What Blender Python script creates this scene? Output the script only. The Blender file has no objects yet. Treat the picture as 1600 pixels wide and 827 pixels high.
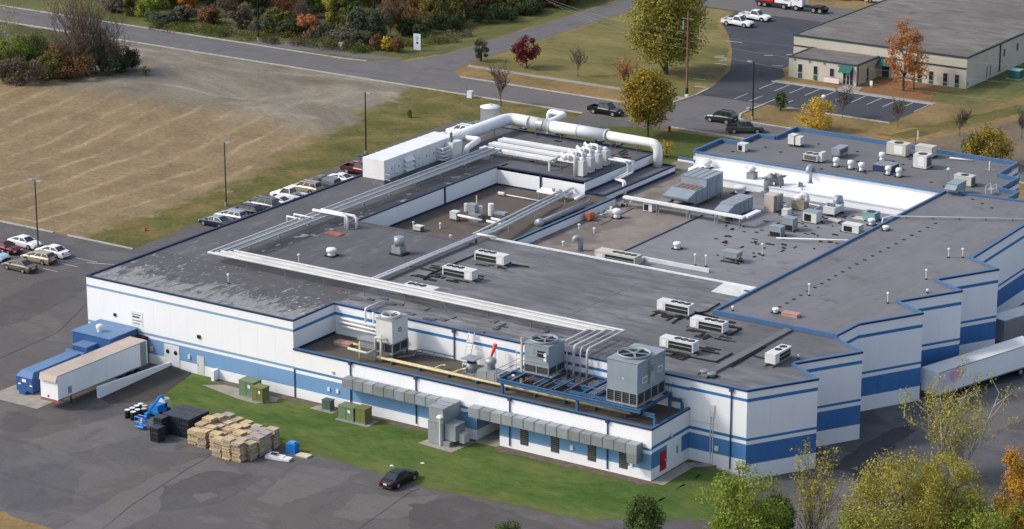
import bpy, math, random
from mathutils import Vector, Matrix
SC = bpy.context.scene
COL = SC.collection
random.seed(7)
# ------------------------------------------------------------------ camera
CAMP = Vector((211.91, -230.26, 105.0))
FPX, PITCH, YAW = 4403.8, 0.29763, -0.58696
_cy, _sy, _cp, _sp = math.cos(YAW), math.sin(YAW), math.cos(PITCH), math.sin(PITCH)
RIGHT = Vector((_cy, -_sy, 0))
FWD = Vector((_sy*_cp, _cy*_cp, -_sp))
DOWN = Vector((-_sy*_sp, -_cy*_sp, -_cp))
cd = bpy.data.cameras.new('camera'); cam = bpy.data.objects.new('camera', cd); COL.objects.link(cam)
cd.sensor_width = 36.0; cd.lens = FPX/1600*36.0; cd.clip_start = 1.0; cd.clip_end = 5000
R = Matrix((RIGHT, -DOWN, -FWD)).transposed()
cam.matrix_world = Matrix.Translation(CAMP) @ R.to_4x4()
SC.camera = cam
# ------------------------------------------------------------------ sky, sun, exposure
SUN_EL, SUN_AZ = math.radians(40), Vector((-0.80, -0.60))          # direction towards the sun in plan
w = bpy.data.worlds.new('World'); SC.world = w; w.use_nodes = True
nt = w.node_tree; bg = nt.nodes['Background']
sky = nt.nodes.new('ShaderNodeTexSky'); sky.sky_type = 'NISHITA'; sky.sun_disc = False
sky.sun_elevation = SUN_EL; sky.sun_rotation = math.atan2(SUN_AZ.x, SUN_AZ.y)
sky.dust_density = 2.5; sky.ozone_density = 1.0; sky.air_density = 1.0
hs = nt.nodes.new('ShaderNodeHueSaturation'); hs.inputs['Saturation'].default_value = .8          # thin cloud greys the blue
nt.links.new(sky.outputs[0], hs.inputs['Color']); nt.links.new(hs.outputs[0], bg.inputs[0]); bg.inputs[1].default_value = 0.15
sl = bpy.data.lights.new('sun', 'SUN'); sl.energy = 1.55; sl.angle = math.radians(7); sl.color = (1.0, .955, .89)
so = bpy.data.objects.new('sun', sl); COL.objects.link(so)
_d = -Vector((SUN_AZ.x*math.cos(SUN_EL), SUN_AZ.y*math.cos(SUN_EL), math.sin(SUN_EL)))
so.rotation_euler = _d.to_track_quat('-Z', 'Y').to_euler(); so.location = (0, 0, 200)
SC.view_settings.view_transform = 'Standard'; SC.view_settings.look = 'None'
SC.view_settings.exposure = 0.55; SC.view_settings.gamma = 1.0
SC.render.engine = 'CYCLES'; SC.cycles.max_bounces = 4; SC.cycles.diffuse_bounces = 2; SC.cycles.glossy_bounces = 2
SC.cycles.transmission_bounces = 2; SC.cycles.transparent_max_bounces = 4

def at(px, py, z=0.0):
    """the point at height z that stands at pixel (px, py) of the 1600 px wide photograph"""
    r = RIGHT*((px-800)/FPX) + DOWN*((py-413.5)/FPX) + FWD
    return CAMP + r*((z-CAMP.z)/r.z)

# ------------------------------------------------------------------ mesh helpers
class MB:
    def __init__(s): s.v = []; s.f = []; s.m = []
    def add(s, vs, fs, m=0):
        o = len(s.v); s.v += [tuple(v) for v in vs]
        for f in fs: s.f.append([i+o for i in f]); s.m.append(m)
        return s
    def box(s, x0, x1, y0, y1, z0, z1, m=0):
        return s.add([(x0,y0,z0),(x1,y0,z0),(x1,y1,z0),(x0,y1,z0),(x0,y0,z1),(x1,y0,z1),(x1,y1,z1),(x0,y1,z1)],
                     [(3,2,1,0),(4,5,6,7),(0,1,5,4),(1,2,6,5),(2,3,7,6),(3,0,4,7)], m)
    def cbox(s, cx, cy, z0, sx, sy, sz, m=0, rz=0):
        c, n = math.cos(rz), math.sin(rz); P = []
        for z in (z0, z0+sz):
            for a, b in ((-1,-1),(1,-1),(1,1),(-1,1)):
                x, y = a*sx/2, b*sy/2
                P.append((cx+x*c-y*n, cy+x*n+y*c, z))
        return s.add(P, [(3,2,1,0),(4,5,6,7),(0,1,5,4),(1,2,6,5),(2,3,7,6),(3,0,4,7)], m)
    def prism(s, poly, z0, z1, m=0, mside=None):
        n = len(poly); a = sum(poly[i][0]*poly[(i+1) % n][1]-poly[(i+1) % n][0]*poly[i][1] for i in range(n))
        if a < 0: poly = poly[::-1]
        vs = [(p[0],p[1],z0) for p in poly]+[(p[0],p[1],z1) for p in poly]
        s.add(vs, [list(range(n, 2*n))], m)
        o = len(s.v)-2*n
        for i in range(n):
            s.f.append([o+i, o+(i+1) % n, o+n+(i+1) % n, o+n+i]); s.m.append(m if mside is None else mside)
        s.f.append([o+n-1-i for i in range(n)]); s.m.append(m if mside is None else mside)
        return s
    def ring(s, c, ax, r, n):
        ax = Vector(ax).normalized(); u = ax.orthogonal().normalized() if abs(ax.z) < .99 else Vector((1,0,0))
        u = (u-ax*u.dot(ax)).normalized(); v = ax.cross(u)
        return [Vector(c)+u*(r*math.cos(2*math.pi*i/n+math.pi/n))+v*(r*math.sin(2*math.pi*i/n+math.pi/n)) for i in range(n)]
    def cyl(s, p0, p1, r, n=10, m=0, r1=None, mtop=None):
        p0, p1 = Vector(p0), Vector(p1); a = s.ring(p0, p1-p0, r, n); b = s.ring(p1, p1-p0, r if r1 is None else r1, n)
        s.add(a+b, [(i, (i+1) % n, n+(i+1) % n, n+i) for i in range(n)], m)
        o = len(s.v)-2*n
        s.f.append([o+n-1-i for i in range(n)]); s.m.append(m)
        s.f.append([o+n+i for i in range(n)]); s.m.append(m if mtop is None else mtop)
        return s
    def tube(s, pts, r, n=8, m=0):
        pts = [Vector(p) for p in pts]; rings = []; u = None
        for i, p in enumerate(pts):
            d0 = (pts[i]-pts[i-1]).normalized() if i else None
            d1 = (pts[i+1]-pts[i]).normalized() if i < len(pts)-1 else None
            t = (d0+d1).normalized() if d0 and d1 else (d0 or d1)
            k = 1/max(.35, t.dot(d1)) if d0 and d1 else 1
            if u is None: u = t.orthogonal().normalized() if abs(t.z) < .95 else Vector((1,0,0))
            u = (u-t*u.dot(t)).normalized(); v = t.cross(u); rr = r[i] if isinstance(r, (list, tuple)) else r
            bend = (d1-d0) if d0 and d1 else Vector((0,0,0))
            bend = bend-t*bend.dot(t); bend = bend.normalized() if bend.length > 1e-4 else None
            ring = []
            for j in range(n):
                q = u*(rr*math.cos(2*math.pi*j/n))+v*(rr*math.sin(2*math.pi*j/n))
                if bend: q = q+bend*(q.dot(bend)*(k-1))
                ring.append(p+q)
            rings.append(ring)
        o = len(s.v)
        for rg in rings: s.v += [tuple(x) for x in rg]
        for i in range(len(rings)-1):
            for j in range(n):
                s.f.append([o+i*n+j, o+i*n+(j+1) % n, o+(i+1)*n+(j+1) % n, o+(i+1)*n+j]); s.m.append(m)
        s.f.append([o+n-1-j for j in range(n)]); s.m.append(m)
        e = o+(len(rings)-1)*n; s.f.append([e+j for j in range(n)]); s.m.append(m)
        return s
    def lathe(s, cx, cy, prof, n=12, m=0):
        o = len(s.v)
        for r, z in prof:
            for i in range(n): s.v.append((cx+r*math.cos(2*math.pi*i/n), cy+r*math.sin(2*math.pi*i/n), z))
        for k in range(len(prof)-1):
            for i in range(n):
                s.f.append([o+k*n+i, o+k*n+(i+1) % n, o+(k+1)*n+(i+1) % n, o+(k+1)*n+i]); s.m.append(m)
        s.f.append([o+(len(prof)-1)*n+i for i in range(n)]); s.m.append(m)
        s.f.append([o+n-1-i for i in range(n)]); s.m.append(m)
        return s
    def bar(s, p0, p1, t=.06, m=0): return s.cyl(p0, p1, t*.7, 4, m)
    def build(s, name, mats, parent=None, smooth=False, label=None, kind=None, loc=None):
        me = bpy.data.meshes.new(name); me.from_pydata(s.v, [], s.f)
        if not isinstance(mats, (list, tuple)): mats = [mats]
        for q in mats: me.materials.append(q)
        me.polygons.foreach_set('material_index', s.m)
        if smooth: me.polygons.foreach_set('use_smooth', [True]*len(s.f))
        me.update()
        o = bpy.data.objects.new(name, me); COL.objects.link(o)
        if parent: o.parent = parent
        if loc: o.location = loc
        if label: o['label'] = label
        if kind: o['kind'] = kind
        return o

def thing(name, label, cat, loc=(0,0,0), rz=0, group=None):
    o = bpy.data.objects.new(name, None); COL.objects.link(o); o.empty_display_size = .3
    o.location = loc; o.rotation_euler = (0,0,rz); o['label'] = label; o['category'] = cat
    if group: o['group'] = group
    return o
def tag(o, label, cat, group=None):
    o['label'] = label; o['category'] = cat
    if group: o['group'] = group
    return o
def copy_tree(o, parent=None):
    c = o.copy(); COL.objects.link(c); c.parent = parent
    for ch in o.children: copy_tree(ch, c)
    return c
def dup(o, loc, rz=None, label=None, group=None):
    c = copy_tree(o); c.location = loc
    if rz is not None: c.rotation_euler = (0,0,rz)
    if label: c['label'] = label
    if group: c['group'] = group
    return c

# ------------------------------------------------------------------ materials
def N(t, k, **kw):
    n = t.nodes.new(k)
    for a, b in kw.items(): setattr(n, a, b)
    return n
def newmat(name, rough=.8, metal=0, spec=.3):
    m = bpy.data.materials.new(name); m.use_nodes = True
    b = m.node_tree.nodes['Principled BSDF']; b.inputs['Roughness'].default_value = rough
    b.inputs['Metallic'].default_value = metal; b.inputs['Specular IOR Level'].default_value = spec
    return m, m.node_tree, b
def coords(t, world):
    if world: return N(t, 'ShaderNodeNewGeometry').outputs['Position']
    return N(t, 'ShaderNodeTexCoord').outputs['Object']
def noise(t, co, scale, detail=4, stretch=(1,1,1), rough=.6, dist=0):
    mp = N(t, 'ShaderNodeMapping'); mp.inputs['Scale'].default_value = stretch; t.links.new(co, mp.inputs[0])
    n = N(t, 'ShaderNodeTexNoise'); n.inputs['Scale'].default_value = scale; n.inputs['Detail'].default_value = detail
    n.inputs['Roughness'].default_value = rough; n.inputs['Distortion'].default_value = dist
    t.links.new(mp.outputs[0], n.inputs['Vector']); return n.outputs['Fac']
def ramp(t, fac, stops, interp='LINEAR'):
    r = N(t, 'ShaderNodeValToRGB'); r.color_ramp.interpolation = interp; e = r.color_ramp.elements
    while len(e) < len(stops): e.new(.5)
    for i, (p, c) in enumerate(stops):
        e[i].position = p; e[i].color = (*c, 1) if isinstance(c, (tuple, list)) else (c, c, c, 1)
    t.links.new(fac, r.inputs[0]); return r.outputs[0]
def mix(t, fac, a, b, mode='MIX'):
    x = N(t, 'ShaderNodeMix', data_type='RGBA', blend_type=mode)
    for sock, v in ((x.inputs[0], fac), (x.inputs[6], a), (x.inputs[7], b)):
        if hasattr(v, 'is_linked') or hasattr(v, 'links'): t.links.new(v, sock)
        elif isinstance(v, (int, float)): sock.default_value = v
        else: sock.default_value = (*v, 1)
    return x.outputs[2]
def math_(t, op, a, b=None):
    x = N(t, 'ShaderNodeMath', operation=op)
    for i, v in enumerate((a, b)):
        if v is None: continue
        if hasattr(v, 'links'): t.links.new(v, x.inputs[i])
        else: x.inputs[i].default_value = v
    return x.outputs[0]
def bump(t, b, fac, strength=.3, dist=.05):
    n = N(t, 'ShaderNodeBump'); n.inputs['Strength'].default_value = strength; n.inputs['Distance'].default_value = dist
    t.links.new(fac, n.inputs['Height']); t.links.new(n.outputs[0], b.inputs['Normal'])
def sc(c, k): return tuple(min(1, x*k) for x in c)
def paint(name, col, var=.1, scale=1.5, rough=.6, metal=0, world=False, spec=.3, streak=False, dirt=.0):
    m, t, b = newmat(name, rough, metal, spec); co = coords(t, world)
    f = noise(t, co, scale, 5, (1,1,.15) if streak else (1,1,1))
    c = ramp(t, f, [(.3, sc(col, 1-var)), (.7, sc(col, 1+var))])
    if dirt:
        g = noise(t, co, scale*.37, 6); g = ramp(t, g, [(.5, 0.0), (.75, dirt)])
        c = mix(t, g, c, (.12, .10, .08))
    t.links.new(c, b.inputs['Base Color']); return m
def roofmat(name, base, worn, amount=.35, axis='x', sheet=(6.0, 1.0), gravel=.0, patch=(.15,.15,.16)):
    m, t, b = newmat(name, .9, 0, .15); co = coords(t, True)
    st = (.25,1,1) if axis == 'x' else (1,.25,1)
    c = mix(t, noise(t, co, .9, 6, st), sc(base, .72), sc(base, 1.25))
    c = mix(t, ramp(t, noise(t, co, .11, 5), [(.38, 0.0), (.7, .55)]), c, sc(base, 1.3))
    wf = ramp(t, noise(t, co, .55, 8, (.35,1.3,1) if axis == 'x' else (1.3,.35,1), .7), [(.62-amount*.25, 0.0), (.74, 1.0)])
    wf = math_(t, 'MULTIPLY', wf, ramp(t, noise(t, co, .06, 3), [(.45-amount*.2, 0.0), (.62, 1.0)]))
    c = mix(t, math_(t, 'MULTIPLY', wf, min(1, amount*1.6)), c, worn)
    c = mix(t, ramp(t, noise(t, co, .35, 6, (1,1,1), .65), [(.58, 0.0), (.72, .55)]), c, sc(base, .5))
    br = N(t, 'ShaderNodeTexBrick'); br.inputs['Scale'].default_value = 1; br.inputs['Mortar Size'].default_value = .035
    br.inputs['Brick Width'].default_value = sheet[0] if axis == 'x' else sheet[1]
    br.inputs['Row Height'].default_value = sheet[1] if axis == 'x' else sheet[0]; br.inputs['Mortar Smooth'].default_value = .3
    t.links.new(co, br.inputs['Vector'])
    seam = math_(t, 'MULTIPLY', br.outputs['Fac'], ramp(t, noise(t, co, .3, 3), [(.35, .08), (.65, .5)]))
    c = mix(t, seam, c, sc(base, 1.55))
    if gravel: c = mix(t, ramp(t, noise(t, co, 7, 3), [(.45, 0.0), (.6, gravel)]), c, sc(base, 1.7))
    t.links.new(c, b.inputs['Base Color']); bump(t, b, noise(t, co, 2.5, 5), .25, .06); return m
WHITE = (.81, .815, .825)
def wallmat(name, band=None, stripe=None, lo=1.15, hi=2.95, s0=3.27, s1=3.56, u0=7.55, u1=7.83, white=WHITE):
    m, t, b = newmat(name, .7, 0, .25); co = coords(t, True)
    z = N(t, 'ShaderNodeSeparateXYZ'); t.links.new(co, z.inputs[0])
    h = math_(t, 'MULTIPLY', math_(t, 'ADD', z.outputs[2], 2.0), 1/12.0)
    k = lambda v: (v+2)/12
    if band: c = ramp(t, h, [(0, white), (k(lo), band), (k(hi), white), (k(s0), stripe), (k(s1), white), (k(u0), stripe), (k(u1), white)], 'CONSTANT')
    else: c = ramp(t, h, [(0, white), (1, white)])
    dn = noise(t, co, 1.1, 6, (1,1,.12), .65); c = mix(t, ramp(t, dn, [(.5, 0.0), (.85, .05)]), c, (.38, .38, .40))
    g = ramp(t, noise(t, co, .5, 5), [(.5, .0), (.85, .07)]); c = mix(t, g, c, (.5, .49, .47))
    t.links.new(c, b.inputs['Base Color']); return m
# ------------------------------------------------------------------ ground and paving
def asphalt(name, base, pale, pa=.5, crack=.22, warm=(.085,.072,.062)):
    m, t, b = newmat(name, .9, 0, .2); co = coords(t, True)
    c = mix(t, noise(t, co, .35, 6), sc(base, .8), sc(base, 1.2))
    c = mix(t, ramp(t, noise(t, co, .045, 5, (1,1,1), .6, .6), [(.42, 0.0), (.62, 1.0)]), c, warm)
    p = ramp(t, noise(t, co, .13, 7, (1,1.6,1), .62, .8), [(.53, 0.0), (.60, 1.0)])
    c = mix(t, math_(t, 'MULTIPLY', p, pa), c, pale)
    d = ramp(t, noise(t, co, .19, 5, (1.5,1,1), .6, .5), [(.58, 0.0), (.68, .55)])
    c = mix(t, d, c, sc(base, .68))
    tr = ramp(t, noise(t, co, .5, 5, (.08,1,1), .6, .2), [(.56, 0.0), (.66, .3)]); c = mix(t, tr, c, sc(base, .6))
    c = mix(t, .5, c, ramp(t, noise(t, co, 3, 6, (1,1,1), .8), [(.3, .7), (.7, 1.25)]), 'MULTIPLY')
    vo = N(t, 'ShaderNodeTexVoronoi', feature='DISTANCE_TO_EDGE'); vo.inputs['Scale'].default_value = .09
    wv = N(t, 'ShaderNodeVectorMath', operation='ADD'); t.links.new(co, wv.inputs[0])
    nz = N(t, 'ShaderNodeTexNoise'); nz.inputs['Scale'].default_value = .3; t.links.new(co, nz.inputs['Vector'])
    sv = N(t, 'ShaderNodeVectorMath', operation='SCALE'); sv.inputs['Scale'].default_value = 3.5; t.links.new(nz.outputs['Color'], sv.inputs[0])
    t.links.new(sv.outputs[0], wv.inputs[1]); t.links.new(wv.outputs[0], vo.inputs['Vector'])
    k = ramp(t, vo.outputs['Distance'], [(.003, 1.0), (.010, 0.0)])
    c = mix(t, math_(t, 'MULTIPLY', k, crack), c, sc(base, .4))
    t.links.new(c, b.inputs['Base Color']); bump(t, b, noise(t, co, 4, 4), .15, .03); return m
def grassmat(name, stops, scale=.18, fine=1.6, streak=None):
    m, t, b = newmat(name, .95, 0, .1); co = coords(t, True)
    c = ramp(t, noise(t, co, scale, 7, streak or (1,1,1), .65, .4), stops)
    f = noise(t, co, fine, 6, streak or (1,1,1), .75)
    c = mix(t, .75, c, ramp(t, f, [(.25, .55), (.5, 1.0), (.75, 1.35)]), 'MULTIPLY')
    c = mix(t, .6, c, ramp(t, noise(t, co, 6, 4, (1,1,1), .8), [(.3, .6), (.7, 1.3)]), 'MULTIPLY')
    t.links.new(c, b.inputs['Base Color']); bump(t, b, f, .6, .15); return m
M_ASPH = asphalt('worn_asphalt', (.106,.102,.104), (.155,.148,.142), .38, .2, (.112,.098,.090))
M_ROAD = asphalt('road_asphalt', (.135,.130,.134), (.17,.163,.155), .3, .2, (.135,.125,.12))
M_NEWA = asphalt('dark_asphalt', (.056,.060,.075), (.095,.097,.11), .25, .2, (.06,.06,.07))
M_LAWN = grassmat('lawn_grass', [(.25, (.042,.086,.018)), (.48, (.074,.122,.028)), (.64, (.12,.15,.042)), (.82, (.20,.175,.075))], .2, 1.3, (.5,1,1))
M_VERGE = grassmat('rough_grass', [(.3, (0.065,0.078,0.022)), (.5, (0.132,0.116,0.038)), (.7, (0.203,0.142,0.057)), (.85, (0.243,0.155,0.061))], .12, .9)
M_DRY = grassmat('dry_grass', [(.25, (0.115,0.101,0.038)), (.45, (0.209,0.149,0.065)), (.65, (0.277,0.182,0.084)), (.85, (0.216,0.115,0.047))], .09, .9)
M_BACK = grassmat('mown_bank', [(.25, (0.061,0.081,0.024)), (.5, (0.115,0.119,0.043)), (.75, (0.216,0.176,0.074))], .08, .8, (1,.35,1))
M_CONC = paint('concrete', (.30,.27,.235), .18, .8, .9, 0, True, dirt=.35)
M_KERB = paint('kerb_concrete', (.40,.385,.36), .2, 1.2, .9, 0, True, dirt=.4)
M_SOIL = paint('bare_soil', (.125,.095,.075), .3, 1.5, .95, 0, True)
M_MARK = paint('road_marking', (.50,.50,.50), .35, 2.5, .8, 0, True)
def lawnmat(m):
    t = m.node_tree; b = t.nodes['Principled BSDF']; src = b.inputs['Base Color'].links[0].from_socket; co = coords(t, True); s = N(t, 'ShaderNodeSeparateXYZ'); t.links.new(co, s.inputs[0])
    e = math_(t, 'ADD', math_(t, 'MULTIPLY', math_(t, 'SUBTRACT', -8.5, s.outputs[1]), .16), math_(t, 'MULTIPLY', math_(t, 'SUBTRACT', noise(t, co, .45, 7, (1,1,1), .7), .5), 1.6))
    c = mix(t, ramp(t, e, [(.25, 0.0), (.95, .65)]), src, (.165,.145,.05)); c = mix(t, ramp(t, noise(t, co, .35, 5, (.18,1.6,1)), [(.52, 0.0), (.62, .22)]), c, (.11,.17,.045))
    t.links.new(c, b.inputs['Base Color'])
lawnmat(M_LAWN)
def fieldmat():
    m, t, b = newmat('stubble', .95, 0, .1); co = coords(t, True)
    nz = N(t, 'ShaderNodeTexNoise'); nz.inputs['Scale'].default_value = .035; nz.inputs['Detail'].default_value = 2; t.links.new(co, nz.inputs['Vector'])
    s = N(t, 'ShaderNodeSeparateXYZ'); t.links.new(co, s.inputs[0]); X, Y = s.outputs[0], s.outputs[1]
    xb = math_(t, 'SUBTRACT', -31.5, math_(t, 'MULTIPLY', math_(t, 'MAXIMUM', math_(t, 'SUBTRACT', Y, 68.0), 0.0), .22))
    dx = math_(t, 'SUBTRACT', xb, X); dy = math_(t, 'SUBTRACT', Y, 33.0)
    d = math_(t, 'MINIMUM', dx, math_(t, 'ADD', math_(t, 'MULTIPLY', dy, 1.7), 5.0))
    d = math_(t, 'ADD', d, math_(t, 'MULTIPLY', nz.outputs['Fac'], 7.0))
    d = math_(t, 'ADD', d, math_(t, 'MULTIPLY', noise(t, co, .45, 6, (1,1,1), .75), 2.4))
    ph = math_(t, 'FRACT', math_(t, 'MULTIPLY', d, 1/5.6))
    sw = ramp(t, ph, [(.0, 0.0), (.36, .1), (.5, 1.0), (.64, .1), (1.0, 0.0)])
    sw = math_(t, 'MULTIPLY', sw, ramp(t, noise(t, co, .10, 6, (1,1,1), .7), [(.38, .0), (.64, 1.0)]))
    c = ramp(t, noise(t, co, .13, 8, (1,1,1), .7), [(.3, (.165,.120,.068)), (.55, (.235,.172,.098)), (.75, (.285,.212,.12))])
    c = mix(t, math_(t, 'MULTIPLY', sw, .75), c, (.42,.32,.19))
    c = mix(t, ramp(t, noise(t, co, .045, 6), [(.60, 0.0), (.72, .6)]), c, (.10,.092,.042))
    sp = ramp(t, noise(t, co, 1.1, 8, (1,1,1), .85), [(.3, .55), (.5, 1.0), (.7, 1.35)]); c = mix(t, .85, c, sp, 'MULTIPLY')
    # pale washed soil towards the road
    far = ramp(t, math_(t, 'ADD', math_(t, 'MULTIPLY', math_(t, 'SUBTRACT', Y, 90.0), 1/26.0), math_(t, 'MULTIPLY', noise(t, co, .06, 6), .8)), [(.45, 0.0), (.85, 1.0)])
    pale = ramp(t, noise(t, co, .07, 9, (.6,1,1), .68, 1.2), [(.32, (.125,.112,.088)), (.5, (.205,.18,.138)), (.66, (.31,.27,.205))])
    pale = mix(t, .6, pale, sp, 'MULTIPLY')
    c = mix(t, far, c, pale)
    # rough grass along the car park side, with a ragged edge
    gm = math_(t, 'ADD', math_(t, 'MULTIPLY', dx, -.22), math_(t, 'MULTIPLY', math_(t, 'SUBTRACT', noise(t, co, .16, 7, (1,1,1), .7), .5), 3.2))
    gm = ramp(t, math_(t, 'ADD', gm, .5), [(.35, 0.0), (.75, 1.0)])
    gr = ramp(t, noise(t, co, .16, 8, (1,1,1), .7, .4), [(.28, (.058,.072,.020)), (.46, (.115,.110,.034)), (.62, (.19,.145,.055)), (.78, (.24,.155,.06))])
    gr = mix(t, .8, gr, ramp(t, noise(t, co, 1.4, 7, (1,1,1), .8), [(.3, .5), (.7, 1.35)]), 'MULTIPLY')
    c = mix(t, gm, c, gr)
    t.links.new(c, b.inputs['Base Color']); bump(t, b, noise(t, co, 1.2, 6), .7, .18); return m
M_FIELD = fieldmat()
VEG_ = 0
VEG = ('lawn','verge','dry_bank','tyre_tracks','scrub','woodland_floor','bramble_ground','leaf_litter')
def sheet(name, poly, z, mat, label=None, kind='structure'):
    if name in VEG:
        poly = [(p[0],p[1],p[2] if len(p) > 2 else z) for p in poly]; out = []; rg = random.Random(len(poly))
        for a, b in zip(poly, poly[1:]+poly[:1]):
            L = math.hypot(b[0]-a[0], b[1]-a[1]); k = max(1, min(120, int(L/.9))); nx, ny = (b[1]-a[1])/max(L,.01), -(b[0]-a[0])/max(L,.01)
            for i in range(k):
                f = i/k; j = rg.uniform(-.28,.28) if i else 0; out.append((a[0]+(b[0]-a[0])*f+nx*j, a[1]+(b[1]-a[1])*f+ny*j, a[2]+(b[2]-a[2])*f))
        poly = out
    mb = MB(); n = len(poly)
    a = sum(poly[i][0]*poly[(i+1) % n][1]-poly[(i+1) % n][0]*poly[i][1] for i in range(n))
    if a < 0: poly = poly[::-1]
    mb.add([(p[0], p[1], p[2] if len(p) > 2 else z) for p in poly], [list(range(n))])
    return mb.build(name, mat, None, kind=kind, label=label)
g = MB()
g.add([(-900,-300,0),(79,-300,0),(79,900,0),(-900,900,0)], [(0,1,2,3)])
g.add([(87,-300,-.95),(700,-300,-.95),(700,7.0,-.95),(87,7.0,-.95)], [(0,1,2,3)])
g.add([(79,-300,0),(87,-300,-.95),(87,7.0,-.95),(79,7.0,0)], [(0,1,2,3)])
g.add([(79,7.0,-.95),(700,7.0,-.95),(700,95,-.95),(79,95,-.95)], [(0,1,2,3)])
g.add([(79,95,-.95),(700,95,-.95),(700,125,0),(79,125,0)], [(0,1,2,3)])
g.add([(79,125,0),(700,125,0),(700,900,0),(79,900,0)], [(0,1,2,3)])
g.build('ground', M_DRY, kind='structure')
sheet('parking_lot', [(-140,33),(-22.2,33),(-24,60),(-26,96),(-26,113),(-13,113),(-12,126.6),(3,126.6),(3,92),(20,60),(79,60),(79,-43),(30,-43),(-140,-46)], .006, M_ASPH)
M_PALEA = asphalt('pale_patch', (.130,.123,.120), (.165,.157,.15), .3, .1, (.14,.125,.115)); M_DKA = asphalt('dark_patch', (.098,.094,.097), (.125,.12,.117), .3, .1, (.085,.077,.072))
def patch(poly, mat, z=.011, zz=0):
    out = []; rg = random.Random(int(poly[0][0]))
    pts = [at(px, py, zz) for px, py in poly]
    for a, b in zip(pts, pts[1:]+pts[:1]):
        L = (b-a).length; k = max(1, int(L/.7))
        for i in range(k): q = a.lerp(b, i/k); out.append((q.x+rg.uniform(-.3,.3), q.y+rg.uniform(-.3,.3)))
    sheet('tarmac_patch', out, z, mat)
M_DKA2 = asphalt('darker_patch', (.052,.052,.060), (.075,.075,.08), .3, .1, (.06,.058,.064))  # bluish tarmac tone, darker than the other patches, used on the truck court
PATCHES = [([(45,690),(120,668),(215,640),(300,662),(262,668),(190,690),(95,712)], 0),([(90,827),(190,770),(290,722),(330,712),(385,742),(250,800),(190,827)], 0),([(470,728),(560,738),(520,760),(440,790),(400,782),(440,750)], 0),
  ([(560,770),(640,778),(690,772),(640,806),(560,815),(520,805)], 0),([(640,790),(720,775),(800,800),(880,827),(640,827)], 1),([(0,740),(60,722),(130,735),(110,790),(40,800),(0,790)], 1),([(10,640),(70,655),(40,675),(0,672)], 1),
  ([(255,760),(330,735),(420,745),(330,790),(250,800)], 1),([(120,300+345),(190,630),(215,640),(130,665)], 1),([(0,470),(60,440),(120,430),(130,455),(40,500),(0,510)], 1),([(300,775),(330,768),(345,776),(310,786)], 0),([(100,560+130),(130,686),(126,700),(104,702)], 0)]
sheet('parking_lot', [(79,-43,.006),(87,-43,-.942),(87,6.9,-.942),(79,6.9,.006)], .006, M_ASPH)
M_COURT = asphalt('court_asphalt', (.105,.102,.107), (.155,.15,.147), .45, .2, (.085,.083,.087))
sheet('truck_court', [(79.2,7.05),(150,7.05),(150,94),(79.2,94)], -.942, M_COURT)
sheet('truck_court', [(87,-43),(150,-43),(150,7.05),(87,7.05)], -.940, M_COURT)
for i_, (pl, k_) in enumerate(PATCHES): patch(pl, (M_PALEA, M_DKA)[k_], .0095+.0012*i_)
for i_, pl in enumerate(([(1300,765),(1400,702),(1450,722),(1345,805)],[(1480,650),(1600,602),(1600,655),(1505,700)],[(1284,700),(1300,692),(1352,722),(1322,730)],[(1360,640),(1470,612),(1480,622),(1385,660)],[(1240,790),(1300,780),(1330,827),(1240,827)])): patch(pl, M_PALEA, -.935+.0012*i_, -.94)
for i_, pl in enumerate(([(1290,735),(1345,695),(1420,660),(1430,672),(1370,720),(1380,780),(1350,775),(1330,735)],[(1450,600),(1600,570),(1600,590),(1470,628)])): patch(pl, M_DKA2, -.927+.0012*i_, -.94)
mk = MB()
for pl in ([(160,827),(205,790),(290,735),(345,703)],[(205,640),(260,668),(330,690)],[(560,827),(640,770),(655,764)],[(0,560),(90,520),(140,470)]):
    for a, b in zip(pl, pl[1:]):
        p, q = at(*a), at(*b); mk.cbox((p.x+q.x)/2,(p.y+q.y)/2,.026,(q-p).length,.09,.002,0,math.atan2(q.y-p.y,q.x-p.x))
mk.build('crack_sealing', paint('tar_seal', (.055,.053,.055), .4, .6, .6, 0, True), kind='structure')
# dock slope under the white trailer, cut as a ramp beside the knee wall
sheet('dry_bank', [(-40,-43.2),(24,-42.2),(34,-43.6),(60,-48),(60,-80),(-40,-80)], .02, M_DRY)
LAWN = [(15.6,-.3),(16.2,-4),(18.2,-9.6),(22,-11.6),(28.9,-13.0),(40.8,-12.9),(50.7,-13.2),(58,-14.0),(67.4,-13.1),(75.5,-12.4),(79,-10.2),(79,7.4),(15.6,7.4)]
sheet('lawn', LAWN, .02, M_LAWN)
sheet('lawn', [(79,-10.2,.02),(82,-7.8,-.34),(84.7,-4.6,-.65),(85.8,2,-.78),(83,6.8,-.45),(79,6.8,.02)], 0, M_LAWN)
def ragged(x0, x1, y0, y1, step=1.1, amp=.35):
    lo = []; x = x0
    while x < x1: lo.append((x, y0+random.uniform(-amp, amp))); x += step
    return lo+[(x1, y0), (x1, y1), (x0, y1)]
sheet('bare_soil', ragged(18.5, 54, -1.0, .05), .026, M_SOIL); sheet('bare_soil', ragged(57.4, 76.3, -1.35, .05), .026, M_SOIL)
sheet('bare_soil', ragged(76.4, 79, 6.2, 7.55, .6, .25), .026, M_SOIL)
sheet('field', [(-420,33.4),(-22.3,33.4),(-24.1,60),(-26.1,96),(-26.1,113),(-13,113.3),(-12.3,126.4),(-420,126.4)], .018, M_FIELD)
sheet('lawn', [(-9,112),(-7,121),(-2,124),(14,125.9),(60,125.9),(60,92),(3,92),(1,104)], .014, grassmat('side_lawn', [(.3, (0.063,0.086,0.021)), (.55, (0.098,0.109,0.028)), (.8, (0.172,0.138,0.052))], .12, 1.0))
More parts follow.
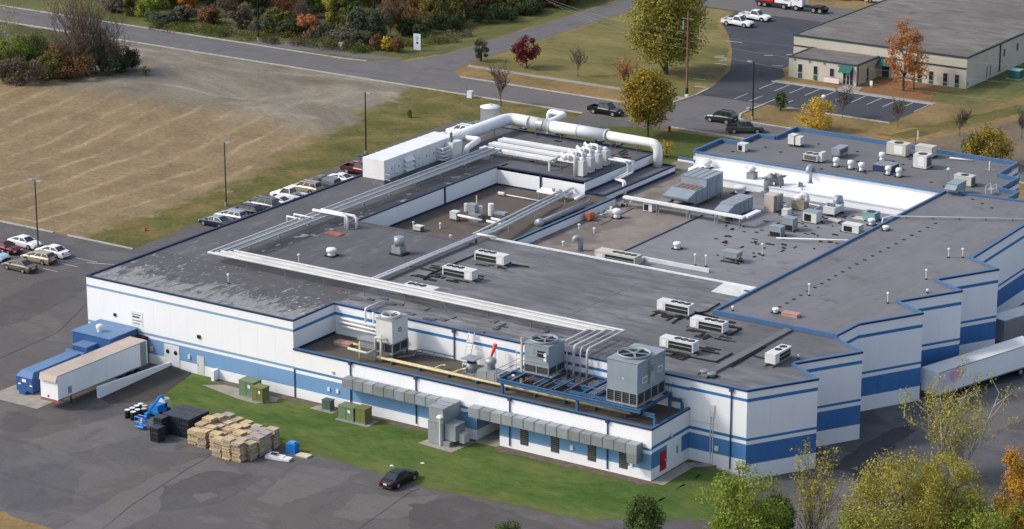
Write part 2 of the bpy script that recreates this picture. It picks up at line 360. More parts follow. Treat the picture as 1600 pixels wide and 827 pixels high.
sheet('road', [(-600,127.1),(120,127.1),(120,135.9),(11,135.9),(9,137),(8,140),(7.6,147.6),(-3.6,147.6),(-4.2,140),(-6,137),(-9,135.9),(-42,136.2),(-45.4,139.5),(-46.6,146),(-46.2,200),(-44,206),(-44,219),(-600,219),(-600,207),(-58,207),(-52.5,203),(-53.4,150),(-56,141),(-61,137.2),(-66,136.4),(-600,136.4)], .022, M_ROAD)
sheet('car_park', [(-4,147.3),(-4.6,153),(-8,165),(-15,178),(-22,189),(-28,197),(-30,206),(-44,206.2),(-44,219),(60,219),(60,206),(-1.6,206),(-1.6,171),(1.6,166),(1.6,161.6),(29.8,161.6),(29.5,147.6),(12,147.6)], .026, M_NEWA)
sheet('cross_street', [(-43.9,206.5),(60,206.5),(60,219),(-43.9,219)], .031, M_ROAD)
sheet('footpath', [(-45.3,143.0),(-4.4,143.0),(-4.5,144.5),(-45.8,144.5)], .024, M_CONC)
sheet('footpath', [(1.6,161.7),(29.9,161.7),(29.9,163.1),(16.2,163.1),(15.6,166),(12.6,166),(12.4,163.1),(1.6,163.1)], .034, M_CONC)
sheet('leaf_litter', [(14.5,163.3),(28.6,163.4),(27,168),(25.6,173.5),(15.4,173.8),(16,168)], .016, grassmat('fallen_leaves', [(.3, (.16,.085,.045)), (.5, (.25,.125,.06)), (.72, (.15,.115,.05))], .3, 1.4))
sheet('lawn', [(24,163.4),(36,163.4),(40,176),(40,240),(30,240),(30,175),(27,171)], .012, M_BACK)
sheet('tyre_tracks', [(31,140),(36,140),(60,215),(54,215)], .009, M_VERGE)
sheet('scrub', [(38,138),(90,130),(120,215),(62,215),(50,176)], .013, grassmat('scrub_grass', [(.3, (0.111,0.088,0.065)), (.55, (0.182,0.140,0.101)), (.8, (0.221,0.143,0.065))], .15, 1.2))
sheet('verge', [(-45,136.8),(-10,136.5),(-6.6,137.6),(-4.8,140.5),(-4.6,142.9),(-46,142.9)], .013, M_DRY)
sheet('lawn', [(-45.8,144.7),(-4.7,144.7),(-5.2,152),(-9,165.5),(-16,178.5),(-29,197),(-31,205.8),(-44,205.8),(-45.9,199)], .013, grassmat('meadow', [(.3, (0.105,0.105,0.034)), (.55, (0.189,0.161,0.063)), (.8, (0.280,0.210,0.091))], .1, .9, (.4,1,1)))
sheet('lawn', [(-66,136.8),(-61.5,137.6),(-57,141.4),(-53.9,150),(-53,203),(-58,207),(-70,215),(-70,160),(-120,150),(-600,150),(-600,136.9)], .013, M_BACK)
sheet('woodland_floor', [(-600,149),(-120,149),(-72,158),(-68,215),(-68,420),(-600,420)], .02, grassmat('undergrowth', [(.3, (0.045,0.054,0.022)), (.55, (0.108,0.090,0.040)), (.8, (0.180,0.108,0.054))], .12, 1))
sheet('asphalt_trail', [(-88,137.1),(-62,138.5),(-57,140.5),(-58,142.5),(-64,141.5),(-80,143.5),(-82,142)], .028, M_ROAD)
sheet('bramble_ground', [(-420,126.2),(-108,126.2),(-100,118),(-96,108),(-97,100),(-108,95),(-125,91),(-420,84)], .022, grassmat('bramble', [(.3, (.045,.05,.02)), (.55, (.085,.08,.035)), (.8, (.16,.12,.055))], .15, 1))
sheet('tyre_tracks', [(31.5,141),(33,141),(50,200),(48,200)], .017, M_DRY)
# kerbs: long concrete edges, each a real step
def kerb(pts, w=.32, h=.13, z=0):
    mb = MB()
    for (a, b) in zip(pts, pts[1:]):
        dx, dy = b[0]-a[0], b[1]-a[1]; L = math.hypot(dx, dy); n = max(1, int(L/3)); rz = math.atan2(dy, dx)
        for i in range(n):
            q = (i+.5)/n; mb.cbox(a[0]+dx*q, a[1]+dy*q, z, L/n-.04, w, h, 0, rz)
    return mb.build('kerb', M_KERB, kind='structure')
for pts in ([(-140,33.2),(-36,33.2)], [(-33.5,33.2),(-22.2,33.2)], [(-600,126.8),(-12.5,126.8)], [(3,126.8),(62,126.8)],
            [(-600,136.6),(-66,136.6),(-61.5,137.4)], [(-42,136.4),(-10,136.2),(-6.3,137.3),(-4.5,140.2),(-4.0,147),(-4.5,152)],
            [(8,147.5),(7.9,140),(9.2,137.2),(11.5,136.1),(62,136.1)], [(12,147.4),(29.6,147.4)], [(1.5,161.55),(30,161.55)]):
    kerb(pts)
mk = MB()
for i in range(11):                                            # stall lines
    x = 2.3+2.72*i; mk.box(x-.07, x+.07, 156.0, 161.2, .034, .036)
for i in range(11):
    x = 2.3+2.72*i
    if i < 4: mk.box(x-.07, x+.07, 147.8, 152.2, .034, .036)
mk.build('stall_lines', M_MARK, kind='structure')
mk = MB()
for x, y, L, rz in ((-11.5,168,2.2,.15),(-12.6,170.5,1.6,.9),(-13.8,172,2.4,.1),(-9,156.5,2.2,.1),(-18,184,3,.2),(-5,181,2.6,1.0),(-8,178,1.6,.6),(-3,172,1.8,.4),(-6.2,152,2,.1),(-14.5,173,1.5,.8)): mk.cbox(x, y, .032, L, .25, .002, 0, rz)
for i in range(3): mk.cbox(-24.9+i*.4, 20.5+2.9*i, .012, 2.5+i*.6, .10, .002, 0, 0)
mk.cbox(-19,27,.012,9,.14,.002,0,.35)
mk.build('worn_markings', M_MARK, kind='structure')
# ------------------------------------------------------------------ factory: walls, roofs, copings
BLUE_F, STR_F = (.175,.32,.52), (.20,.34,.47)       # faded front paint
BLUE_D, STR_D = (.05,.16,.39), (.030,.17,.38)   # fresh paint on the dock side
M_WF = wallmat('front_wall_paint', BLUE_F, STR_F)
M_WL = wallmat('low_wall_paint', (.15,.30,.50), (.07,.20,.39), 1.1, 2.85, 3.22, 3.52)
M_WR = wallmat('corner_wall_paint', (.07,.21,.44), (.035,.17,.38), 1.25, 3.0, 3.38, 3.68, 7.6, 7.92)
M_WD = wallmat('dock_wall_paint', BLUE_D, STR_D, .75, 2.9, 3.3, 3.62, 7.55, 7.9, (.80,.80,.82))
M_WU = wallmat('upper_wall_paint', (.9,.9,.9), STR_D, -9, -8, -7, -6, 7.5, 7.82)
M_WP = wallmat('plain_wall_paint')
M_CAP = paint('blue_coping', (.085,.17,.31), .12, 1.5, .45, .3, True)
M_CAPN = paint('navy_flashing', (.022,.04,.095), .2, 1.2, .5, .2, True)
M_EDGE = paint('white_coping', (.66,.66,.66), .1, 1.5, .5, 0, True)
M_SPOUT = paint('spout_blue', (.04,.075,.16), .2, 1, .5, .3, True)
FAC = thing('factory_building', 'sprawling white flat roofed factory with blue bands and sawtooth dock wall', 'factory')
def wall(p0, p1, z0, z1, mat, w=2.5, th=.2, hole=None):
    dx, dy = p1[0]-p0[0], p1[1]-p0[1]; L = math.hypot(dx, dy); n = max(1, round(L/w)); ux, uy = dx/L, dy/L; nx, ny = uy, -ux
    def slab(a, b, za, zb, d0, d1, name):
        P = []
        for z in (za, zb):
            for s, d in ((a, d0), (b, d0), (b, d1), (a, d1)): P.append((p0[0]+ux*s-nx*d, p0[1]+uy*s-ny*d, z))
        MB().add(P, [(3,2,1,0),(4,5,6,7),(0,1,5,4),(1,2,6,5),(2,3,7,6),(3,0,4,7)]).build(name, mat, FAC)
    segs = [(0, L)] if not hole else [(0, hole[0]), (hole[1], L)]
    for a, b in segs: slab(a+.02, b-.02, z0+.02, z1-.02, .02, th+.05, 'wall_core')
    if hole: slab(hole[0], hole[1], hole[2]+.02, z1-.02, .02, th+.05, 'wall_core')
    for i in range(n):
        a, b = L*i/n+.006, L*(i+1)/n-.006
        if hole and a < hole[1] and b > hole[0]:
            if a < hole[0]-.05: slab(a, hole[0], z0, z1, 0, th, 'wall_panel')
            slab(max(a, hole[0]+.01), min(b, hole[1]-.01), hole[2], z1, 0, th, 'wall_panel')
            if b > hole[1]+.05: slab(hole[1], b, z0, z1, 0, th, 'wall_panel')
        else: slab(a, b, z0, z1, 0, th, 'wall_panel')
_k = [0]
def coping(pts, z, h=.2, wd=.34, mat=None, out=.05, face=None):
    for a, b in zip(pts, pts[1:]):
        _k[0] += 1; e = .0025*(_k[0] % 3)
        dx, dy = b[0]-a[0], b[1]-a[1]; L = math.hypot(dx, dy); rz = math.atan2(dy, dx)
        cx, cy = (a[0]+b[0])/2, (a[1]+b[1])/2; nx, ny = dy/L, -dx/L; o = out-wd/2
        MB().cbox(cx+nx*o, cy+ny*o, z-h, L+.06, wd, h+e, 0, rz).build('coping', mat or M_CAP, FAC)
        if face: MB().cbox(cx+nx*(out+.012), cy+ny*(out+.012), z-h-.02, L+.06, .03, h-.04, 0, rz).build('drip_edge', face, FAC)
YF = 7.6
SAW1 = [(82.4,YF),(86.7,14.8),(82.3,17.6),(86.6,25.0),(82.3,27.5)]
SAW2 = [(82.3,27.5),(82.5,32.2),(86.6,39.6),(82.5,41.9),(86.7,49.4),(82.5,51.6),(86.7,59.3),(82.3,61.6),(81.4,88.4)]
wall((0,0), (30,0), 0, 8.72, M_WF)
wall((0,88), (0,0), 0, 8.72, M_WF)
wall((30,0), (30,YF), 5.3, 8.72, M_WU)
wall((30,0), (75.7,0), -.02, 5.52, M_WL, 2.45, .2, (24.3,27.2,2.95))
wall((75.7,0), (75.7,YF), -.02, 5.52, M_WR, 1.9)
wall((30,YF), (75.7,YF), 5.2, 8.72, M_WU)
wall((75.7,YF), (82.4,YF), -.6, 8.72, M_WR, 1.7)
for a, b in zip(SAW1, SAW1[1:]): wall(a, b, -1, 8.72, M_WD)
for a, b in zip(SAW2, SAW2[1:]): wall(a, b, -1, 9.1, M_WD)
wall((12.4,35.2), (12.4,66.2), 6.2, 8.72, M_WP, 15.5); wall((12.4,66.2), (26,66.2), 6.2, 8.72, M_WP, 6.8)
wall((26,66.2), (26,84), 7.2, 8.72, M_WP, 6); wall((26,66.2), (29,66.2), 6.2, 7.38, M_WP); wall((29,66.2), (29,84), 6.2, 7.38, M_WP, 6)
wall((30.7,38.6), (30.7,66.1), 6.2, 7.4, M_WP, 9); wall((30.7,86.4), (67,86.4), 7.2, 9.08, M_WP, 9)
GN = [(30.4,86.4),(30.4,93.8),(33.2,93.9),(33.2,99),(35.9,99),(35.8,105.2),(69.1,104.6),(69.4,97.8),(72.3,97.6),(72.4,91.6),(75,91.4),(75.2,88.4)]
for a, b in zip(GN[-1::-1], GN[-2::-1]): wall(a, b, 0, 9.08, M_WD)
wall((3,91), (12.6,91), 0, 5.6, M_WP); wall((12.6,91), (12.6,84), 0, 5.6, M_WP); wall((31,90), (26,90), 0, 6.6, M_WP)
wall((0,84), (0,91), 0, 5.6, M_WP); wall((26,84), (0,84), 0, 8.7, M_WP)
# alcove behind the opening in the low wall
MB().box(54.1,54.3,.22,5,0,2.95).box(57.2,57.4,.22,5,0,2.95).box(54.3,57.2,4.8,5,0,2.95).build('alcove_wall', M_WL, FAC)
MB().box(54.3,57.2,.05,4.8,2.95,3.05).build('alcove_ceiling', M_WL, FAC)
sheet('alcove_floor', [(54.3,-.6),(57.2,-.6),(57.2,4.8),(54.3,4.8)], .035, M_CONC)
# roofs
RA = roofmat('aged_black_roof', (.102,.101,.107), (.36,.36,.37), .32, 'y', (9,1.0))
def roof_front():
    m, t, b = newmat('worn_front_roof', .9, 0, .15); co = coords(t, True); base = (.101,.100,.105)
    s = N(t, 'ShaderNodeSeparateXYZ'); t.links.new(co, s.inputs[0])
    c = mix(t, noise(t, co, .9, 6, (.4,1,1)), sc(base, .7), sc(base, 1.3))
    fade = ramp(t, math_(t, 'MULTIPLY', s.outputs[1], 1/14.0), [(.02, 1.0), (.95, 0.0)])
    wf = ramp(t, math_(t, 'ADD', noise(t, co, .85, 9, (1.3,.4,1), .78), math_(t, 'MULTIPLY', fade, .30)), [(.68, 0.0), (.73, 1.0)])
    c = mix(t, math_(t, 'MULTIPLY', wf, .8), c, (.29,.29,.288))
    sp = ramp(t, noise(t, co, 2.3, 3, (1,.5,1)), [(.63, 0.0), (.66, .9)])
    c = mix(t, math_(t, 'MULTIPLY', sp, ramp(t, noise(t, co, .08, 3), [(.4, .1), (.6, 1.0)])), c, (.5,.5,.5))
    c = mix(t, ramp(t, noise(t, co, .4, 5), [(.58, 0.0), (.7, .6)]), c, sc(base, .45))
    t.links.new(c, b.inputs['Base Color']); bump(t, b, noise(t, co, 2.5, 5), .25, .06); return m
RF = roof_front()
RD = roofmat('grey_felt_roof', (.116,.115,.121), (.33,.33,.34), .8, 'x', (9,1.0))
RR = roofmat('smooth_grey_roof', (.158,.157,.165), (.21,.21,.22), .15, 'y', (14,2.2))
RG = roofmat('mid_grey_roof', (.142,.141,.148), (.20,.20,.205), .12, 'x', (12,1.6))
RE = roofmat('dusty_grey_roof', (.190,.189,.198), (.30,.30,.31), .4, 'x', (10,1.1))
RC = roofmat('brown_gravel_roof', (.100,.083,.071), (.19,.16,.14), .35, 'x', (50,50), .35)
RL = roofmat('dark_gravel_roof', (.090,.078,.068), (.18,.155,.135), .4, 'x', (50,50), .4)
def tan_roof():
    m, t, b = newmat('tan_gravel_roof', .95, 0, .1); co = coords(t, True)
    c = ramp(t, noise(t, co, .3, 7, (1,1,1), .65), [(.3, (.185,.158,.138)), (.7, (.27,.238,.21))])
    c = mix(t, ramp(t, noise(t, co, .12, 3, (1,.8,1), .5), [(.56, 0.0), (.61, .65)]), c, (.135,.115,.10))
    c = mix(t, .6, c, ramp(t, noise(t, co, 5, 4), [(.3, .7), (.7, 1.25)]), 'MULTIPLY')
    t.links.new(c, b.inputs['Base Color']); return m
RT = tan_roof()
RW = paint('white_membrane', (.80,.82,.84), .03, .4, .5, 0, True, dirt=.06)
def roof(poly, z, mat, th=.3): return MB().prism(poly, z-th, z).build('roof', mat, FAC)
roof([(.1,.1),(29.9,.1),(29.9,12.5),(.1,12.5)], 8.75, RF)
roof([(.1,12.5),(29.9,12.5),(29.9,35.2),(12.3,35.2),(12.3,66.2),(25.9,66.2),(25.9,83.9),(.1,83.9)], 8.748, RA)
roof([(29.9,YF+.1),(82.3,YF+.1),(86.5,14.8),(82.1,17.6),(86.4,25.0),(82.1,27.5),(67,27.5),(67,38.6),(29.9,38.6)], 8.75, RD)
roof([(67,27.5),(82.2,27.5),(82.4,32.2),(86.4,39.6),(82.3,41.9),(86.5,49.4),(82.3,51.6),(86.5,59.3),(82.1,61.6),(81.2,88.4),(67,86.5)], 9.05, RR)
roof([p for p in GN]+[(67,86.5)], 8.78, RG)
roof([(30.1,.1),(75.6,.1),(75.6,YF),(30.1,YF)], 5.32, RL)
roof([(12.4,35.2),(26.5,35.2),(26.5,66.2),(12.4,66.2)], 6.4, RC)
roof([(26.5,38.5),(30.6,38.5),(30.6,66.2),(26.5,66.2)], 7.25, RC)
roof([(26,66.2),(28.9,66.2),(28.9,84),(26,84)], 7.3, RG)
TANX = 42.4
roof([(29,66),(29,86),(26,86),(26,90),(31,90),(31,86.4),(42.4,86.4),(42.4,38.6),(30.7,38.6),(30.7,66)], 6.4, RT)
roof([(TANX,38.6),(67,38.6),(67,86.4),(42.4,86.4)], 6.52, RE)
roof([(34,81.6),(67,81.6),(67,86.4),(31,86.4),(31,84)], 7.42, RW, 1.0)
roof([(0,84),(12.5,84),(12.5,91),(0,91)], 5.5, RG)
coping([(0,88),(0,0)], 8.93, .2, .3, M_CAPN); coping([(0,0),(30,0),(30,YF)], 8.93, .18, .2, M_CAPN, .04); coping([(30,YF),(82.4,YF)], 8.93, .2, .28, M_CAP, .06, M_CAPN)
coping(SAW1, 8.93, .22, .42, M_CAP, .06, M_CAPN); coping(SAW2, 9.3, .22, .42, M_CAP, .06, M_CAPN)
coping([(67,27.5),(82.3,27.5)], 9.32, .5, .3, M_CAP); coping([(67,86.5),(67,27.5)], 9.31, .5, .3, M_CAP)
coping([(81.4,88.4),(67,86.5)], 9.3, .35, .3, M_CAP)
coping([(30,0),(75.7,0),(75.7,YF)], 5.74, .22, .3, M_CAP, .06, M_CAPN)
MB().box(30.02,30.14,.3,YF-.1,5.32,5.62).build('flashing', M_CAPN, FAC)
coping([(12.4,35.2),(12.4,66.2),(26,66.2),(26,84),(0,84)], 8.90, .16, .28, M_CAPN)
coping([(12.4,35.2),(30,35.2)], 8.86, .12, .4, RA)
coping([(26,66.2),(29,66.2),(29,84),(26.5,84)], 7.52, .2, .3, M_CAPN); coping([(30.7,38.6),(30.7,66.1)], 7.6, .22, .3, M_CAP, .05, M_CAPN)
MB().box(12.42,12.5,35.3,66.1,6.4,6.66).build('flashing', M_CAPN, FAC); MB().box(12.5,25.9,66.05,66.18,6.4,6.6).build('flashing', M_CAPN, FAC)
MB().box(26.02,26.12,66.4,83.9,7.3,7.6).build('flashing', M_CAPN, FAC); MB().box(29.02,29.12,66.4,83.9,6.4,6.75).build('flashing', M_CAPN, FAC)
MB().box(12.36,12.52,54.0,54.25,6.3,8.8).box(19.1,19.35,66.08,66.24,6.3,8.8).build('downspout', M_CAPN, FAC)
coping([(67,38.7),(30,38.7)], 8.88, .18, .35, M_EDGE)
coping([(67,86.4),(30.4,86.4)], 9.2, .22, .3, M_CAP)
coping([(30.7,86.25),(67,86.25)], 8.86, .1, .1, M_EDGE)
for a, b in zip(GN, GN[1:]): coping([b, a], 9.32, .55, .32, M_CAP)
coping([(34,81.55),(67,81.55)], 7.5, .12, .35, M_EDGE); coping([(26,90),(31,90)], 6.9, .5, .3, M_CAP)
coping([(TANX,72),(TANX,47.0)], 6.62, .2, .18, M_CAPN); coping([(0,91),(12.5,91),(12.5,84)], 5.62, .15, .3, M_CAPN)
MB().box(46.2,55.3,47.1,47.35,6.52,7.0).box(46.2,46.45,43,47.1,6.52,7.0).build('white_curb', M_EDGE, FAC)
MB().prism([(62.6,34.8),(66.7,34.8),(66.7,38.4),(62.2,38.4)], 8.75, 8.765).build('white_patch', paint('white_coating', (.62,.61,.58), .1, 1, .7, 0, True, dirt=.2), FAC)
MB().box(65.6,66.3,36.9,37.3,8.765,8.83).build('roof_drain', M_SPOUT, FAC)
# ------------------------------------------------------------------ equipment on the factory roofs
M_GALV = paint('galvanised', (.33,.36,.385), .12, .9, .45, .35, dirt=.15)
M_GALD = paint('weathered_zinc', (.25,.275,.28), .15, .8, .5, .3, dirt=.25)
M_PWH = paint('white_jacket', (.73,.73,.725), .05, .8, .45, 0, dirt=.12)
M_UNIT = paint('light_grey_enamel', (.62,.62,.60), .08, .8, .5, 0, dirt=.15)
M_BEIGE = paint('beige_enamel', (.52,.50,.44), .08, .8, .5, 0, dirt=.15)
M_GUN = paint('blue_grey_steel', (.26,.31,.355), .10, .6, .5, .15, dirt=.12)
M_STEEL = paint('grey_steel', (.20,.205,.215), .2, 2, .5, .4)
M_DARK = paint('dark_opening', (.020,.021,.023), .3, 3, .7)
M_BLK = paint('black_rubber', (.016,.016,.017), .3, 3, .8)
M_RUST = paint('primer_red', (.30,.12,.09), .25, 2, .8, 0, dirt=.2)
M_PINK = paint('pink_hatch', (.42,.24,.20), .15, 2, .8)
M_YEL = paint('gas_yellow', (.56,.47,.25), .15, 2, .6, 0, dirt=.2)
M_BEAM = paint('blue_steelwork', (.055,.14,.27), .15, 1.2, .5, .2, dirt=.15)
M_TEAL = paint('teal_enamel', (.20,.36,.35), .12, 1.5, .5)
M_ORNG = paint('orange_plastic', (.50,.10,.03), .2, 2, .6)
M_NAVY = paint('navy_metal', (.035,.055,.12), .15, 1.5, .5, .2)
M_LOUV = paint('louvre_grey', (.12,.125,.13), .3, 5, .6, .3)
M_PIPE2 = paint('aluminium_jacket', (.60,.61,.64), .1, .9, .35, .45)
def fan(parent, x, y, z, r, name='fan'):
    f = MB().lathe(x, y, [(r*1.03,z),(r*1.03,z+.025),(r,z+.025),(r,z+.015)], 18).build(name, M_DARK, parent)
    b = MB()
    for k in range(4):
        a = k*math.pi/2+.4; b.cbox(x+math.cos(a)*r*.4, y+math.sin(a)*r*.4, z+.017, r*.7, r*.10, .01, 0, a)
    b.build('blades', M_STEEL, f)
def condenser(n, L, label, group, flip=False, wid=1.25, rails=True, mat=None):
    t = thing('condenser_unit', label, 'condenser', (0,0,0), 0, group); mat = mat or M_UNIT
    h = 1.35; z = .3; s = -1 if flip else 1; X = lambda x: L-x if flip else x
    def bx(m, a, b, *r): return m.box(min(X(a),X(b)), max(X(a),X(b)), *r)
    c = MB(); bx(c, 0, L, 0, wid, h-.22, h); bx(c, 0, L*.26, 0, wid, z, h-.22); bx(c, L-.14, L, 0, wid, z, h-.22)
    bx(c, L*.26, L-.14, wid-.1, wid, z, h-.22); c.build('cabinet', mat, t)
    m = MB(); bx(m, L*.26, L-.14, .1, wid-.1, z+.05, h-.22); m.build('coil', M_DARK, t)
    m = MB(); bx(m, L*.26+.05, L-.2, .02, .08, z+.42, z+.50); m.build('rail', M_GALV, t)
    m = MB(); bx(m, L*.06, L*.2, -.03, -.003, z+.12, h-.3); m.build('access_panel', M_PWH, t)
    for k in range(n): fan(t, X(L*.36+(L*.62)*(k+.5)/n*.96), wid*.52, h, min(.40, wid*.34))
    for q in (.12, wid-.25):
        m = MB(); m.box(-.35, L+.35, q, q+.13, 0, .14); m.build('skid', M_STEEL, t)
    m = MB(); m.box(.2, L-.2, .1, wid-.1, .15, z); m.build('base_frame', M_GALD, t); return t
GC = 'long three fan condensers on the mid roof'
c0 = condenser(3, 4.1, 'three fan condenser nearest the white roof patch, grey panel at its left end', GC)
c0.location = (61.3,25.0,8.77)
p = at(1078,496.4,10.12); dup(c0, (p.x,p.y,8.77), None, 'three fan condenser just below the left corner of the blue edged raised roof')
p = at(1030.6,526.3,10.12); dup(c0, (p.x,p.y,8.77), None, 'three fan condenser right behind the biggest cooling tower')
c1 = condenser(3, 4.1, 'three fan condenser furthest back beside the long pipe pair, white end cabinet', GC, True)
p = at(741.3,392.6,10.12); c1.location = (p.x,p.y,8.77)
p = at(691,415.8,10.12); dup(c1, (p.x,p.y,8.77), None, 'middle one of the three condensers in line beside the long pipe pair')
p = at(630.5,443.8,10.12); dup(c1, (p.x,p.y,8.77), None, 'three fan condenser partly hidden behind the long white pipe rack')
c2 = condenser(2, 3.6, 'small two fan condenser alone near the sawtooth corner', 'two fan condenser'); del c2['group']
p = at(1194.5,551.5,10.12); c2.location = (p.x,p.y,8.77); c2.rotation_euler = (0,0,math.pi/2); c2.location.x += 1.3
c3 = condenser(4, 5.6, 'long four fan condenser standing on the tan gravel roof', 'x', False, 1.7, mat=M_BEIGE); del c3['group']
p = at(929,391,7.8); c3.location = (p.x,p.y,6.42)
# dark sleepers and mats scattered around the units
def scatter(name, spots, mat, label):
    m = MB()
    for px, py, z, L, W, rz in spots:
        q = at(px, py, z); m.cbox(q.x, q.y, z+.004, L, W, random.uniform(.05,.12), 0, rz)
    o = m.build(name, mat); o['kind'] = 'stuff'; o['label'] = label; return o
sp = []
for cx, cy in ((1035,490),(1050,498),(1090,515),(1105,527),(1130,530),(1040,548),(1060,556),(1128,507),(1075,497),(1105,548),(690,430),(715,437),(740,434),(760,412),(790,416),(680,420),(662,436)):
    for k in range(5): sp.append((cx+random.uniform(-12,12), cy+random.uniform(-4,4), 8.75, random.uniform(.7,2.2), random.uniform(.15,.45), random.choice((0,0,math.pi/2,.1))))
scatter('roof_sleepers', sp, M_BLK, 'dark timber sleepers and mats around the condensers')
sp = []
for k in range(120):
    sp.append((random.uniform(1110,1380), random.uniform(312,405), 6.52, random.uniform(.2,.85), random.uniform(.12,.32), random.choice((0,math.pi/2,.4,-.3))))
sp = [s for s in sp if 46 < at(s[0],s[1],6.52).x < 66 and 40 < at(s[0],s[1],6.52).y < 80]
scatter('roof_blocks', sp, M_BLK, 'dark blocks and patches littering the rear grey roof')
sp = [(random.uniform(750,980), random.uniform(200,262), 8.75, random.uniform(.4,1.6), random.uniform(.15,.3), random.choice((0,.5,math.pi/2))) for k in range(60)]
sp = [s for s in sp if 11 < at(s[0],s[1],8.75).x < 25 and 67 < at(s[0],s[1],8.75).y < 83]
scatter('pipe_blocks', sp, M_BLK, 'dark pipe blocks on the roof below the big white duct')
def darkruns(name, label, runs, r=.09):
    base = Vector((*at(*runs[0][0], 8.85).xy, 8.85)); t = thing(name, label, 'pipes', base)
    for q in runs: MB().tube([at(px, py, 8.87)-base for px, py in q], r, 6).build('pipe', M_BLK, t)
darkruns('refrigerant_lines', 'black refrigerant lines between the three right hand condensers', [[(1124,474),(1103,487),(1060,494)],[(1084,487),(1122,497)],[(1120,508),(1158,513),(1140,524)],[(1050,505),(1066,494)]])
darkruns('refrigerant_lines', 'black pipe running beside the expansion joint to the two fan condenser', [[(1142,573),(1196,541)],[(1178,556),(1196,561)],[(1118,566),(1144,552)]])
darkruns('refrigerant_lines', 'black lines in front of the condenser behind the biggest cooling tower', [[(1040,548),(1072,556),(1100,562),(1122,566)],[(1046,556),(1060,551),(1078,556),(1066,562),(1046,556)]])
darkruns('refrigerant_lines', 'dark lines linking the three left condensers to the pipe pair', [[(690,421),(672,428),(662,437)],[(741,399),(716,409),(700,417)],[(790,412),(826,417)]])
# ---- long white pipe rack
PR = thing('pipe_rack', 'long rack of five white jacketed pipes turning the roof corner towards the cooling towers', 'pipes', (8.5,12,8.75))
ZP = 9.95; M_RACK = paint('rack_jacket', (.50,.50,.50), .08, .6, .45, 0, dirt=.2)
for i in range(5):
    k = .54*i; r = (.16,.085,.17,.08,.14)[i]
    xe = 60.3+k*1.55
    pts = [(8.2+k,70.6,ZP),(8.2+k,12.2+k,ZP),(xe,12.2+k,ZP),(xe,7.6-.35,ZP),(xe,6.95,ZP-.25),(xe,6.85,ZP-.7),(xe,6.85,5.5)]
    MB().tube([Vector(q)-PR.location for q in pts], r, 10).build('pipe', M_RACK, PR, True)
for j in range(10):
    y = 17+5.6*j; m = MB()
    for x in (8.0,10.5): m.bar((x-8.5,y-12,0), (x-8.5,y-12,ZP-9.0), .07)
    m.bar((7.8-8.5,y-12,ZP-9.02), (10.7-8.5,y-12,ZP-9.02), .08); m.build('support_frame', M_STEEL, PR)
for j in range(9):
    x = 14+5.6*j; m = MB()
    for y in (12.0,14.5): m.bar((x-8.5,y-12,0), (x-8.5,y-12,ZP-9.0), .07)
    m.bar((x-8.5,-.2,ZP-9.02), (x-8.5,2.7,ZP-9.02), .08); m.build('support_frame', M_STEEL, PR)
def pipes(name, label, cat, runs, r, mat, legs=(), lz=None, legm=None, n=8):
    base = Vector(runs[0][0]); t = thing(name, label, cat, base)
    for q in runs: MB().tube([Vector(p)-base for p in q], r, n).build('pipe', mat, t, True)
    for (x, y, z0, z1) in legs: MB().bar(Vector((x,y,z0))-base, Vector((x,y,z1))-base, .09).build('leg', legm or M_GALV, t)
    return t
a = at(489,328,10.4); b = at(541,337,10.4)
pipes('branch_pipes', 'white pipe branch crossing the long rack and dropping to the roof', 'pipes',
      [[(a.x,a.y,10.4),(b.x,a.y,10.4),(b.x+.3,a.y,10.1),(b.x+.3,a.y,8.75)], [(a.x+1.2,a.y+.9,10.3),(b.x+.7,a.y+.9,10.3),(b.x+1,a.y+.9,10),(b.x+1,a.y+.9,8.75)], [(a.x+1,a.y+.4,10.5),(b.x-.6,a.y+.4,10.5),(b.x-.3,a.y+.4,10.2),(b.x-.3,a.y+.4,8.75)]], .17, M_PWH)
a = at(449,338,10.0)
pipes('goal_post_pipe', 'small white bent pipe left of the long rack', 'pipes', [[(a.x,a.y,8.75),(a.x,a.y,10),(a.x+2.4,a.y-.2,10.0)],[(a.x+.4,a.y+.9,8.75),(a.x+.4,a.y+.9,10.1),(a.x+3.4,a.y+.9,10.1)]], .11, M_PWH)
# pair of pipes along the mid roof seam, up over the divider roof
pipes('pipe_pair', 'long straight pair of pipes along the roof seam to the courtyard wall', 'pipes',
      [[(29.0,14.9,9.35),(29.0,37.5,9.35),(28.4,41,8.9),(24.3,66.0,7.8)], [(29.45,14.9,9.3),(29.45,37.5,9.3),(28.9,41,8.8),(25.0,64.6,7.7)], [(26.5,40,8.3),(23.7,64.2,7.75)]], .16, M_PIPE2,
      [(29.2,y,8.75,9.25) for y in (17,23,29,35)]+[(27.6,46,7.25,8.5),(26.9,53,7.25,8.2),(26.9,60,7.25,8)])
MB_ = MB().box(27.6,28.5,15,38.3,8.75,9.02).build('expansion_cover', RA, FAC)
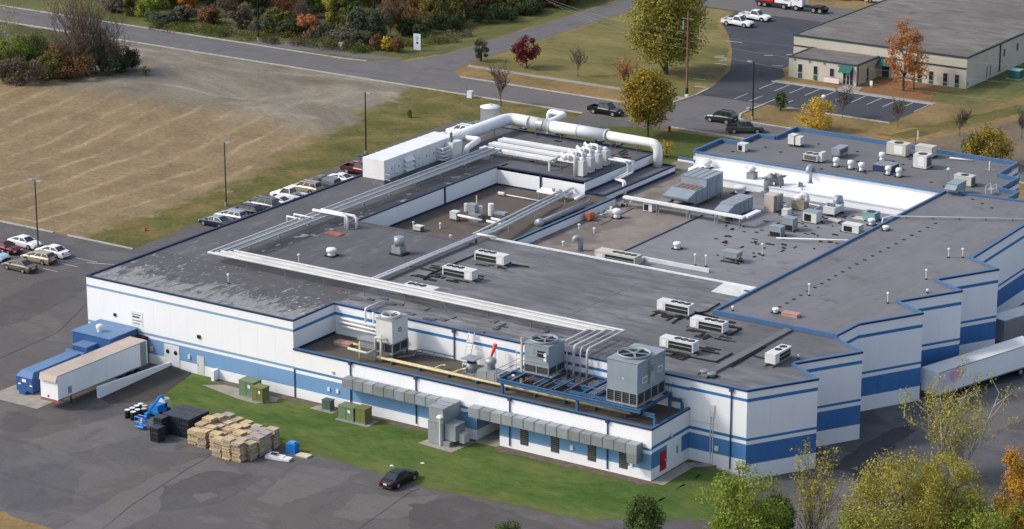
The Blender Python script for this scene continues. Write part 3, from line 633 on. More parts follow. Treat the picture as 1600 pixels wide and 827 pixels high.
# ---- white packaged air handler on the west roof
AH = thing('packaged_air_handler', 'long white container shaped air handler on the west edge of the roof', 'air handler', (3.9,58.5,8.75))
bx = MB(); bx.box(-1.7,1.7,-8.1,7.9,.75,3.35); bx.build('casing', M_PWH, AH)
MB().box(-1.62,1.62,-8.0,7.8,0,.75).build('curb', M_STEEL, AH)
for i in range(12): MB().box(-1.76,1.76,-7.9+i*1.35,-7.85+i*1.35,3.35,3.385).build('roof_rib', M_PWH, AH)
for i in range(8):
    y = -7.4+i*1.55
    d = MB().box(1.7,1.74,y,y+1.0,1.0,3.0).build('door', M_PWH, AH); MB().box(1.742,1.79,y+.82,y+.92,1.9,2.1).build('handle', M_BLK, d)
for k in range(3): MB().add([(1.75,-3.9,1.3+.62*k),(2.35,-3.9,1.1+.62*k),(2.35,-2.1,1.1+.62*k),(1.75,-2.1,1.3+.62*k),(1.75,-3.9,1.62+.62*k),(1.75,-2.1,1.62+.62*k)], [(0,1,2,3),(0,4,1),(3,2,5),(1,4,5,2),(0,3,5,4)]).build('intake_hood', M_PWH, AH)
MB().box(1.75,2.15,-1.8,-.9,1.2,2.6).build('control_box', M_UNIT, AH)
MB().box(1.8,3.0,5.4,7.6,.3,2.9).build('burner_cabinet', M_PWH, AH)
MB().cyl((2.4,5.9,2.9), (2.4,5.9,4.2), .2, 10).build('flue', M_STEEL, AH)
m = MB()
for k in range(4): m.tube([(1.8,3.6,1+.5*k),(2.7,3.6,1+.5*k),(2.7,5.2,1+.5*k)], .14, 6)
m.build('gas_train', M_UNIT, AH)
m = MB()
for y in (-8.1,-6.5): m.bar((2.6,y,0),(2.6,y,1.6), .05)
m.bar((2.6,-8.1,1.6),(2.6,-6.5,1.6), .05).bar((1.8,-8.1,1.6),(2.6,-8.1,1.6), .05).bar((1.8,-8.1,.9),(2.6,-8.1,.9), .05); m.build('guard_rail', M_GALV, AH)
# ---- big white duct and tank
DU = thing('round_duct', 'big white round duct running along the back of the roof and down at its corner', 'duct', (2.6,66,8.75))
L = lambda *p: Vector(p)-Vector((2.6,66,8.75))
ZD = 10.45
def rounded(pts, rad=1.6, n=5):
    out = [Vector(pts[0])]
    for i in range(1, len(pts)-1):
        p, a, b = Vector(pts[i]), Vector(pts[i-1]), Vector(pts[i+1]); u, v = (a-p).normalized(), (b-p).normalized()
        for k in range(n+1):
            q = k/n; out.append((p+u*rad)*(1-q)**2+p*2*q*(1-q)+(p+v*rad)*q*q)
    return out+[Vector(pts[-1])]
MB().tube(rounded([L(2.7,66,ZD),L(2.9,83.4,ZD),L(10,82.9,ZD)]), .84, 16).build('duct_section', M_PWH, DU, True)
MB().tube([L(10,82.8,ZD),L(19,82.8,ZD)], .80, 16).build('duct_section', M_PWH, DU, True)
MB().tube(rounded([L(19,82.8,ZD),L(27.0,82.8,ZD-.05),L(27.0,82.8,7.35)], 1.1), .62, 16).build('duct_section', M_PWH, DU, True)
for x in (6.5,10,14.5,19): MB().tube([L(x-.07,82.8,ZD),L(x+.07,82.8,ZD)], .88, 16).build('joint_band', M_UNIT, DU)
MB().tube([L(8.0,82.8,ZD),L(9.0,82.8,ZD)], .86, 16).build('collar', M_GALV, DU)
MB().tube(rounded([L(9.2,83.4,ZD+.3),L(9.3,87.6,ZD+.5),L(6.4,88.0,ZD+.5),L(6.4,88.0,6)], .7), .42, 12).build('branch', M_PWH, DU, True)
MB().tube(rounded([L(3.0,71.5,ZD-.2),L(5.6,72,ZD-.2),L(6.3,68,ZD-.4),L(6.3,67.6,8.75)], .6), .42, 12).build('branch', M_PWH, DU, True)
for x in (5,8,12,16,20,24): m = MB(); m.bar(L(x,82.2,8.75),L(x,82.2,ZD-.6), .07).bar(L(x,83.4,8.75),L(x,83.4,ZD-.6), .07).bar(L(x,82,ZD-.75),L(x,83.6,ZD-.75), .07); m.build('support_frame', M_STEEL, DU)
for y in (69,74,79): m = MB(); m.bar(L(2,y,8.75),L(2,y,ZD-.6), .07).bar(L(3.3,y,8.75),L(3.3,y,ZD-.6), .07); m.build('support_frame', M_STEEL, DU)
p = at(766,166.5,10.7)
TK = thing('storage_tank', 'white upright cylindrical tank behind the bend of the big duct', 'tank', (p.x,p.y,.01))
MB().lathe(0,0,[(1.38,0),(1.38,10.6),(1.42,10.6),(1.42,10.7),(.7,10.9),(.05,10.98)], 28).build('shell', M_PWH, TK, True)
MB().cyl((.2,-.2,10.85),(.2,-.2,11.12), .2, 10).build('hatch', M_PWH, TK)
def mushroom(px, py, z, r, h, label, group=None, mat=None, base=True):
    q = at(px, py, z); t = thing('roof_vent', label, 'vent', (q.x,q.y,z), 0, group); mat = mat or M_PWH
    MB().lathe(0,0,[(r*.9,.02),(r*.68,h*.3),(r*.62,h*.55)], 14).build('neck', mat, t, True)
    MB().lathe(0,0,[(r*.86,h*.5),(r,h*.56),(r,h*.84),(r*.86,h*.93),(r*.5,h*.97),(r*.05,h*.98)], 16).build('cap', mat, t, True)
    if base: MB().cbox(0,0,0,r*2.1,r*2.1,.12).build('curb', M_BLK, t)
    return t
GM = 'squat white vents below the big duct'
for px, py, lb in ((820,201,'squat white vent below the duct nearest the grey collar'),(877,210.5,'second squat white vent below the big duct'),(938,221,'third squat white vent below the duct, near its thinner end'),(965.5,226.5,'squat white vent below the thin end of the duct')):
    mushroom(px, py, 8.75, .55, .75, lb, GM)
# ---- white flat ducts and exchanger cluster on the back roof
starts = [(750,230.5,9.75),(764.5,224,9.75),(779.5,217.5,9.75)]
for i, (px, py, z) in enumerate(starts):
    q = at(px, py, z); t = thing('flat_duct', ('front','middle','rear')[i]+' one of the three long white flat ducts on the back roof', 'duct', (q.x,q.y,8.75), 0, 'three flat white ducts')
    Ln = 12.0+.6*i
    MB().box(.5,Ln,-.4,.4,.8,1.15).build('duct', M_PWH, t); MB().box(0,.6,-.3,.3,.7,1.05).build('end_piece', M_PWH, t)
    MB().box(.6,Ln,-.28,.28,1.15,1.3).build('cover', M_PWH, t)
    for x in (1.5,5,9): m = MB(); m.bar((x,-.3,0),(x,-.3,.8), .06).bar((x,.3,0),(x,.3,.8), .06); m.build('leg', M_STEEL, t)
EX = [(905,276),(917,270.5),(929,265),(941,259.5)]
for i, (px, py) in enumerate(EX):
    q = at(px, py, 8.75); t = thing('heat_exchanger', ('white ribbed upright vessel nearest the corner in the pipe cluster','second upright vessel of the white pipe cluster','third upright vessel of the white pipe cluster','rearmost upright vessel of the white pipe cluster')[i], 'heat exchanger', (q.x,q.y,8.75), 0, 'upright vessels of the white pipe cluster')
    MB().cbox(.2,.3,.15,1.0,1.0,1.95).build('casing', M_UNIT, t)
    for k in range(4): MB().box(.7,.76,-.15+.25*k,-.02+.25*k,.2,2.0).build('rib', M_UNIT, t)
    MB().tube(rounded([Vector((-.45,-.3,0)),Vector((-.45,-.3,2.7)),Vector((-1.6,.1,2.7)),Vector((-1.6,.1,2.0))], .35, 4), .21, 10).build('riser', M_UNIT, t, True)
    MB().box(-.3,.7,-.2,.8,2.1,2.16).build('head_plate', M_PWH, t)
    for k in range(4): MB().lathe(.2-.85*k,.35,[(.34,1.86 if k else 2.16),(.36,2.35),(.3,2.5),(.12,2.56)], 12).build('drum_cap', M_PWH, t, True)
    m = MB()
    for k in range(3): m.tube(rounded([Vector((-.9-.9*k,.3,1.6)),Vector((-.9-.9*k,.3,2.5)),Vector((-1.5-.9*k,.9,2.5)),Vector((-1.5-.9*k,.9,1.7))], .25, 3), .17, 8)
    m.build('pipe_loops', M_PWH, t, True)
    MB().box(-3.4,-.4,.1,.9,1.6,1.85).build('manifold', M_PWH, t)
    for x in (-3.2,-1.0): MB().bar((x,.5,0),(x,.5,1.6), .1).build('leg', M_STEEL, t)
V = lambda px, py, z: at(px, py, z)
pipes('pipe_run', 'white pipes from the vessel cluster stepping down two roof levels', 'pipes',
      [rounded([V(930,245,9.8),V(978,253.5,9.8),V(981,254,9.8),V(981,270,8.3),V(960,280,7.9),V(974,284,7.9),V(974,305,6.5)], .3, 3),
       rounded([V(935,243,9.9),V(986,252,9.9),V(989,252.5,9.9),V(989,269,8.4),V(966,280.5,7.9),V(977,283.5,7.9),V(977,304,6.5)], .3, 3)], .15, M_PWH)
pipes('drop_pipe', 'white pipe dropping from the vessel cluster down the courtyard wall', 'pipes', [rounded([V(876,244,9.9),V(859,252,9.9),V(858.5,253,9.9),V(858.5,289,7.0)], .3, 3)], .15, M_UNIT)
a = V(846,293,7.6); t = thing('valve_rack', 'white valve manifold at the north wall of the brown courtyard roof', 'pipes', (a.x,a.y,6.4))
for k in range(3): MB().tube([(0,-.5*k,1.1-.1*k),(6.3,-.5*k,1.1-.1*k)], .16, 8).build('pipe', M_PWH, t, True)
for x in (.3,3,6): m = MB(); m.bar((x,.1,0),(x,.1,1.1), .1).bar((x,-1.1,0),(x,-1.1,.9), .1); m.build('leg', M_GALV, t)
MB().cyl((6.3,-1.6,1.0),(6.3,.3,1.0), .26, 10).build('header', M_PWH, t, True)
for x in (2.2,3.2,4.2): MB().cbox(x,-.5,1.15,.3,.3,.35).build('valve', M_GALV, t)
# ---- courtyard roof items
def boxunit(name, label, cat, px, py, z, sx, sy, sz, mat, lift=0.0, parts=(), rz=0, group=None, top=None):
    q = at(px, py, z); t = thing(name, label, cat, (q.x,q.y,z), rz, group)
    MB().cbox(0,0,lift,sx,sy,sz).build('casing', mat, t)
    MB().cbox(0,0,lift+sz,sx+.08,sy+.08,.05).build('lid', top or mat, t)
    if lift > .05:
        for a in (-1,1):
            for b in (-1,1): MB().bar((a*sx*.42,b*sy*.42,0),(a*sx*.42,b*sy*.42,lift), .09).build('leg', M_STEEL, t)
    for p in parts:
        if p == 'fan': fan(t, 0, 0, lift+sz+.05, min(sx,sy)*.36)
        elif p == 'fans2': fan(t, -sx*.24, 0, lift+sz+.05, min(sx*.22,sy*.36)); fan(t, sx*.24, 0, lift+sz+.05, min(sx*.22,sy*.36))
        elif p == 'louvre':
            l = MB().box(-sx*.42,sx*.42,-sy/2-.03,-sy/2-.005,lift+.12*sz,lift+.85*sz).build('louvre', M_LOUV, t)
        elif p == 'open': MB().box(-sx*.4,sx*.1,-sy/2-.03,-sy/2-.005,lift+.1*sz,lift+.8*sz).build('opening', M_BLK, t)
        elif p == 'openlow': MB().box(-sx*.44,sx*.44,-sy/2-.03,-sy/2-.005,lift+.04*sz,lift+.48*sz).build('opening', M_BLK, t)
        elif p == 'side': MB().box(sx/2+.005,sx/2+.03,-sy*.4,sy*.4,lift+.1*sz,lift+.85*sz).build('grille', M_LOUV, t)
        elif p == 'skid':
            for b in (-1,1): MB().box(-sx*.62,sx*.62,b*sy*.4-.09,b*sy*.4+.09,.003,.14).build('skid', M_BLK, t)
        elif p == 'hood': MB().add([(-sx*.5,-sy/2,lift+sz*.9),(sx*.5,-sy/2,lift+sz*.9),(sx*.5,-sy/2-sz*.7,lift+sz*.45),(-sx*.5,-sy/2-sz*.7,lift+sz*.45),(-sx*.5,-sy/2,lift+sz*.3),(sx*.5,-sy/2,lift+sz*.3)], [(0,3,2,1),(0,4,3),(1,2,5),(3,4,5,2)]).build('hood', mat, t)
        elif p == 'panel': MB().box(-sx*.1,sx*.35,-sy/2-.035,-sy/2-.006,lift+.15*sz,lift+.9*sz).build('access_panel', M_PWH, t)
    return t
boxunit('fan_box', 'small grey fan box at the left end of the white pipe in the brown courtyard', 'fan unit', 711,345,6.4,1.0,.9,.85,M_UNIT,.35,('side',))
pipes('blower_pipe', 'white horizontal pipe crossing the brown courtyard roof', 'pipes', [[V(716,336.5,7.6),V(753,344.5,7.6)],[V(761,345.5,7.6),V(790,352,7.6)],[V(768,341.5,7.8),V(790,346.5,7.8)]], .17, M_PWH)
a = V(737,340,6.4); t = thing('pump_skid', 'cluster of grey tanks and pumps in the brown courtyard', 'pump', (a.x,a.y,6.4))
for k in range(4): MB().cyl((-1.2+.7*k,.6,.5),(-1.2+.7*k,.6,1.5), .33, 10).build('vessel', M_UNIT, t)
MB().cbox(.3,-.2,.9,1.2,.9,1.0).build('tank', M_GALV, t); MB().cbox(1.2,-1.1,0,1.6,.9,.9).build('cabinet', M_GALD, t)
MB().cyl((2.6,.5,.6),(2.6,.5,2.1), .38, 10).build('motor', M_PWH, t); MB().cbox(3.9,.8,.9,1.7,.9,.25).build('shelf', M_GALV, t)
for x in (-1,1,3,4.4): MB().bar((x,.4,0),(x,.4,.9), .1).build('leg', M_STEEL, t)
a = V(745,338,6.4); t = thing('vent_stack', 'tall thin yellow vent pole in the brown courtyard', 'pole', (a.x,a.y,6.4)); MB().cyl((0,0,0),(0,0,2.7), .09, 6).build('pole', M_YEL, t); MB().cbox(0,0,0,.3,.3,.1).build('base', M_YEL, t)
t = pipes('conduit_run', 'thin pale conduit across the back of the brown courtyard roof', 'pipes', [[V(783,303,6.6),V(864,318,6.6)]], .09, M_UNIT)
MB().cyl(V(779,302,6.7)-t.location, V(788,303.5,6.7)-t.location, .25, 8).build('end_cap', M_UNIT, t)
pipes('gate_pipe', 'white bent pipe at the corner between two roofs', 'pipes', [rounded([V(744,379,8.2),V(744,366,9.4),V(775,371,9.4)], .3, 3)], .17, M_PWH)
boxunit('roof_hood', 'small pale hooded vent near the front of the brown courtyard roof', 'vent', 654,361,6.4,1.1,.9,.45,M_UNIT,.2,('side',))
for px, py, lb in ((646,355,'short white vent pipe by the courtyard front edge'),(688,357,'short white vent pipe in the middle of the courtyard front'),(704,376,'short white pipe at the right of the courtyard front')):
    q = at(px,py,6.4); t = thing('vent_pipe', lb, 'vent', (q.x,q.y,6.4)); MB().cyl((0,0,0),(0,0,.6), .1, 8).build('pipe', M_PWH, t); MB().lathe(0,0,[(.17,.55),(.17,.7),(.05,.75)],8).build('cap', M_PWH, t)
# round galvanised duct on the divider roof
a, b = V(846,344,7.9), V(893,318,7.9); t = thing('spiral_duct', 'half round galvanised duct lying on the narrow divider roof', 'duct', (a.x,a.y,7.25))
MB().tube([(0,0,.36),(.15,9.5,.36)], .36, 14).build('duct', M_GALD, t, True); MB().tube([(0,-.8,.42),(0,-.02,.42)], [.55,.48], 14).build('end_bell', M_GALV, t, True)
for y in (2,5,8): MB().cbox(0,y,.02,1.1,.2,.16).build('saddle', M_STEEL, t)
pipes('flexible_hose', 'dark hose lying beside the galvanised duct', 'pipes', [[V(858,346,7.4),V(880,335,7.4),V(905,322,7.4),V(918,316,7.6),V(922,312,7.6)]], .13, M_GALD)
# ---- tan roof items
mushroom(964,341,6.4,.55,1.25,'white turbine vent in the middle of the tan gravel roof')
t = boxunit('cage_unit', 'grey open cage unit under the white beam on the tan roof', 'fan unit', 1015,330,6.4,1.3,1.1,1.1,M_UNIT,.1,('open','fan'))
q = at(922,345,6.4); t = thing('drum', 'rusty orange round drum against the white divider wall', 'drum', (q.x,q.y,6.4)); MB().cyl((-.1,-.5,.55),(-.1,.6,.55), .52, 16).build('shell', M_ORNG, t); MB().cyl((-.1,-.55,.55),(-.1,-.5,.55), .44, 16).build('lid', M_RUST, t)
for px, py, nm, lb, mt in ((938,340,'scrap_heap','grey scrap frame beside the orange drum',M_GALD),(953,333,'scrap_pipe','white scrap pipe lying by the divider wall',M_PWH),(976,323,'scrap_bin','dark bin below the white beam corner',M_DARK)):
    q = at(px,py,6.4); t = thing(nm, lb, 'scrap', (q.x,q.y,6.4), .4); MB().cbox(0,0,0,.9,.5,.35).build('body', mt, t); MB().bar((-.7,-.2,.1),(.8,.4,.6), .12).build('bar', M_UNIT, t); MB().cyl((.1,.3,.3),(.1,.3,.75), .2, 8).build('stub', mt, t)
def gooseneck(px, py, z, r, h, label, mat, az):
    q = at(px, py, z); t = thing('gooseneck_vent', label, 'vent', (q.x,q.y,z), az)
    MB().tube(rounded([Vector((0,0,0)),Vector((0,0,h)),Vector((r*2.2,0,h)),Vector((r*2.2,0,h-r*1.2))], r*1.05, 5), r, 12).build('neck', mat, t, True)
    MB().cyl((0,0,0),(0,0,.08), r*1.5, 12).build('flange', M_STEEL, t); MB().cyl((r*2.2,0,h-r*1.22),(r*2.2,0,h-r*1.18), r*.85, 12).build('mouth', M_BLK, t); return t
gooseneck(907,392,6.4,.34,1.7,'grey gooseneck vent behind the white roof edge', M_GALV, math.pi*1.25)
for px, py, lb in ((928.5,364,'thin vent stub in the middle of the tan gravel'),(905,358,'small white cap on the tan gravel near the divider'),(880,385,'small white dome by the white roof edge')):
    q = at(px,py,6.4); t = thing('vent_pipe', lb, 'vent', (q.x,q.y,6.4)); MB().cyl((0,0,0),(0,0,.55), .1, 8).build('pipe', M_UNIT, t); MB().lathe(0,0,[(.2,.5),(.2,.62),(.05,.7)],8).build('cap', M_PWH, t)
pipes('cable_run', 'dark cable snaking along the tan gravel roof', 'cable', [[V(925,347,6.44),V(940,350.5,6.44),V(952,345,6.44),V(970,335,6.44),V(990,325,6.44)]], .07, M_STEEL)
a, b, c = V(975,306,8.0), V(1160,340,8.0), V(1182,329,8.0)
t = thing('raised_beam_duct', 'long white flat cable trunk on legs between tan roof and grey air handlers', 'duct', (a.x,a.y,6.4))
MB().box(0,b.x-a.x,-.35,.35,1.35,1.6).build('trunk', M_PWH, t); MB().box(b.x-a.x-.35,b.x-a.x+.35,.35,c.y-b.y,1.34,1.59).build('trunk', M_PWH, t)
MB().box(.5,12.5,.9,1.25,.6,1.15).build('side_tray', M_GALV, t)
for x in (.5,5,9.5,13.5,17): m = MB(); m.bar((x,-.3,0),(x,-.3,1.35), .1).bar((x,.3,0),(x,.3,1.35), .1).bar((x,-.4,.8),(x,.4,.8), .08); m.build('leg', M_GALV, t)
# ---- large blue-grey air handlers
t = thing('air_handler', 'largest blue grey air handler with ribbed top and side hood', 'air handler', (36.3,69,6.4))
MB().box(0,3.7,4.1,8.4,.65,3.35).build('fan_section', M_GUN, t)
for k in range(4): MB().box(-.06+.96*k,.02+.96*k,4.05,8.45,3.36,3.42).build('seam', M_GALV, t)
MB().box(-.08,3.78,4.02,8.48,3.3,3.36).build('lid', M_GALV, t)
MB().box(0,3.7,1.5,4.08,.65,2.35).build('coil_section', M_GUN, t)
for k in range(5): MB().box(.25+.68*k,.75+.68*k,1.8,3.8,2.352,2.41).build('damper', M_RUST if k % 2 else M_STEEL, t)
MB().add([(0,1.5,2.3),(3.7,1.5,2.3),(3.7,-.6,1.75),(0,-.6,1.75),(0,1.5,.7),(3.7,1.5,.7),(3.7,-.5,1.45),(0,-.5,1.45)], [(0,3,2,1),(3,7,6,2),(7,4,5,6),(0,4,7,3),(1,2,6,5)]).build('intake_hood', M_GUN, t)
for k in range(5): MB().box(3.7,3.74,1.6+1.4*k,1.64+1.4*k,.7,2.3 if k < 2 else 3.25).build('seam', M_GALD, t)
for k in range(2): MB().box(3.71,3.75,5.0+1.6*k,6.1+1.6*k,.9,2.8).build('door', M_GUN, t)
for x in (.2,3.5):
    MB().box(x-.1,x+.1,-.2,8.4,.45,.64).build('rail', M_STEEL, t)
    for y in (1.6,5,8.2): MB().bar((x,y,0),(x,y,.5), .14).build('leg', M_STEEL, t)
t = thing('air_handler', 'smaller blue grey air handler with sloped hood right of the largest one', 'air handler', (44.9,66.6,6.52))
MB().box(0,2.0,1.5,6.4,.45,2.05).build('casing', M_GUN, t); MB().box(-.05,2.05,1.45,6.45,2.05,2.1).build('lid', M_GALV, t)
MB().add([(0,1.5,2.0),(2,1.5,2.0),(2,-.1,1.5),(0,-.1,1.5),(0,1.5,.5),(2,1.5,.5),(2,0,1.2),(0,0,1.2)], [(0,3,2,1),(3,7,6,2),(7,4,5,6),(0,4,7,3),(1,2,6,5)]).build('intake_hood', M_GUN, t)
for k in range(4): MB().box(2.0,2.04,1.9+1.1*k,1.95+1.1*k,.5,2.0).build('seam', M_GALD, t)
for k in range(3): MB().box(-.05,2.05,2.6+1.2*k,2.66+1.2*k,2.1,2.15).build('seam', M_GALD, t)
for x in (.15,1.85):
    for y in (1.7,6.2): MB().bar((x,y,0),(x,y,.5), .14).build('leg', M_STEEL, t)
# ------------------------------------------------------------------ cooling towers and the lower front roof
def tower(x0, x1, y0, y1, z0, z1, ztop, label, mat, legs=0.0, bays=4, single=True):
    t = thing('cooling_tower', label, 'cooling tower', (x0,y0,z0)); X, Y = x1-x0, y1-y0; H = z1-z0; hl = H*.30
    MB().box(0,X,0,Y,hl,H).build('casing', mat, t); MB().box(-.06,X+.06,-.06,Y+.06,H-.01,H+.06).build('deck', M_GALV, t)
    MB().box(.06,X-.06,.06,Y-.06,.12,hl).build('fill_section', M_DARK, t)
    MB().box(-.05,X+.05,-.05,Y+.05,-.02,.16).build('basin', M_GALV, t)
    MB().box(-.03,X+.03,-.03,Y+.03,hl-.06,hl+.06).build('girt', M_GALV, t)
    for i in range(bays+1):
        MB().box(X*i/bays-.05,X*i/bays+.05,-.04,.05,.1,hl).build('louvre_post', M_GALV, t); MB().box(X-.05,X+.04,Y*i/bays-.05,Y*i/bays+.05,.1,hl).build('louvre_post', M_GALV, t)
    for i in range(bays):
        m = MB()
        for k in range(5): m.box(X*i/bays+.06,X*(i+1)/bays-.06,.0,.05,.22+k*(hl-.25)/5,.27+k*(hl-.25)/5)
        m.build('louvre', M_LOUV, t)
        m = MB()
        for k in range(5): m.box(X-.05,X-.0,Y*i/bays+.06,Y*(i+1)/bays-.06,.22+k*(hl-.25)/5,.27+k*(hl-.25)/5)
        m.build('louvre', M_LOUV, t)
    r = min(X,Y)*.49; cx, cy = X*.5, (Y*.42 if Y > X*1.3 else Y*.5); h = ztop-z1
    MB().lathe(cx,cy,[(r*.97,H+.05),(r,H+h),(r*.95,H+h),(r*.92,H+.08)], 32).build('fan_stack', mat, t, True)
    MB().cyl((cx,cy,H+.07),(cx,cy,H+.09), r*.94, 24).build('fan_well', M_DARK, t)
    for k in range(5):
        a = k*math.pi*.4+.3; MB().cbox(cx+math.cos(a)*r*.48, cy+math.sin(a)*r*.48, H+h*.62, r*.84, r*.13, .05, 0, a).build('blade', M_GALD, t)
    MB().cyl((cx,cy,H+.1),(cx,cy,H+h*.8), r*.13, 10).build('hub', M_GALV, t)
    return t
t = tower(69.6,73.2,1.2,6.7,7.15,11.75,12.1,'biggest cooling tower, blue grey with a wide fan on top', M_GUN)
MB().box(3.6,3.85,2.2,3.0,1.9,4.4).build('motor_mount', M_GALV, t); MB().box(3.85,4.1,2.3,2.9,3.3,3.9).build('motor', M_GUN, t)
for y in (1.0,4.0): b = MB().box(3.602,3.625,y,y+.95,2.1+y*.12,2.75+y*.12).build('badge', M_PWH, t); MB().box(3.626,3.635,y+.1,y+.85,2.2+y*.12,2.62+y*.12).build('badge_panel', M_GUN, b)
MB().cbox(1.9,-.012,2.7,.15,.02,.15).build('test_port', M_PWH, t)
t = tower(58.0,61.0,3.5,6.6,7.35,10.6,10.95,'middle cooling tower with a white fan, open top panels facing the lawn', M_GUN, bays=2)
m = MB()
for k in range(3): m.box(.2,2.8,-.05,-.01,1.3+.55*k,1.38+.55*k)
m.build('ledge', M_GALV, t); MB().box(1.6,2.6,-.03,-.01,2.0,2.7).build('opening', M_DARK, t); MB().box(.3,1.2,-.03,-.01,2.2,2.8).build('access_panel', M_GALV, t)
for k in range(2): MB().cyl((2.7,-.1,1.9+.5*k),(2.7,-.25,1.9+.5*k), .2, 8).build('nozzle', M_PWH, t)
t = tower(39.0,41.15,3.1,6.0,6.15,9.95,10.35,'left pale cooling tower on legs in the corner of the low roof', M_UNIT, bays=2)
for a in (.1,2.05):
    for b in (.1,2.8): MB().bar((a,b,-.85),(a,b,0), .18).build('leg', M_BEAM, t)
MB().box(2.155,2.175,1.1,1.7,2.3,2.75).build('badge', M_BEAM, t); MB().box(2.176,2.18,1.25,1.55,2.45,2.6).build('badge_mark', M_PWH, t)
pipes('tower_pipes', 'pale pipes rising in front of the left cooling tower', 'pipes', [rounded([Vector((39.3,2.5,5.4)),Vector((39.3,2.5,8.0)),Vector((40.9,2.5,8.0))], .2, 2),[(40.0,2.6,5.4),(40.0,2.6,8.3)],rounded([Vector((36.6,1.2,6.6)),Vector((39.2,1.2,6.5)),Vector((39.2,2.4,6.5))], .2, 2)], .15, M_BEIGE)
pipes('gas_standpipe', 'yellow upright gas pipe left of the pale cooling tower', 'pipes', [[(38.1,1.3,5.35),(38.1,1.3,7.6)],[(37.3,1.3,7.2),(38.1,1.3,7.2)]], .12, M_YEL)
t = pipes('gas_main', 'long yellow gas pipe running the length of the low front roof', 'pipes', [[(39.5,2.5,5.75),(71.6,2.5,5.75)],[(39.4,3.0,5.65),(55,3.0,5.65)],rounded([Vector((46.8,2.9,5.7)),Vector((47.0,4.2,5.8)),Vector((47.4,4.2,5.8))], .3, 2),rounded([Vector((49.2,2.9,5.7)),Vector((49.6,4.3,5.8)),Vector((50.1,4.2,6.0))], .3, 2)], .13, M_YEL)
for i in range(9): MB().box(2+3.7*i,2.15+3.7*i,-.3,.3,-.42,-.1).build('support', M_BEAM, t)
# blue steel platform under the two right towers
t = thing('steel_platform', 'blue steel beam platform carrying two cooling towers above the low roof', 'platform', (56.2,.9,5.32))
def beam(x0, x1, y0, y1, z, h=.38, wd=.3):
    m = MB(); L = math.hypot(x1-x0, y1-y0); rz = math.atan2(y1-y0, x1-x0); cx, cy = (x0+x1)/2, (y0+y1)/2
    m.cbox(cx,cy,z-h,L,wd,.05,0,rz).cbox(cx,cy,z-.05,L,wd,.05,0,rz).cbox(cx,cy,z-h+.05,L,.06,h-.1,0,rz); m.build('beam', M_BEAM, t)
for y in (0,3.0,6.3): beam(0,17.6,y,y,1.75)
for x in (0.2,1.6,4.9,6.5,8.2,9.9,11.6,13.2,15.2,17.4): beam(x,x,.05,6.25,1.748,.3,.2)
beam(17.6,19.0,.5,.5,1.40); beam(17.6,19.0,6.0,6.0,1.40)
for x, y in ((19.0,.5),(19.0,6.0),(9.9,.2),(.6,.2),(5,6.2),(12,6.2),(.6,6.2),(17.4,6.2)): MB().cbox(x,y,.002,.26,.26,1.0 if x > 18 else 1.36).build('post', M_BEAM, t)
for k in range(6): MB().box(1.7+1.3*k,1.8+1.3*k,.4,5.6,1.76,1.84).build('rail', M_RUST if k % 2 else M_GALD, t)
for k in range(3): MB().box(8.5,13.2,.35+.28*k,.43+.28*k,1.76,1.83).build('pipe_rail', M_BEAM, t)
for k in range(3): MB().tube([(10.9+.3*k,.9,1.95),(11.0+.3*k,5.5,1.95)], .08, 6).build('conduit', M_GALV, t)
m = MB()
for y in (0,6.3): m.bar((0,y,1.75),(0,y,2.7), .05)
m.bar((0,0,2.7),(0,6.3,2.7), .05).bar((0,0,2.2),(0,6.3,2.2), .05); m.build('handrail', M_STEEL, t)
m = MB()
for x in (17.6,17.9): m.bar((x,5.6,1.7),(x,5.6,2.7), .05).bar((x,7.2,1.7),(x,7.2,2.7), .05)
m.bar((17.6,5.6,2.7),(17.6,7.2,2.7), .05); m.build('handrail', M_STEEL, t)
t = thing('access_ladder', 'cream pole and pale ladder at the left side of the middle cooling tower', 'ladder', (56.9,4.2,7.1))
MB().cyl((.3,0,-1.7),(.3,0,3.7), .13, 8).build('pole', M_BEIGE, t)
for x in (-.55,0): MB().bar((x,.2,-1.7),(x,.2,2.2), .06).build('stile', M_UNIT, t)
for k in range(11): MB().bar((-.55,.2,-1.5+.35*k),(0,.2,-1.5+.35*k), .05).build('rung', M_UNIT, t)
t = thing('wall_ladder', 'white stepped ladder leaning on the inner wall left of the windsock', 'ladder', (48.3,7.0,5.32))
for x in (0,.75): MB().bar((x,-.9,0),(x,.35,3.6), .09).build('stile', M_PWH, t)
for k in range(9): MB().box(0,.75,-.9+.14*k-.12,-.9+.14*k+.12,.35+.38*k,.42+.38*k).build('step', M_PWH, t)
q = at(773,563,5.32); t = thing('windsock', 'orange windsock on a thin white pole above the low front roof', 'windsock', (52.2,6.6,5.32))
MB().cyl((0,0,0),(0,0,3.3), .05, 6).build('pole', M_PWH, t); MB().cyl((.05,-.05,3.15),(-.35,-.2,1.75), .24, 12, 0, .11).build('sleeve', paint('windsock_orange', (.75,.09,.05), .1, 2), t, True)
q = at(737,583,5.32); t = thing('exhaust_fan', 'grey round roof exhaust fan with flat square hat beside the wall ladder', 'exhaust fan', (q.x,q.y,5.32))
MB().cbox(0,0,0,1.5,1.5,.16).build('curb', M_GALV, t); MB().lathe(0,0,[(.62,.1),(.62,1.2)], 18).build('barrel', M_GALD, t, True); MB().lathe(0,0,[(.5,1.2),(.5,1.65)], 12).build('throat', M_BLK, t); MB().cbox(0,0,1.65,1.7,1.7,.1).build('hat', M_GALV, t)
q = at(750,594,5.32); t = thing('roof_duct', 'grey galvanised roof duct with round fan cowls by the blue platform', 'duct', (q.x,q.y,5.32))
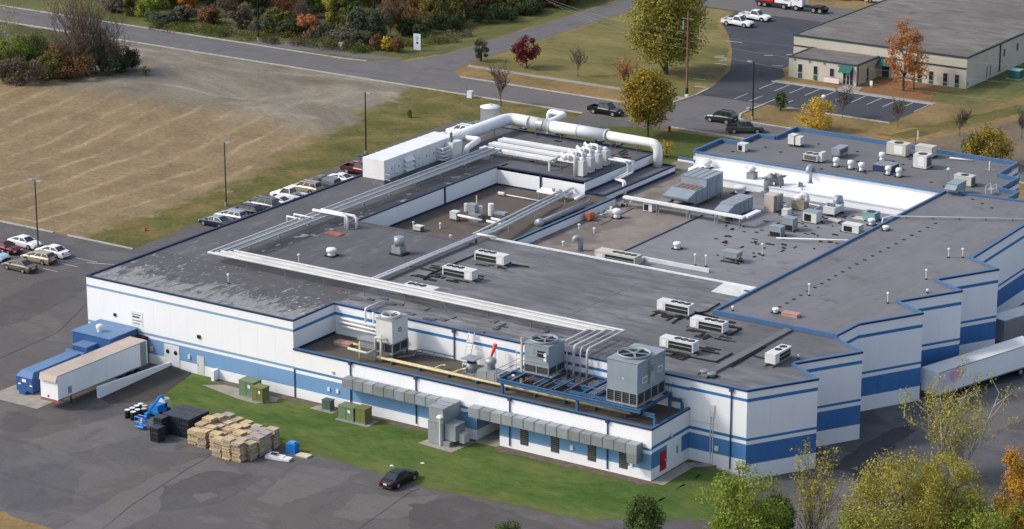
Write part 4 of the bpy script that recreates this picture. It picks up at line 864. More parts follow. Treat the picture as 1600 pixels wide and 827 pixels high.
MB().add([(-.6,-.6,0),(0,-.6,1.3),(0,.9,1.3),(-.6,.9,0),(0,-.6,0),(0,.9,0)], [(0,4,1),(2,5,3),(0,1,2,3)]).build('elbow', M_GALD, t); MB().box(.01,2.9,-.6,.9,.1,1.32).build('trunk', M_GALV, t)
for k in range(2): MB().box(1.2+k,1.26+k,-.63,.93,.08,1.35).build('flange', M_GALD, t)
MB().lathe(1.0,.6,[(.45,1.3),(.4,1.8),(.62,1.95),(.62,2.25),(.4,2.5)], 16).build('cowl', M_GALV, t, True); MB().lathe(3.9,1.4,[(.8,.2),(.8,.8),(.9,.9),(.9,1.15),(.3,1.4)], 18).build('cowl', M_GALV, t, True)
m = MB()
for a in range(9):
    a0, a1 = a*.35, a*.35+.35; m.bar((3.9+1.0*math.cos(a0),1.4+1.0*math.sin(a0),1.7),(3.9+1.0*math.cos(a1),1.4+1.0*math.sin(a1),1.7), .06)
m.build('guard_ring', M_STEEL, t)
t = boxunit('roof_hatch', 'pink flat roof hatch on the left part of the low front roof', 'hatch', 538,539,5.32,2.1,1.1,.3,M_PINK,0)
t = boxunit('roof_box', 'grey flat topped box left of the pale cooling tower', 'vent', 583,541,5.32,2.3,2.0,.8,M_GALV,0); MB().cbox(0,0,.86,2.6,2.3,.14).build('hat', M_GALV, t)
t = pipes('wall_pipes', 'silver pipes along the inner wall behind the pale cooling tower', 'pipes', [[(30.6,6.9,7.1),(39.4,6.9,6.95)],[(31,7.1,7.45),(39,7.1,7.45)],[(31,7.0,6.6),(39,7.0,6.5)]], .14, M_PWH)
pipes('wall_drop_pipe', 'white pipe bending over the roof edge down the inner wall', 'pipes', [rounded([Vector((34.6,10.3,9.2)),Vector((34.6,7.1,9.2)),Vector((34.6,7.1,7.0))], .25, 3),[(35.6,7.2,8.9),(35.6,7.2,6.6)],[(36.3,7.2,8.6),(36.3,7.2,6.5)]], .12, M_PWH)
q = at(696,551,5.32); t = thing('vent_pipe', 'grey upright vent pipe by the inner wall near the downspout', 'vent', (q.x,q.y,5.32)); MB().cyl((0,0,0),(0,0,1.3), .2, 10).build('pipe', M_UNIT, t); MB().cbox(0,0,0,.7,.7,.08).build('flashing', M_BLK, t)
pipes('low_pipes', 'dark low pipes on legs between the pale tower and the inner wall', 'pipes', [[(41.5,5.6,5.9),(42.2,6.9,5.9),(46.5,6.9,5.9)],[(41.4,4.2,5.7),(42.8,6.3,5.7),(46,6.5,5.7)],[(41.4,3.6,5.8),(42.6,5.0,5.8),(41.8,6.6,5.8)]], .07, M_STEEL, [(x,6.8,5.32,5.9) for x in (42.5,44,45.5)])
# clutter of timbers and conduits at the foot of the long pipe rack
sp = [(random.uniform(345,1000), random.uniform(400,590), 8.75, random.uniform(.3,1.6), random.uniform(.2,.7), random.choice((0,0,math.pi/2,.2))) for k in range(420)]
sp = [s for s in sp if 30.5 < at(s[0],s[1],8.75).x < 66 and 8.0 < at(s[0],s[1],8.75).y < 12.2]
scatter('roof_mats', sp, paint('grey_mats', (.10,.10,.11), .6, .5), 'grey walkway mats and blocks between the pipe rack and the inner wall')
sp = [(random.uniform(380,780), random.uniform(220,420), 8.75, random.uniform(.3,1.4), random.uniform(.2,.6), random.choice((math.pi/2,math.pi/2,0,.9))) for k in range(500)]
sp = [s for s in sp if 10.6 < at(s[0],s[1],8.75).x < 12 and 14 < at(s[0],s[1],8.75).y < 64]
scatter('roof_rubble', sp, paint('pale_rubble', (.30,.29,.27), .8, .7), 'pale rubble and blocks along the long pipe rack')
MB().box(76.1,77.0,8.6,27.2,8.75,9.0).build('expansion_cover', RG, FAC)
MB().box(53.9,54.05,12,33,8.75,8.775).box(36,66.5,33.0,33.15,8.75,8.776).build('roof_seam', M_STEEL, FAC)
for px, py, lb in ((1101,585,'flat grey vent at the roof edge left of the expansion joint'),(1112,589,'low dark vent at the roof edge right of the expansion joint')): mushroom(px, py, 8.75, .5, .5, lb, None, M_GALD)
mushroom(518,400,8.75,.62,1.0,'tiered white vent on the middle of the dark roof, left of the square stack')
q = at(624,397,8.75); t = thing('exhaust_stack', 'square based pale exhaust stack on the dark roof', 'vent', (q.x,q.y,8.75))
MB().cbox(0,0,0,1.9,1.7,.15).build('curb', M_BLK, t); MB().cbox(-.1,0,.15,1.25,1.15,.9).build('base', M_GALV, t); MB().lathe(0,0,[(.62,1.05),(.62,2.1),(.5,2.12)], 16).build('stack', M_GALV, t, True)
boxunit('roof_hatch', 'pink red patch plate next to the white branch pipes', 'hatch', 522,366,8.75,2.2,1.3,.06,M_RUST)
def post(px, py, z, h, label, group=None, ball=True):
    q = at(px, py, z); t = thing('vent_post', label, 'vent', (q.x,q.y,z), 0, group)
    MB().cyl((0,0,0),(0,0,h), .06, 6).build('pipe', M_UNIT, t); MB().lathe(0,0,[(.05,h-.05),(.17,h),(.17,h+.12),(.06,h+.2)], 8).build('cap', M_PWH, t); MB().cyl((0,0,0),(0,0,.14), .15, 8).build('boot', M_BLK, t)
GP = 'thin white capped vent posts on the roofs'
for px, py, z, h, lb in ((1264,462,9.05,1.25,'white capped post near the pink hatch on the smooth right roof'),(1387,474,9.05,1.1,'white capped post by the second sawtooth notch'),(1447,437,9.05,1.05,'white capped post by the third sawtooth notch'),
      (1482,403,9.05,1.0,'left of two white capped posts near the far sawtooth notch'),(1504,403,9.05,1.0,'right of two white capped posts near the far sawtooth notch'),(1086,415,6.52,1.3,'white capped post at the right end of the low white curb'),(1103,417,6.52,1.3,'white capped post by the white roof edge near the low white curb'),
      (1191,400,6.52,1.4,'thin white post among the dark blocks of the rear roof'),(357,443,8.75,1.0,'white capped post on the worn front left roof'),(467,412,8.75,1.0,'white capped post behind the bend of the pipe rack'),(641,417,8.75,.4,'short white capped post beside the grey pipe pair'),
      (1145,486,9.05,.4,'short white post inside the left corner of the smooth right roof'),(1247,561,8.75,.3,'tiny white post beside the small two fan condenser'),(1449,458,9.05,.3,'tiny white post at the edge of the second sawtooth')):
    post(px, py, z, h, lb, GP)
boxunit('roof_hatch', 'pink red flat hatch on the smooth right roof', 'hatch', 1236,494,9.05,1.9,.9,.35,M_PINK)
mushroom(1212,489,9.05,.38,.6,'small white dome vent left of the pink hatch on the right roof'); mushroom(1384,360,9.05,.42,.6,'small white dome vent at the back edge of the smooth right roof')
q1, q2, q3, q4 = V(1213,372,6.9), V(1332,376,6.9), V(1392,338,9.35), V(1640,343,9.35)
t = pipes('gas_line', 'thin white pipe crossing the rear roof and climbing onto the right roof', 'pipes', [[q1,q2,Vector((66.4,q2.y+2,7.0)),Vector((66.4,q2.y+3,9.4)),q3,q4]], .09, M_PWH)
for k in range(6):
    q = q3.lerp(q4, k/6+.1); MB().cyl(Vector((q.x,q.y,9.05))-t.location, q-t.location, .1, 6).build('support', M_STEEL, t)
# dark sealed fasteners along the seams of the right roof: too small to pick apart
m = MB()
for a, b, n in (((1215,482),(1335,415),11),((1335,415),(1470,345),11),((1470,290),(1560,330),6)):
    for k in range(n):
        q = at(a[0]+(b[0]-a[0])*(k+.3)/n, a[1]+(b[1]-a[1])*(k+.3)/n, 9.05); m.cbox(q.x,q.y,9.052,.35,.25,.07)
for k in range(26):
    q = at(random.uniform(1120,1560), random.uniform(215,290), 8.78)
    if 33 < q.x < 68 and 88 < q.y < 104: m.cbox(q.x,q.y,8.782,.3,.3,.08)
o = m.build('roof_patches', M_BLK); o['kind'] = 'stuff'; o['label'] = 'small dark sealed patches dotted over the right and rear roofs'
# ---- rear grey roof: odd units
ZE = 6.52
mushroom(1156,302,6.4,.85,1.05,'wide white dome exhaust behind the smaller blue grey air handler'); mushroom(1162,291,6.4,.6,.8,'grey dome vent further back behind the white dome exhaust', None, M_UNIT)
q = at(1200,301,ZE); t = thing('elbow_duct', 'big grey curved duct elbow beside the white strip roof', 'duct', (q.x,q.y,ZE), .2)
MB().tube(rounded([Vector((0,0,0)),Vector((0,0,2.0)),Vector((1.2,1.0,2.0)),Vector((1.2,1.0,.8))], .9, 6), .62, 14).build('elbow', M_GALD, t, True); MB().cbox(0,0,0,1.5,1.5,.3).build('curb', M_GALV, t)
q = at(1219,304,ZE); t = thing('flue', 'tall thin dark flue pipe next to the curved duct elbow', 'vent', (q.x,q.y,ZE)); MB().cyl((0,0,0),(0,0,2.6), .13, 8).build('pipe', M_STEEL, t); MB().cyl((0,0,2.6),(0,0,2.75), .2, 8).build('cap', M_UNIT, t)
t = boxunit('tall_cabinet', 'tall beige cabinet with grey back on the rear grey roof', 'cabinet', 1206,329,ZE,1.35,1.7,2.1,paint('faded_pink_beige', (.50,.42,.36), .1, .8),.02); MB().box(.69,1.1,-.4,.9,.2,2.2).build('side_duct', M_GALD, t)
gooseneck(1250,303,ZE,.35,1.1,'grey flat disc vent against the white strip roof', M_GALV, 2.0)
t = boxunit('blower', 'rusty tan blower with white bag top in the middle of the rear roof', 'blower', 1250,327,ZE,1.8,1.4,1.1,paint('rusty_tan', (.26,.22,.17), .3, 1),.1); MB().tube(rounded([Vector((0,0,1.2)),Vector((0,0,1.9)),Vector((.8,.3,1.9)),Vector((.8,.3,1.0))], .4, 4), .35, 10).build('bent_duct', M_UNIT, t, True); MB().lathe(-.4,0,[(.4,1.2),(.5,1.5),(.2,1.8)], 10).build('cowl', M_PWH, t)
t = boxunit('small_fan', 'small grey inclined fan left of the open square unit', 'fan unit', 1229,338,ZE,.8,1.2,.8,M_UNIT,.15); MB().lathe(-.3,.5,[(.25,.9),(.3,1.2),(.1,1.4)], 8).build('motor', M_GALD, t)
boxunit('square_unit', 'grey square unit with a large dark opening on the rear roof', 'fan unit', 1269,347,ZE,1.9,1.5,1.3,M_UNIT,.12,('open','skid'), top=M_GALV)
boxunit('hooded_unit', 'pale unit with blue grey hood, right of a similar lower one', 'fan unit', 1234,360,ZE,1.5,1.3,1.55,M_GALV,.1,('openlow','skid'))
boxunit('hooded_unit', 'pale flat hooded unit leftmost on the rear roof by the thin gas pipe', 'fan unit', 1214,369,ZE,1.6,1.2,1.2,M_GALV,.08,('openlow','skid'))
t = boxunit('centrifugal_fan', 'grey centrifugal fan with round housing facing the white strip roof', 'fan unit', 1302,335,ZE,1.6,2.6,.8,M_UNIT,.35,('skid',)); MB().tube([(-.35,1.2,1.5),(.35,1.2,1.5)], .75, 16).build('scroll', M_GALV, t, True); MB().box(-.5,.5,.6,1.9,.9,1.3).build('neck', M_GALV, t)
for k in range(3): MB().cyl((-.4+.4*k,-.7,1.2),(-.4+.4*k,-.7,1.6), .2, 8).build('motor', M_GALD, t)
boxunit('teal_unit', 'teal green boxy unit with fan on the rear roof', 'fan unit', 1361,344,ZE,1.7,1.5,.95,M_TEAL,.1,('fan','skid'))
mushroom(1362,352,ZE,.5,.9,'white round vent in front of the teal unit')
boxunit('box_unit', 'light grey box unit close to the blue edge of the right roof', 'fan unit', 1332,363,ZE,2.3,1.3,.95,M_UNIT,.1,('open','skid'))
boxunit('hood_unit', 'grey hooded exhaust on legs alone in the middle of the rear roof', 'fan unit', 1144,409,ZE,2.0,1.4,.55,M_GALV,.75,('skid',)); mushroom(1058,389,ZE,.5,.9,'white vent alone on the left of the rear grey roof')
for px, py, lb in ((1303,346,'pale flat slab beside the centrifugal fan'),(1344,343,'grey flat slab left of the teal unit')): boxunit('roof_slab', lb, 'slab', px, py, ZE, 1.6,1.1,.1,M_BEIGE,.05)
pipes('bent_conduit', 'white bent conduit between the fans of the rear roof', 'pipes', [[V(1262,318,6.7),V(1281,322,6.7),V(1268,330,6.7)]], .08, M_PWH)
# ---- white strip roof
mushroom(1105,263,7.42,.62,1.15,'grey turbine vent at the left end of the white strip roof', None, M_UNIT)
t = boxunit('cowl_vent', 'grey box with round cowl on the white strip roof', 'vent', 1175,279,7.42,1.1,1.1,.8,M_GALD,0); MB().lathe(0,0,[(.4,.85),(.35,1.2),(.6,1.35),(.3,1.6)], 12).build('cowl', M_UNIT, t, True); MB().tube([(0,0,1.35),(-1,0,1.45)], .22, 8).build('arm', M_UNIT, t)
gooseneck(1268,285,7.42,.42,2.1,'tall grey gooseneck pipe rising over the blue edge behind the white strip', M_GALV, math.pi*1.5)
mushroom(1410,300,7.42,.65,.8,'grey round vent at the right end of the white strip roof', None, M_UNIT)
q = at(1249,296,7.42); t = thing('roof_valve', 'small dark pipe stub with white valve on the white strip edge', 'vent', (q.x,q.y,7.42)); MB().cyl((0,0,0),(0,0,1.0), .13, 8).build('pipe', M_STEEL, t); MB().cbox(.1,0,0,.5,.4,.3).build('valve', M_PWH, t)
for px, lb in ((1245,'left thin wire brace on the white strip roof'),(1371,'middle thin wire brace on the white strip roof'),(1425,'right thin wire brace on the white strip roof')):
    q = at(px, 278+(px-1245)*.165, 7.42); t = thing('wire_brace', lb, 'brace', (q.x,q.y,7.42), 0, 'wire braces on the white strip roof'); MB().bar((0,0,0),(.25,1.6,1.7), .03).build('wire', M_STEEL, t); MB().cbox(0,0,0,.2,.2,.1).build('anchor', M_STEEL, t)
# ---- rear roof units
ZG = 8.78
boxunit('roof_unit', 'small white unit nearest the left end of the rear blue edged roof', 'roof unit', 1161,236,ZG,1.15,1.1,1.0,M_UNIT,.05,('open','skid'))
t = boxunit('roof_unit', 'white open framed unit in front of the rear left parapet', 'roof unit', 1239,228,ZG,.9,1.3,1.2,M_UNIT,.35,()); MB().cbox(1.0,0,.35,.8,1.1,1.1).build('second_casing', M_UNIT, t); MB().cbox(.5,0,.1,2.2,.2,.2).build('skid', M_BLK, t)
t = boxunit('roof_unit', 'beige two fan unit left among the rear roof units', 'roof unit', 1270,252,ZG,2.1,1.5,.75,M_BEIGE,.25,('fans2','louvre','skid')); MB().cbox(1.3,.2,.2,.5,1.2,1.2).build('end_box', M_UNIT, t)
t = boxunit('roof_unit', 'blue grey long unit on a dark stand behind the white mushroom vents', 'roof unit', 1312,245,ZG,1.2,2.6,.8,M_GALV,.5,('side',))
for k, (px, py) in enumerate(((1306,260.5),(1329,264.5),(1346,268),(1378,252),(1387.5,273.5),(1404,276.5))):
    mushroom(px, py, ZG, .42, 1.25, ('leftmost white mushroom vent on the rear roof','second white mushroom vent from the left on the rear roof','third white mushroom vent, left of the navy hatch','white mushroom vent behind the navy hatch','white mushroom vent touching the front of the navy hatch','white mushroom vent right of the navy hatch')[k], 'white mushroom vents on the rear roof')
t = boxunit('navy_hatch', 'low navy blue square smoke hatch between the mushroom vents', 'hatch', 1384,266,ZG,2.6,2.4,.85,M_NAVY,0,(), top=M_GALD)
boxunit('roof_unit', 'large pale rooftop unit with sloped hood against the rear parapet', 'roof unit', 1404,242,ZG,2.8,1.7,1.5,M_BEIGE,.12,('panel','skid','fan'))
boxunit('roof_unit', 'pale boxy unit behind the front one at the rear parapet', 'roof unit', 1446,245,ZG,2.4,1.5,1.3,M_BEIGE,.2,('skid',))
boxunit('roof_unit', 'pale unit with bright access panel in front of another pale unit', 'roof unit', 1441,262,ZG,1.9,1.7,1.7,M_UNIT,.12,('panel','skid','fan','side'))
boxunit('roof_unit', 'cream rooftop unit right of the white ball post', 'roof unit', 1507,289,ZG,2.4,1.4,1.15,M_BEIGE,.12,('fan','side','skid'))
boxunit('roof_unit', 'blue grey unit with sloped hood at the far corner of the right roof', 'roof unit', 1494,301,9.05,1.5,2.6,1.05,M_GUN,.35,('hood',))
q = at(1481,286,ZG); t = thing('ball_post', 'white ball on a thin post beside the cream rooftop unit', 'post', (q.x,q.y,ZG)); MB().cyl((0,0,0),(0,0,1.7), .04, 6).build('pole', M_STEEL, t); MB().lathe(0,0,[(.05,1.62),(.2,1.72),(.22,1.85),(.12,2.02)], 10).build('ball', M_PWH, t, True)
q = at(1546,267,ZG); t = thing('pipe_tripod', 'grey tripod pipe stand near the far right parapet', 'post', (q.x,q.y,ZG)); MB().cyl((0,0,0),(0,0,1.3), .09, 8).build('pole', M_UNIT, t); MB().bar((-.6,-.1,.08),(.7,.2,.08), .16).build('foot', M_GALD, t)
m = MB(); t = thing('roof_rail', 'grey crossover rail at the right end of the rear roof', 'rail', (71.5,89,9.05))
for x in (0,.8): m.bar((x,0,0),(x,0,1.0), .06).bar((x,1.5,0),(x,1.5,1.0), .06).bar((x,0,1.0),(x,1.5,1.0), .06)
m.build('rail', M_UNIT, t); MB().box(0,.8,.2,1.3,.4,.46).build('step', M_GALV, t)
pipes('ridge_conduit', 'pale conduit lying along the rear parapet at the right', 'pipes', [[V(1484,247,8.95),V(1520,251,8.95)]], .12, M_UNIT)
# ------------------------------------------------------------------ on the walls and at their foot
def spout(x, y, z0, z1, head=True):
    m = MB().cbox(x, y, z0, .11, .11, z1-z0); m.build('downspout', M_SPOUT, FAC)
    if head: MB().cbox(x, y, z1, .42, .3, .4).build('rain_head', M_SPOUT, FAC)
for x in (37.8,46.5,58.5,70.5): spout(x, -.08, .3, 5.3)
for x in (46.2,56.0): spout(x, YF-.08, 5.4, 8.4)
spout(80.6, YF-.08, 0, 8.4)
for a, b in zip(SAW1+SAW2[1:], SAW1[1:]+SAW2[2:]):
    dx, dy = b[0]-a[0], b[1]-a[1]
    if dx > 2 and a[1] > 30: L = math.hypot(dx,dy); spout(a[0]+dx*.72+dy/L*.08, a[1]+dy*.72-dx/L*.08, -.9, 8.4 if a[1] < 20 else 8.7)
MB().box(30.02,30.2,-.07,-.003,0,3.3).build('corner_post', M_SPOUT, FAC)
for i, x in enumerate((59.8,63.6,68.1,71.9)):
    f = MB().box(x,x+1.0,-.04,-.003,.72,2.75).build('louvre', M_DARK, FAC)
    m = MB()
    for k in range(9): m.box(x+.04,x+.96,-.075,-.041,.78+.21*k,.90+.21*k)
    m.build('blade', M_LOUV, f)
def wallbox(x, z, w=.35, h=.5, mat=None, name='wall_box', y=0, d=.14): MB().box(x-w/2,x+w/2,y-d,y-.003,z-h/2,z+h/2).build(name, mat or M_PWH, FAC)
wallbox(66.2,1.7); wallbox(73.4,1.35,.3,.35); wallbox(34.8,1.9,.3,.4); wallbox(36,1.9,.3,.4); wallbox(16.6,4.55,.45,.4,M_DARK,'wall_lamp'); wallbox(4.2,4.9,.35,.35,M_DARK,'wall_lamp'); wallbox(35.4,3.95,.3,.25,M_BEIGE,'wall_lamp'); wallbox(15.1,1.9,.3,.5)
wallbox(79.0,1.9,.45,.5,None,'wall_box',YF); wallbox(78.4,5.9,.55,1.3,None,'wall_box',YF)
MB().box(78.2,78.28,YF-.1,YF-.02,-.5,5.2).box(78.5,78.58,YF-.1,YF-.02,-.5,5.2).build('conduit', M_UNIT, FAC); MB().box(76,79.3,YF-.08,YF-.02,4.4,4.46).build('conduit', M_UNIT, FAC)
# doors: drive-in door with two oval windows, service door, red door, dock door
d = MB().box(11.4,13.65,-.06,-.003,.3,2.8).build('roller_door', M_PWH, FAC)
for k in range(4): MB().box(11.4,13.65,-.075,-.061,.85+.5*k,.88+.5*k).build('panel_joint', M_UNIT, d)
for x in (11.95,13.1): MB().lathe(0,0,[(.26,0),(.26,.03)], 16).build('oval_window', M_BLK, d, loc=(x,-.062,1.95)).rotation_euler = (math.pi/2,0,0)
d = MB().box(16.2,17.2,-.05,-.003,.2,2.25).build('door', M_UNIT, FAC); MB().box(16.3,16.38,-.09,-.051,1.1,1.25).build('handle', M_BLK, d)
M_RED = paint('red_door', (.42,.012,.012), .1, 2, .45)
d = MB().box(75.703,75.76,1.72,2.9,.52,2.55).build('door', M_RED, FAC, label='bright red door at the near corner'); MB().box(75.761,75.8,2.6,2.72,1.45,1.6).build('handle', M_UNIT, d)
MB().box(75.703,75.74,3.05,5.95,.45,3.15).build('white_panel', M_WP, FAC); MB().box(75.741,75.76,4.9,5.3,1.5,2.3).build('notice', M_TEAL, FAC); MB().box(75.741,75.76,3.7,4.5,1.95,2.0).build('lettering', M_UNIT, FAC); MB().box(75.741,75.76,3.5,5.4,2.45,2.5).build('lettering', M_UNIT, FAC)
MB().lathe(75.8,3.7,[(.2,3.75),(.22,3.95),(.1,4.1)], 12).build('wall_lamp', M_BEIGE, FAC)
MB().box(1.5,4.8,-.05,-.003,0,2.95).build('tan_panel', paint('tan_door', (.42,.37,.28), .1, 1, .7, 0, True, dirt=.2), FAC); MB().box(5.75,8.9,-.06,-.003,1.0,3.0).build('dock_opening', M_DARK, FAC)
MB().box(5.6,9.05,-.7,-.061,2.95,3.2).box(8.85,9.05,-.7,-.061,.2,2.95).box(5.6,5.8,-.7,-.061,.2,2.95).build('dock_seal', M_BLK, FAC); MB().box(9.4,9.8,-.2,-.003,1.6,2.1).build('dock_light', M_YEL, FAC)
# painted notice: two lines of small lettering above and below a dark arrow bar
s_ = MB().box(6.55,8.35,-.04,-.003,4.15,5.9).build('notice_board', M_PWH, FAC)
MB().box(7.0,7.9,-.055,-.041,5.12,5.28).build('arrow_bar', M_DARK, s_); m = MB()
MB().add([(6.78,-.05,5.2),(7.0,-.05,5.34),(7.0,-.05,5.06)], [(0,1,2)]).build('arrow_head', M_DARK, s_)
m = MB(); rw_ = random.Random(2)
for z_, x0, x1 in ((5.5,6.75,8.1),(4.78,6.8,8.2),(4.42,6.9,8.0)):
    x = x0
    while x < x1: w_ = rw_.uniform(.05,.11); m.box(x,x+w_,-.052,-.041,z_-.07,z_+rw_.uniform(.04,.09)); x += w_+.04
m.build('lettering', M_STEEL, s_)
# knee wall, ramp and low wall at the docks
MB().add([(12.0,-12.2,.01),(12.35,-12.2,.01),(12.35,-.1,.01),(12.0,-.1,.01),(12.0,-12.2,1.3),(12.35,-12.2,1.3),(12.35,-.1,.72),(12.0,-.1,.72)], [(4,5,6,7),(0,1,5,4),(1,2,6,5),(2,3,7,6),(3,0,4,7)]).build('knee_wall', M_WP, FAC)
VEG_ = 1
sheet('dock_ramp', [(12.4,-.05,.34),(15.4,-.05,.06),(18.0,-9.4,.022),(14.5,-13,.016),(12.4,-12.2,.016)], 0, asphalt('fresh_asphalt', (.05,.048,.048), (.08,.075,.07), .3))
MB().box(18.9,19.3,-.9,-.02,.01,1.25).build('low_wall', M_WP, FAC)
# slabs
sheet('concrete_pad', [(19.0,-2.6),(21,-1.2),(28.8,-1.2),(29.3,-2.3),(27.8,-4.1),(25.4,-4.0)], .045, M_CONC); sheet('concrete_pad', [(33.6,-2.0),(36.6,-2.0),(36.8,-.6),(33.8,-.6)], .04, M_CONC); sheet('concrete_pad', [(38.0,-3.3),(42.4,-3.3),(42.4,-1.2),(38,-1.2)], .05, M_CONC)
sheet('concrete_pad', [(49.6,-4.2),(54.2,-4.6),(54.6,-.7),(50.2,-.7)], .05, M_CONC); sheet('footpath', [(75.9,-.3),(77.3,-.3),(77.3,5.8),(79,7.4),(77.6,7.5),(75.9,6.4)], .04, M_CONC)
def transformer(x, y, sx, sy, h, label, mat, sticker=True):
    t = thing('transformer_box', label, 'transformer', (x,y,.05)); MB().box(0,sx,0,sy,.12,h).build('cabinet', mat, t); MB().box(-.05,sx+.05,-.05,sy+.05,h,h+.07).build('lid', mat, t); MB().box(-.08,sx+.08,-.08,sy+.08,0,.12).build('plinth', M_GALD, t)
    MB().box(sx*.49,sx*.51,-.015,-.002,.2,h-.05).build('door_gap', M_DARK, t)
    if sticker: MB().box(sx*.62,sx*.8,-.03,-.003,h*.62,h*.82).build('label_plate', M_PWH, t)
M_GRN = paint('transformer_green', (.145,.205,.115), .12, 1.2, .55, 0, dirt=.15); M_OLV = paint('transformer_olive', (.16,.165,.055), .12, 1.2, .55, 0, dirt=.15)
transformer(24.6,-3.0,2.0,1.5,1.75,'bigger green transformer cabinet on the long slab by the wall', M_GRN); transformer(26.9,-3.6,1.45,1.25,1.6,'olive green transformer cabinet at the right end of the long slab', M_OLV)
transformer(38.3,-3.0,2.0,1.3,1.55,'pale green transformer cabinet on the small slab in the lawn', M_GRN); transformer(40.5,-2.9,1.25,1.3,1.65,'olive narrow cabinet right of the pale green one', M_OLV, False); transformer(35.0,-1.6,1.1,.8,1.1,'small dark green cabinet against the blue wall', paint('dark_green', (.07,.12,.085), .12, 1.2, .55), False)
# duct along the front wall, segment by segment
t = thing('wall_duct', 'long galvanised square duct running along the front wall', 'duct', (37.5,-1.25,3.0))
n = 27; Lx = 37.2
for i in range(n):
    x0, x1 = Lx*i/n+.02, Lx*(i+1)/n-.02
    if 13.2 < x0 < 15.2: continue
    MB().box(x0,x1,0,1.1,random.uniform(-.02,.02),1.05).build('duct_section', M_GALV if random.random() < .6 else M_GALD, t)
    MB().box(x1-.01,x1+.05,-.05,1.12,-.05,1.1).build('flange', M_GALD, t)
MB().box(36.0,37.15,.05,1.15,-1.0,-.02).build('end_drop', M_GALD, t)
for i in range(13): MB().box(1+2.9*i,1.1+2.9*i,.1,1.24,-.14,-.03).build('bracket', M_BEAM, t)
t = thing('ground_air_handler', 'galvanised ground level air handler joined to the wall duct on a slab', 'air handler', (50.4,-3.6,.05))
MB().box(0,1.9,.2,2.3,.05,2.4).build('lower_casing', M_GALV, t); MB().box(-.05,1.95,.15,2.35,2.4,2.46).build('joint', M_GALD, t); MB().box(.1,1.9,.25,3.5,2.46,4.0).build('upper_casing', M_GALV, t); MB().box(.05,1.95,.2,3.5,4.0,4.06).build('lid', M_GALV, t)
for y in (1.2,2.2): MB().box(.05,1.95,y,y+.1,4.06,4.1).build('seam', M_GALD, t)
MB().box(1.96,3.3,.5,2.2,.6,2.3).build('filter_casing', M_GALV, t); MB().box(1.9,3.36,.45,2.25,2.3,2.36).build('filter_lid', M_GALV, t); MB().box(2.0,2.8,.1,.9,0,.55).build('motor_box', M_GALD, t); MB().box(3.3,3.9,1.2,2.2,.3,1.3).build('valve_box', M_UNIT, t)
MB().cyl((1.7,.0,0),(1.7,.0,3.2), .12, 8).build('flue', M_UNIT, t); MB().lathe(1.7,0,[(.16,3.1),(.42,3.2),(.3,3.34),(.05,3.4)], 12).build('flue_cap', M_PWH, t)
# ------------------------------------------------------------------ vehicles
def carpaint(name, col, metal=.3): return paint(name, col, .04, .5, .28, metal, spec=.6)
M_GLASS = newmat('car_glass', .08, 0, .6)[0]; M_GLASS.node_tree.nodes['Principled BSDF'].inputs['Base Color'].default_value = (.022,.028,.034,1)
M_TYRE = paint('tyre', (.014,.014,.014), .2, 4, .85); M_RIM = paint('wheel_rim', (.45,.45,.46), .1, 3, .35, .6)
M_HL = paint('headlamp_glass', (.62,.64,.66), .1, 5, .2); M_TL = paint('tail_lamp', (.30,.012,.012), .1, 5, .25); M_TRIM = paint('black_trim', (.025,.025,.027), .2, 3, .6); M_PLATE = paint('plate', (.6,.6,.58), .1, 5)
CP = {'white': carpaint('paint_white', (.78,.78,.78), 0), 'black': carpaint('paint_black', (.012,.014,.017)), 'silver': carpaint('paint_silver', (.40,.42,.45), .5), 'red': carpaint('paint_dark_red', (.13,.012,.014)),
      'tan': carpaint('paint_champagne', (.42,.36,.27), .35), 'brown': carpaint('paint_taupe', (.17,.145,.125), .4), 'grey': carpaint('paint_grey', (.15,.16,.17), .4), 'navy': carpaint('paint_navy', (.018,.024,.05)),
      'green': carpaint('paint_dark_green', (.022,.038,.032)), 'olive': carpaint('paint_grey_green', (.10,.115,.105), .4), 'maroon': carpaint('paint_maroon', (.10,.022,.026)), 'ice': carpaint('paint_pale_blue', (.50,.60,.68), .3), 'lime': carpaint('paint_red', (.55,.03,.02), 0)}
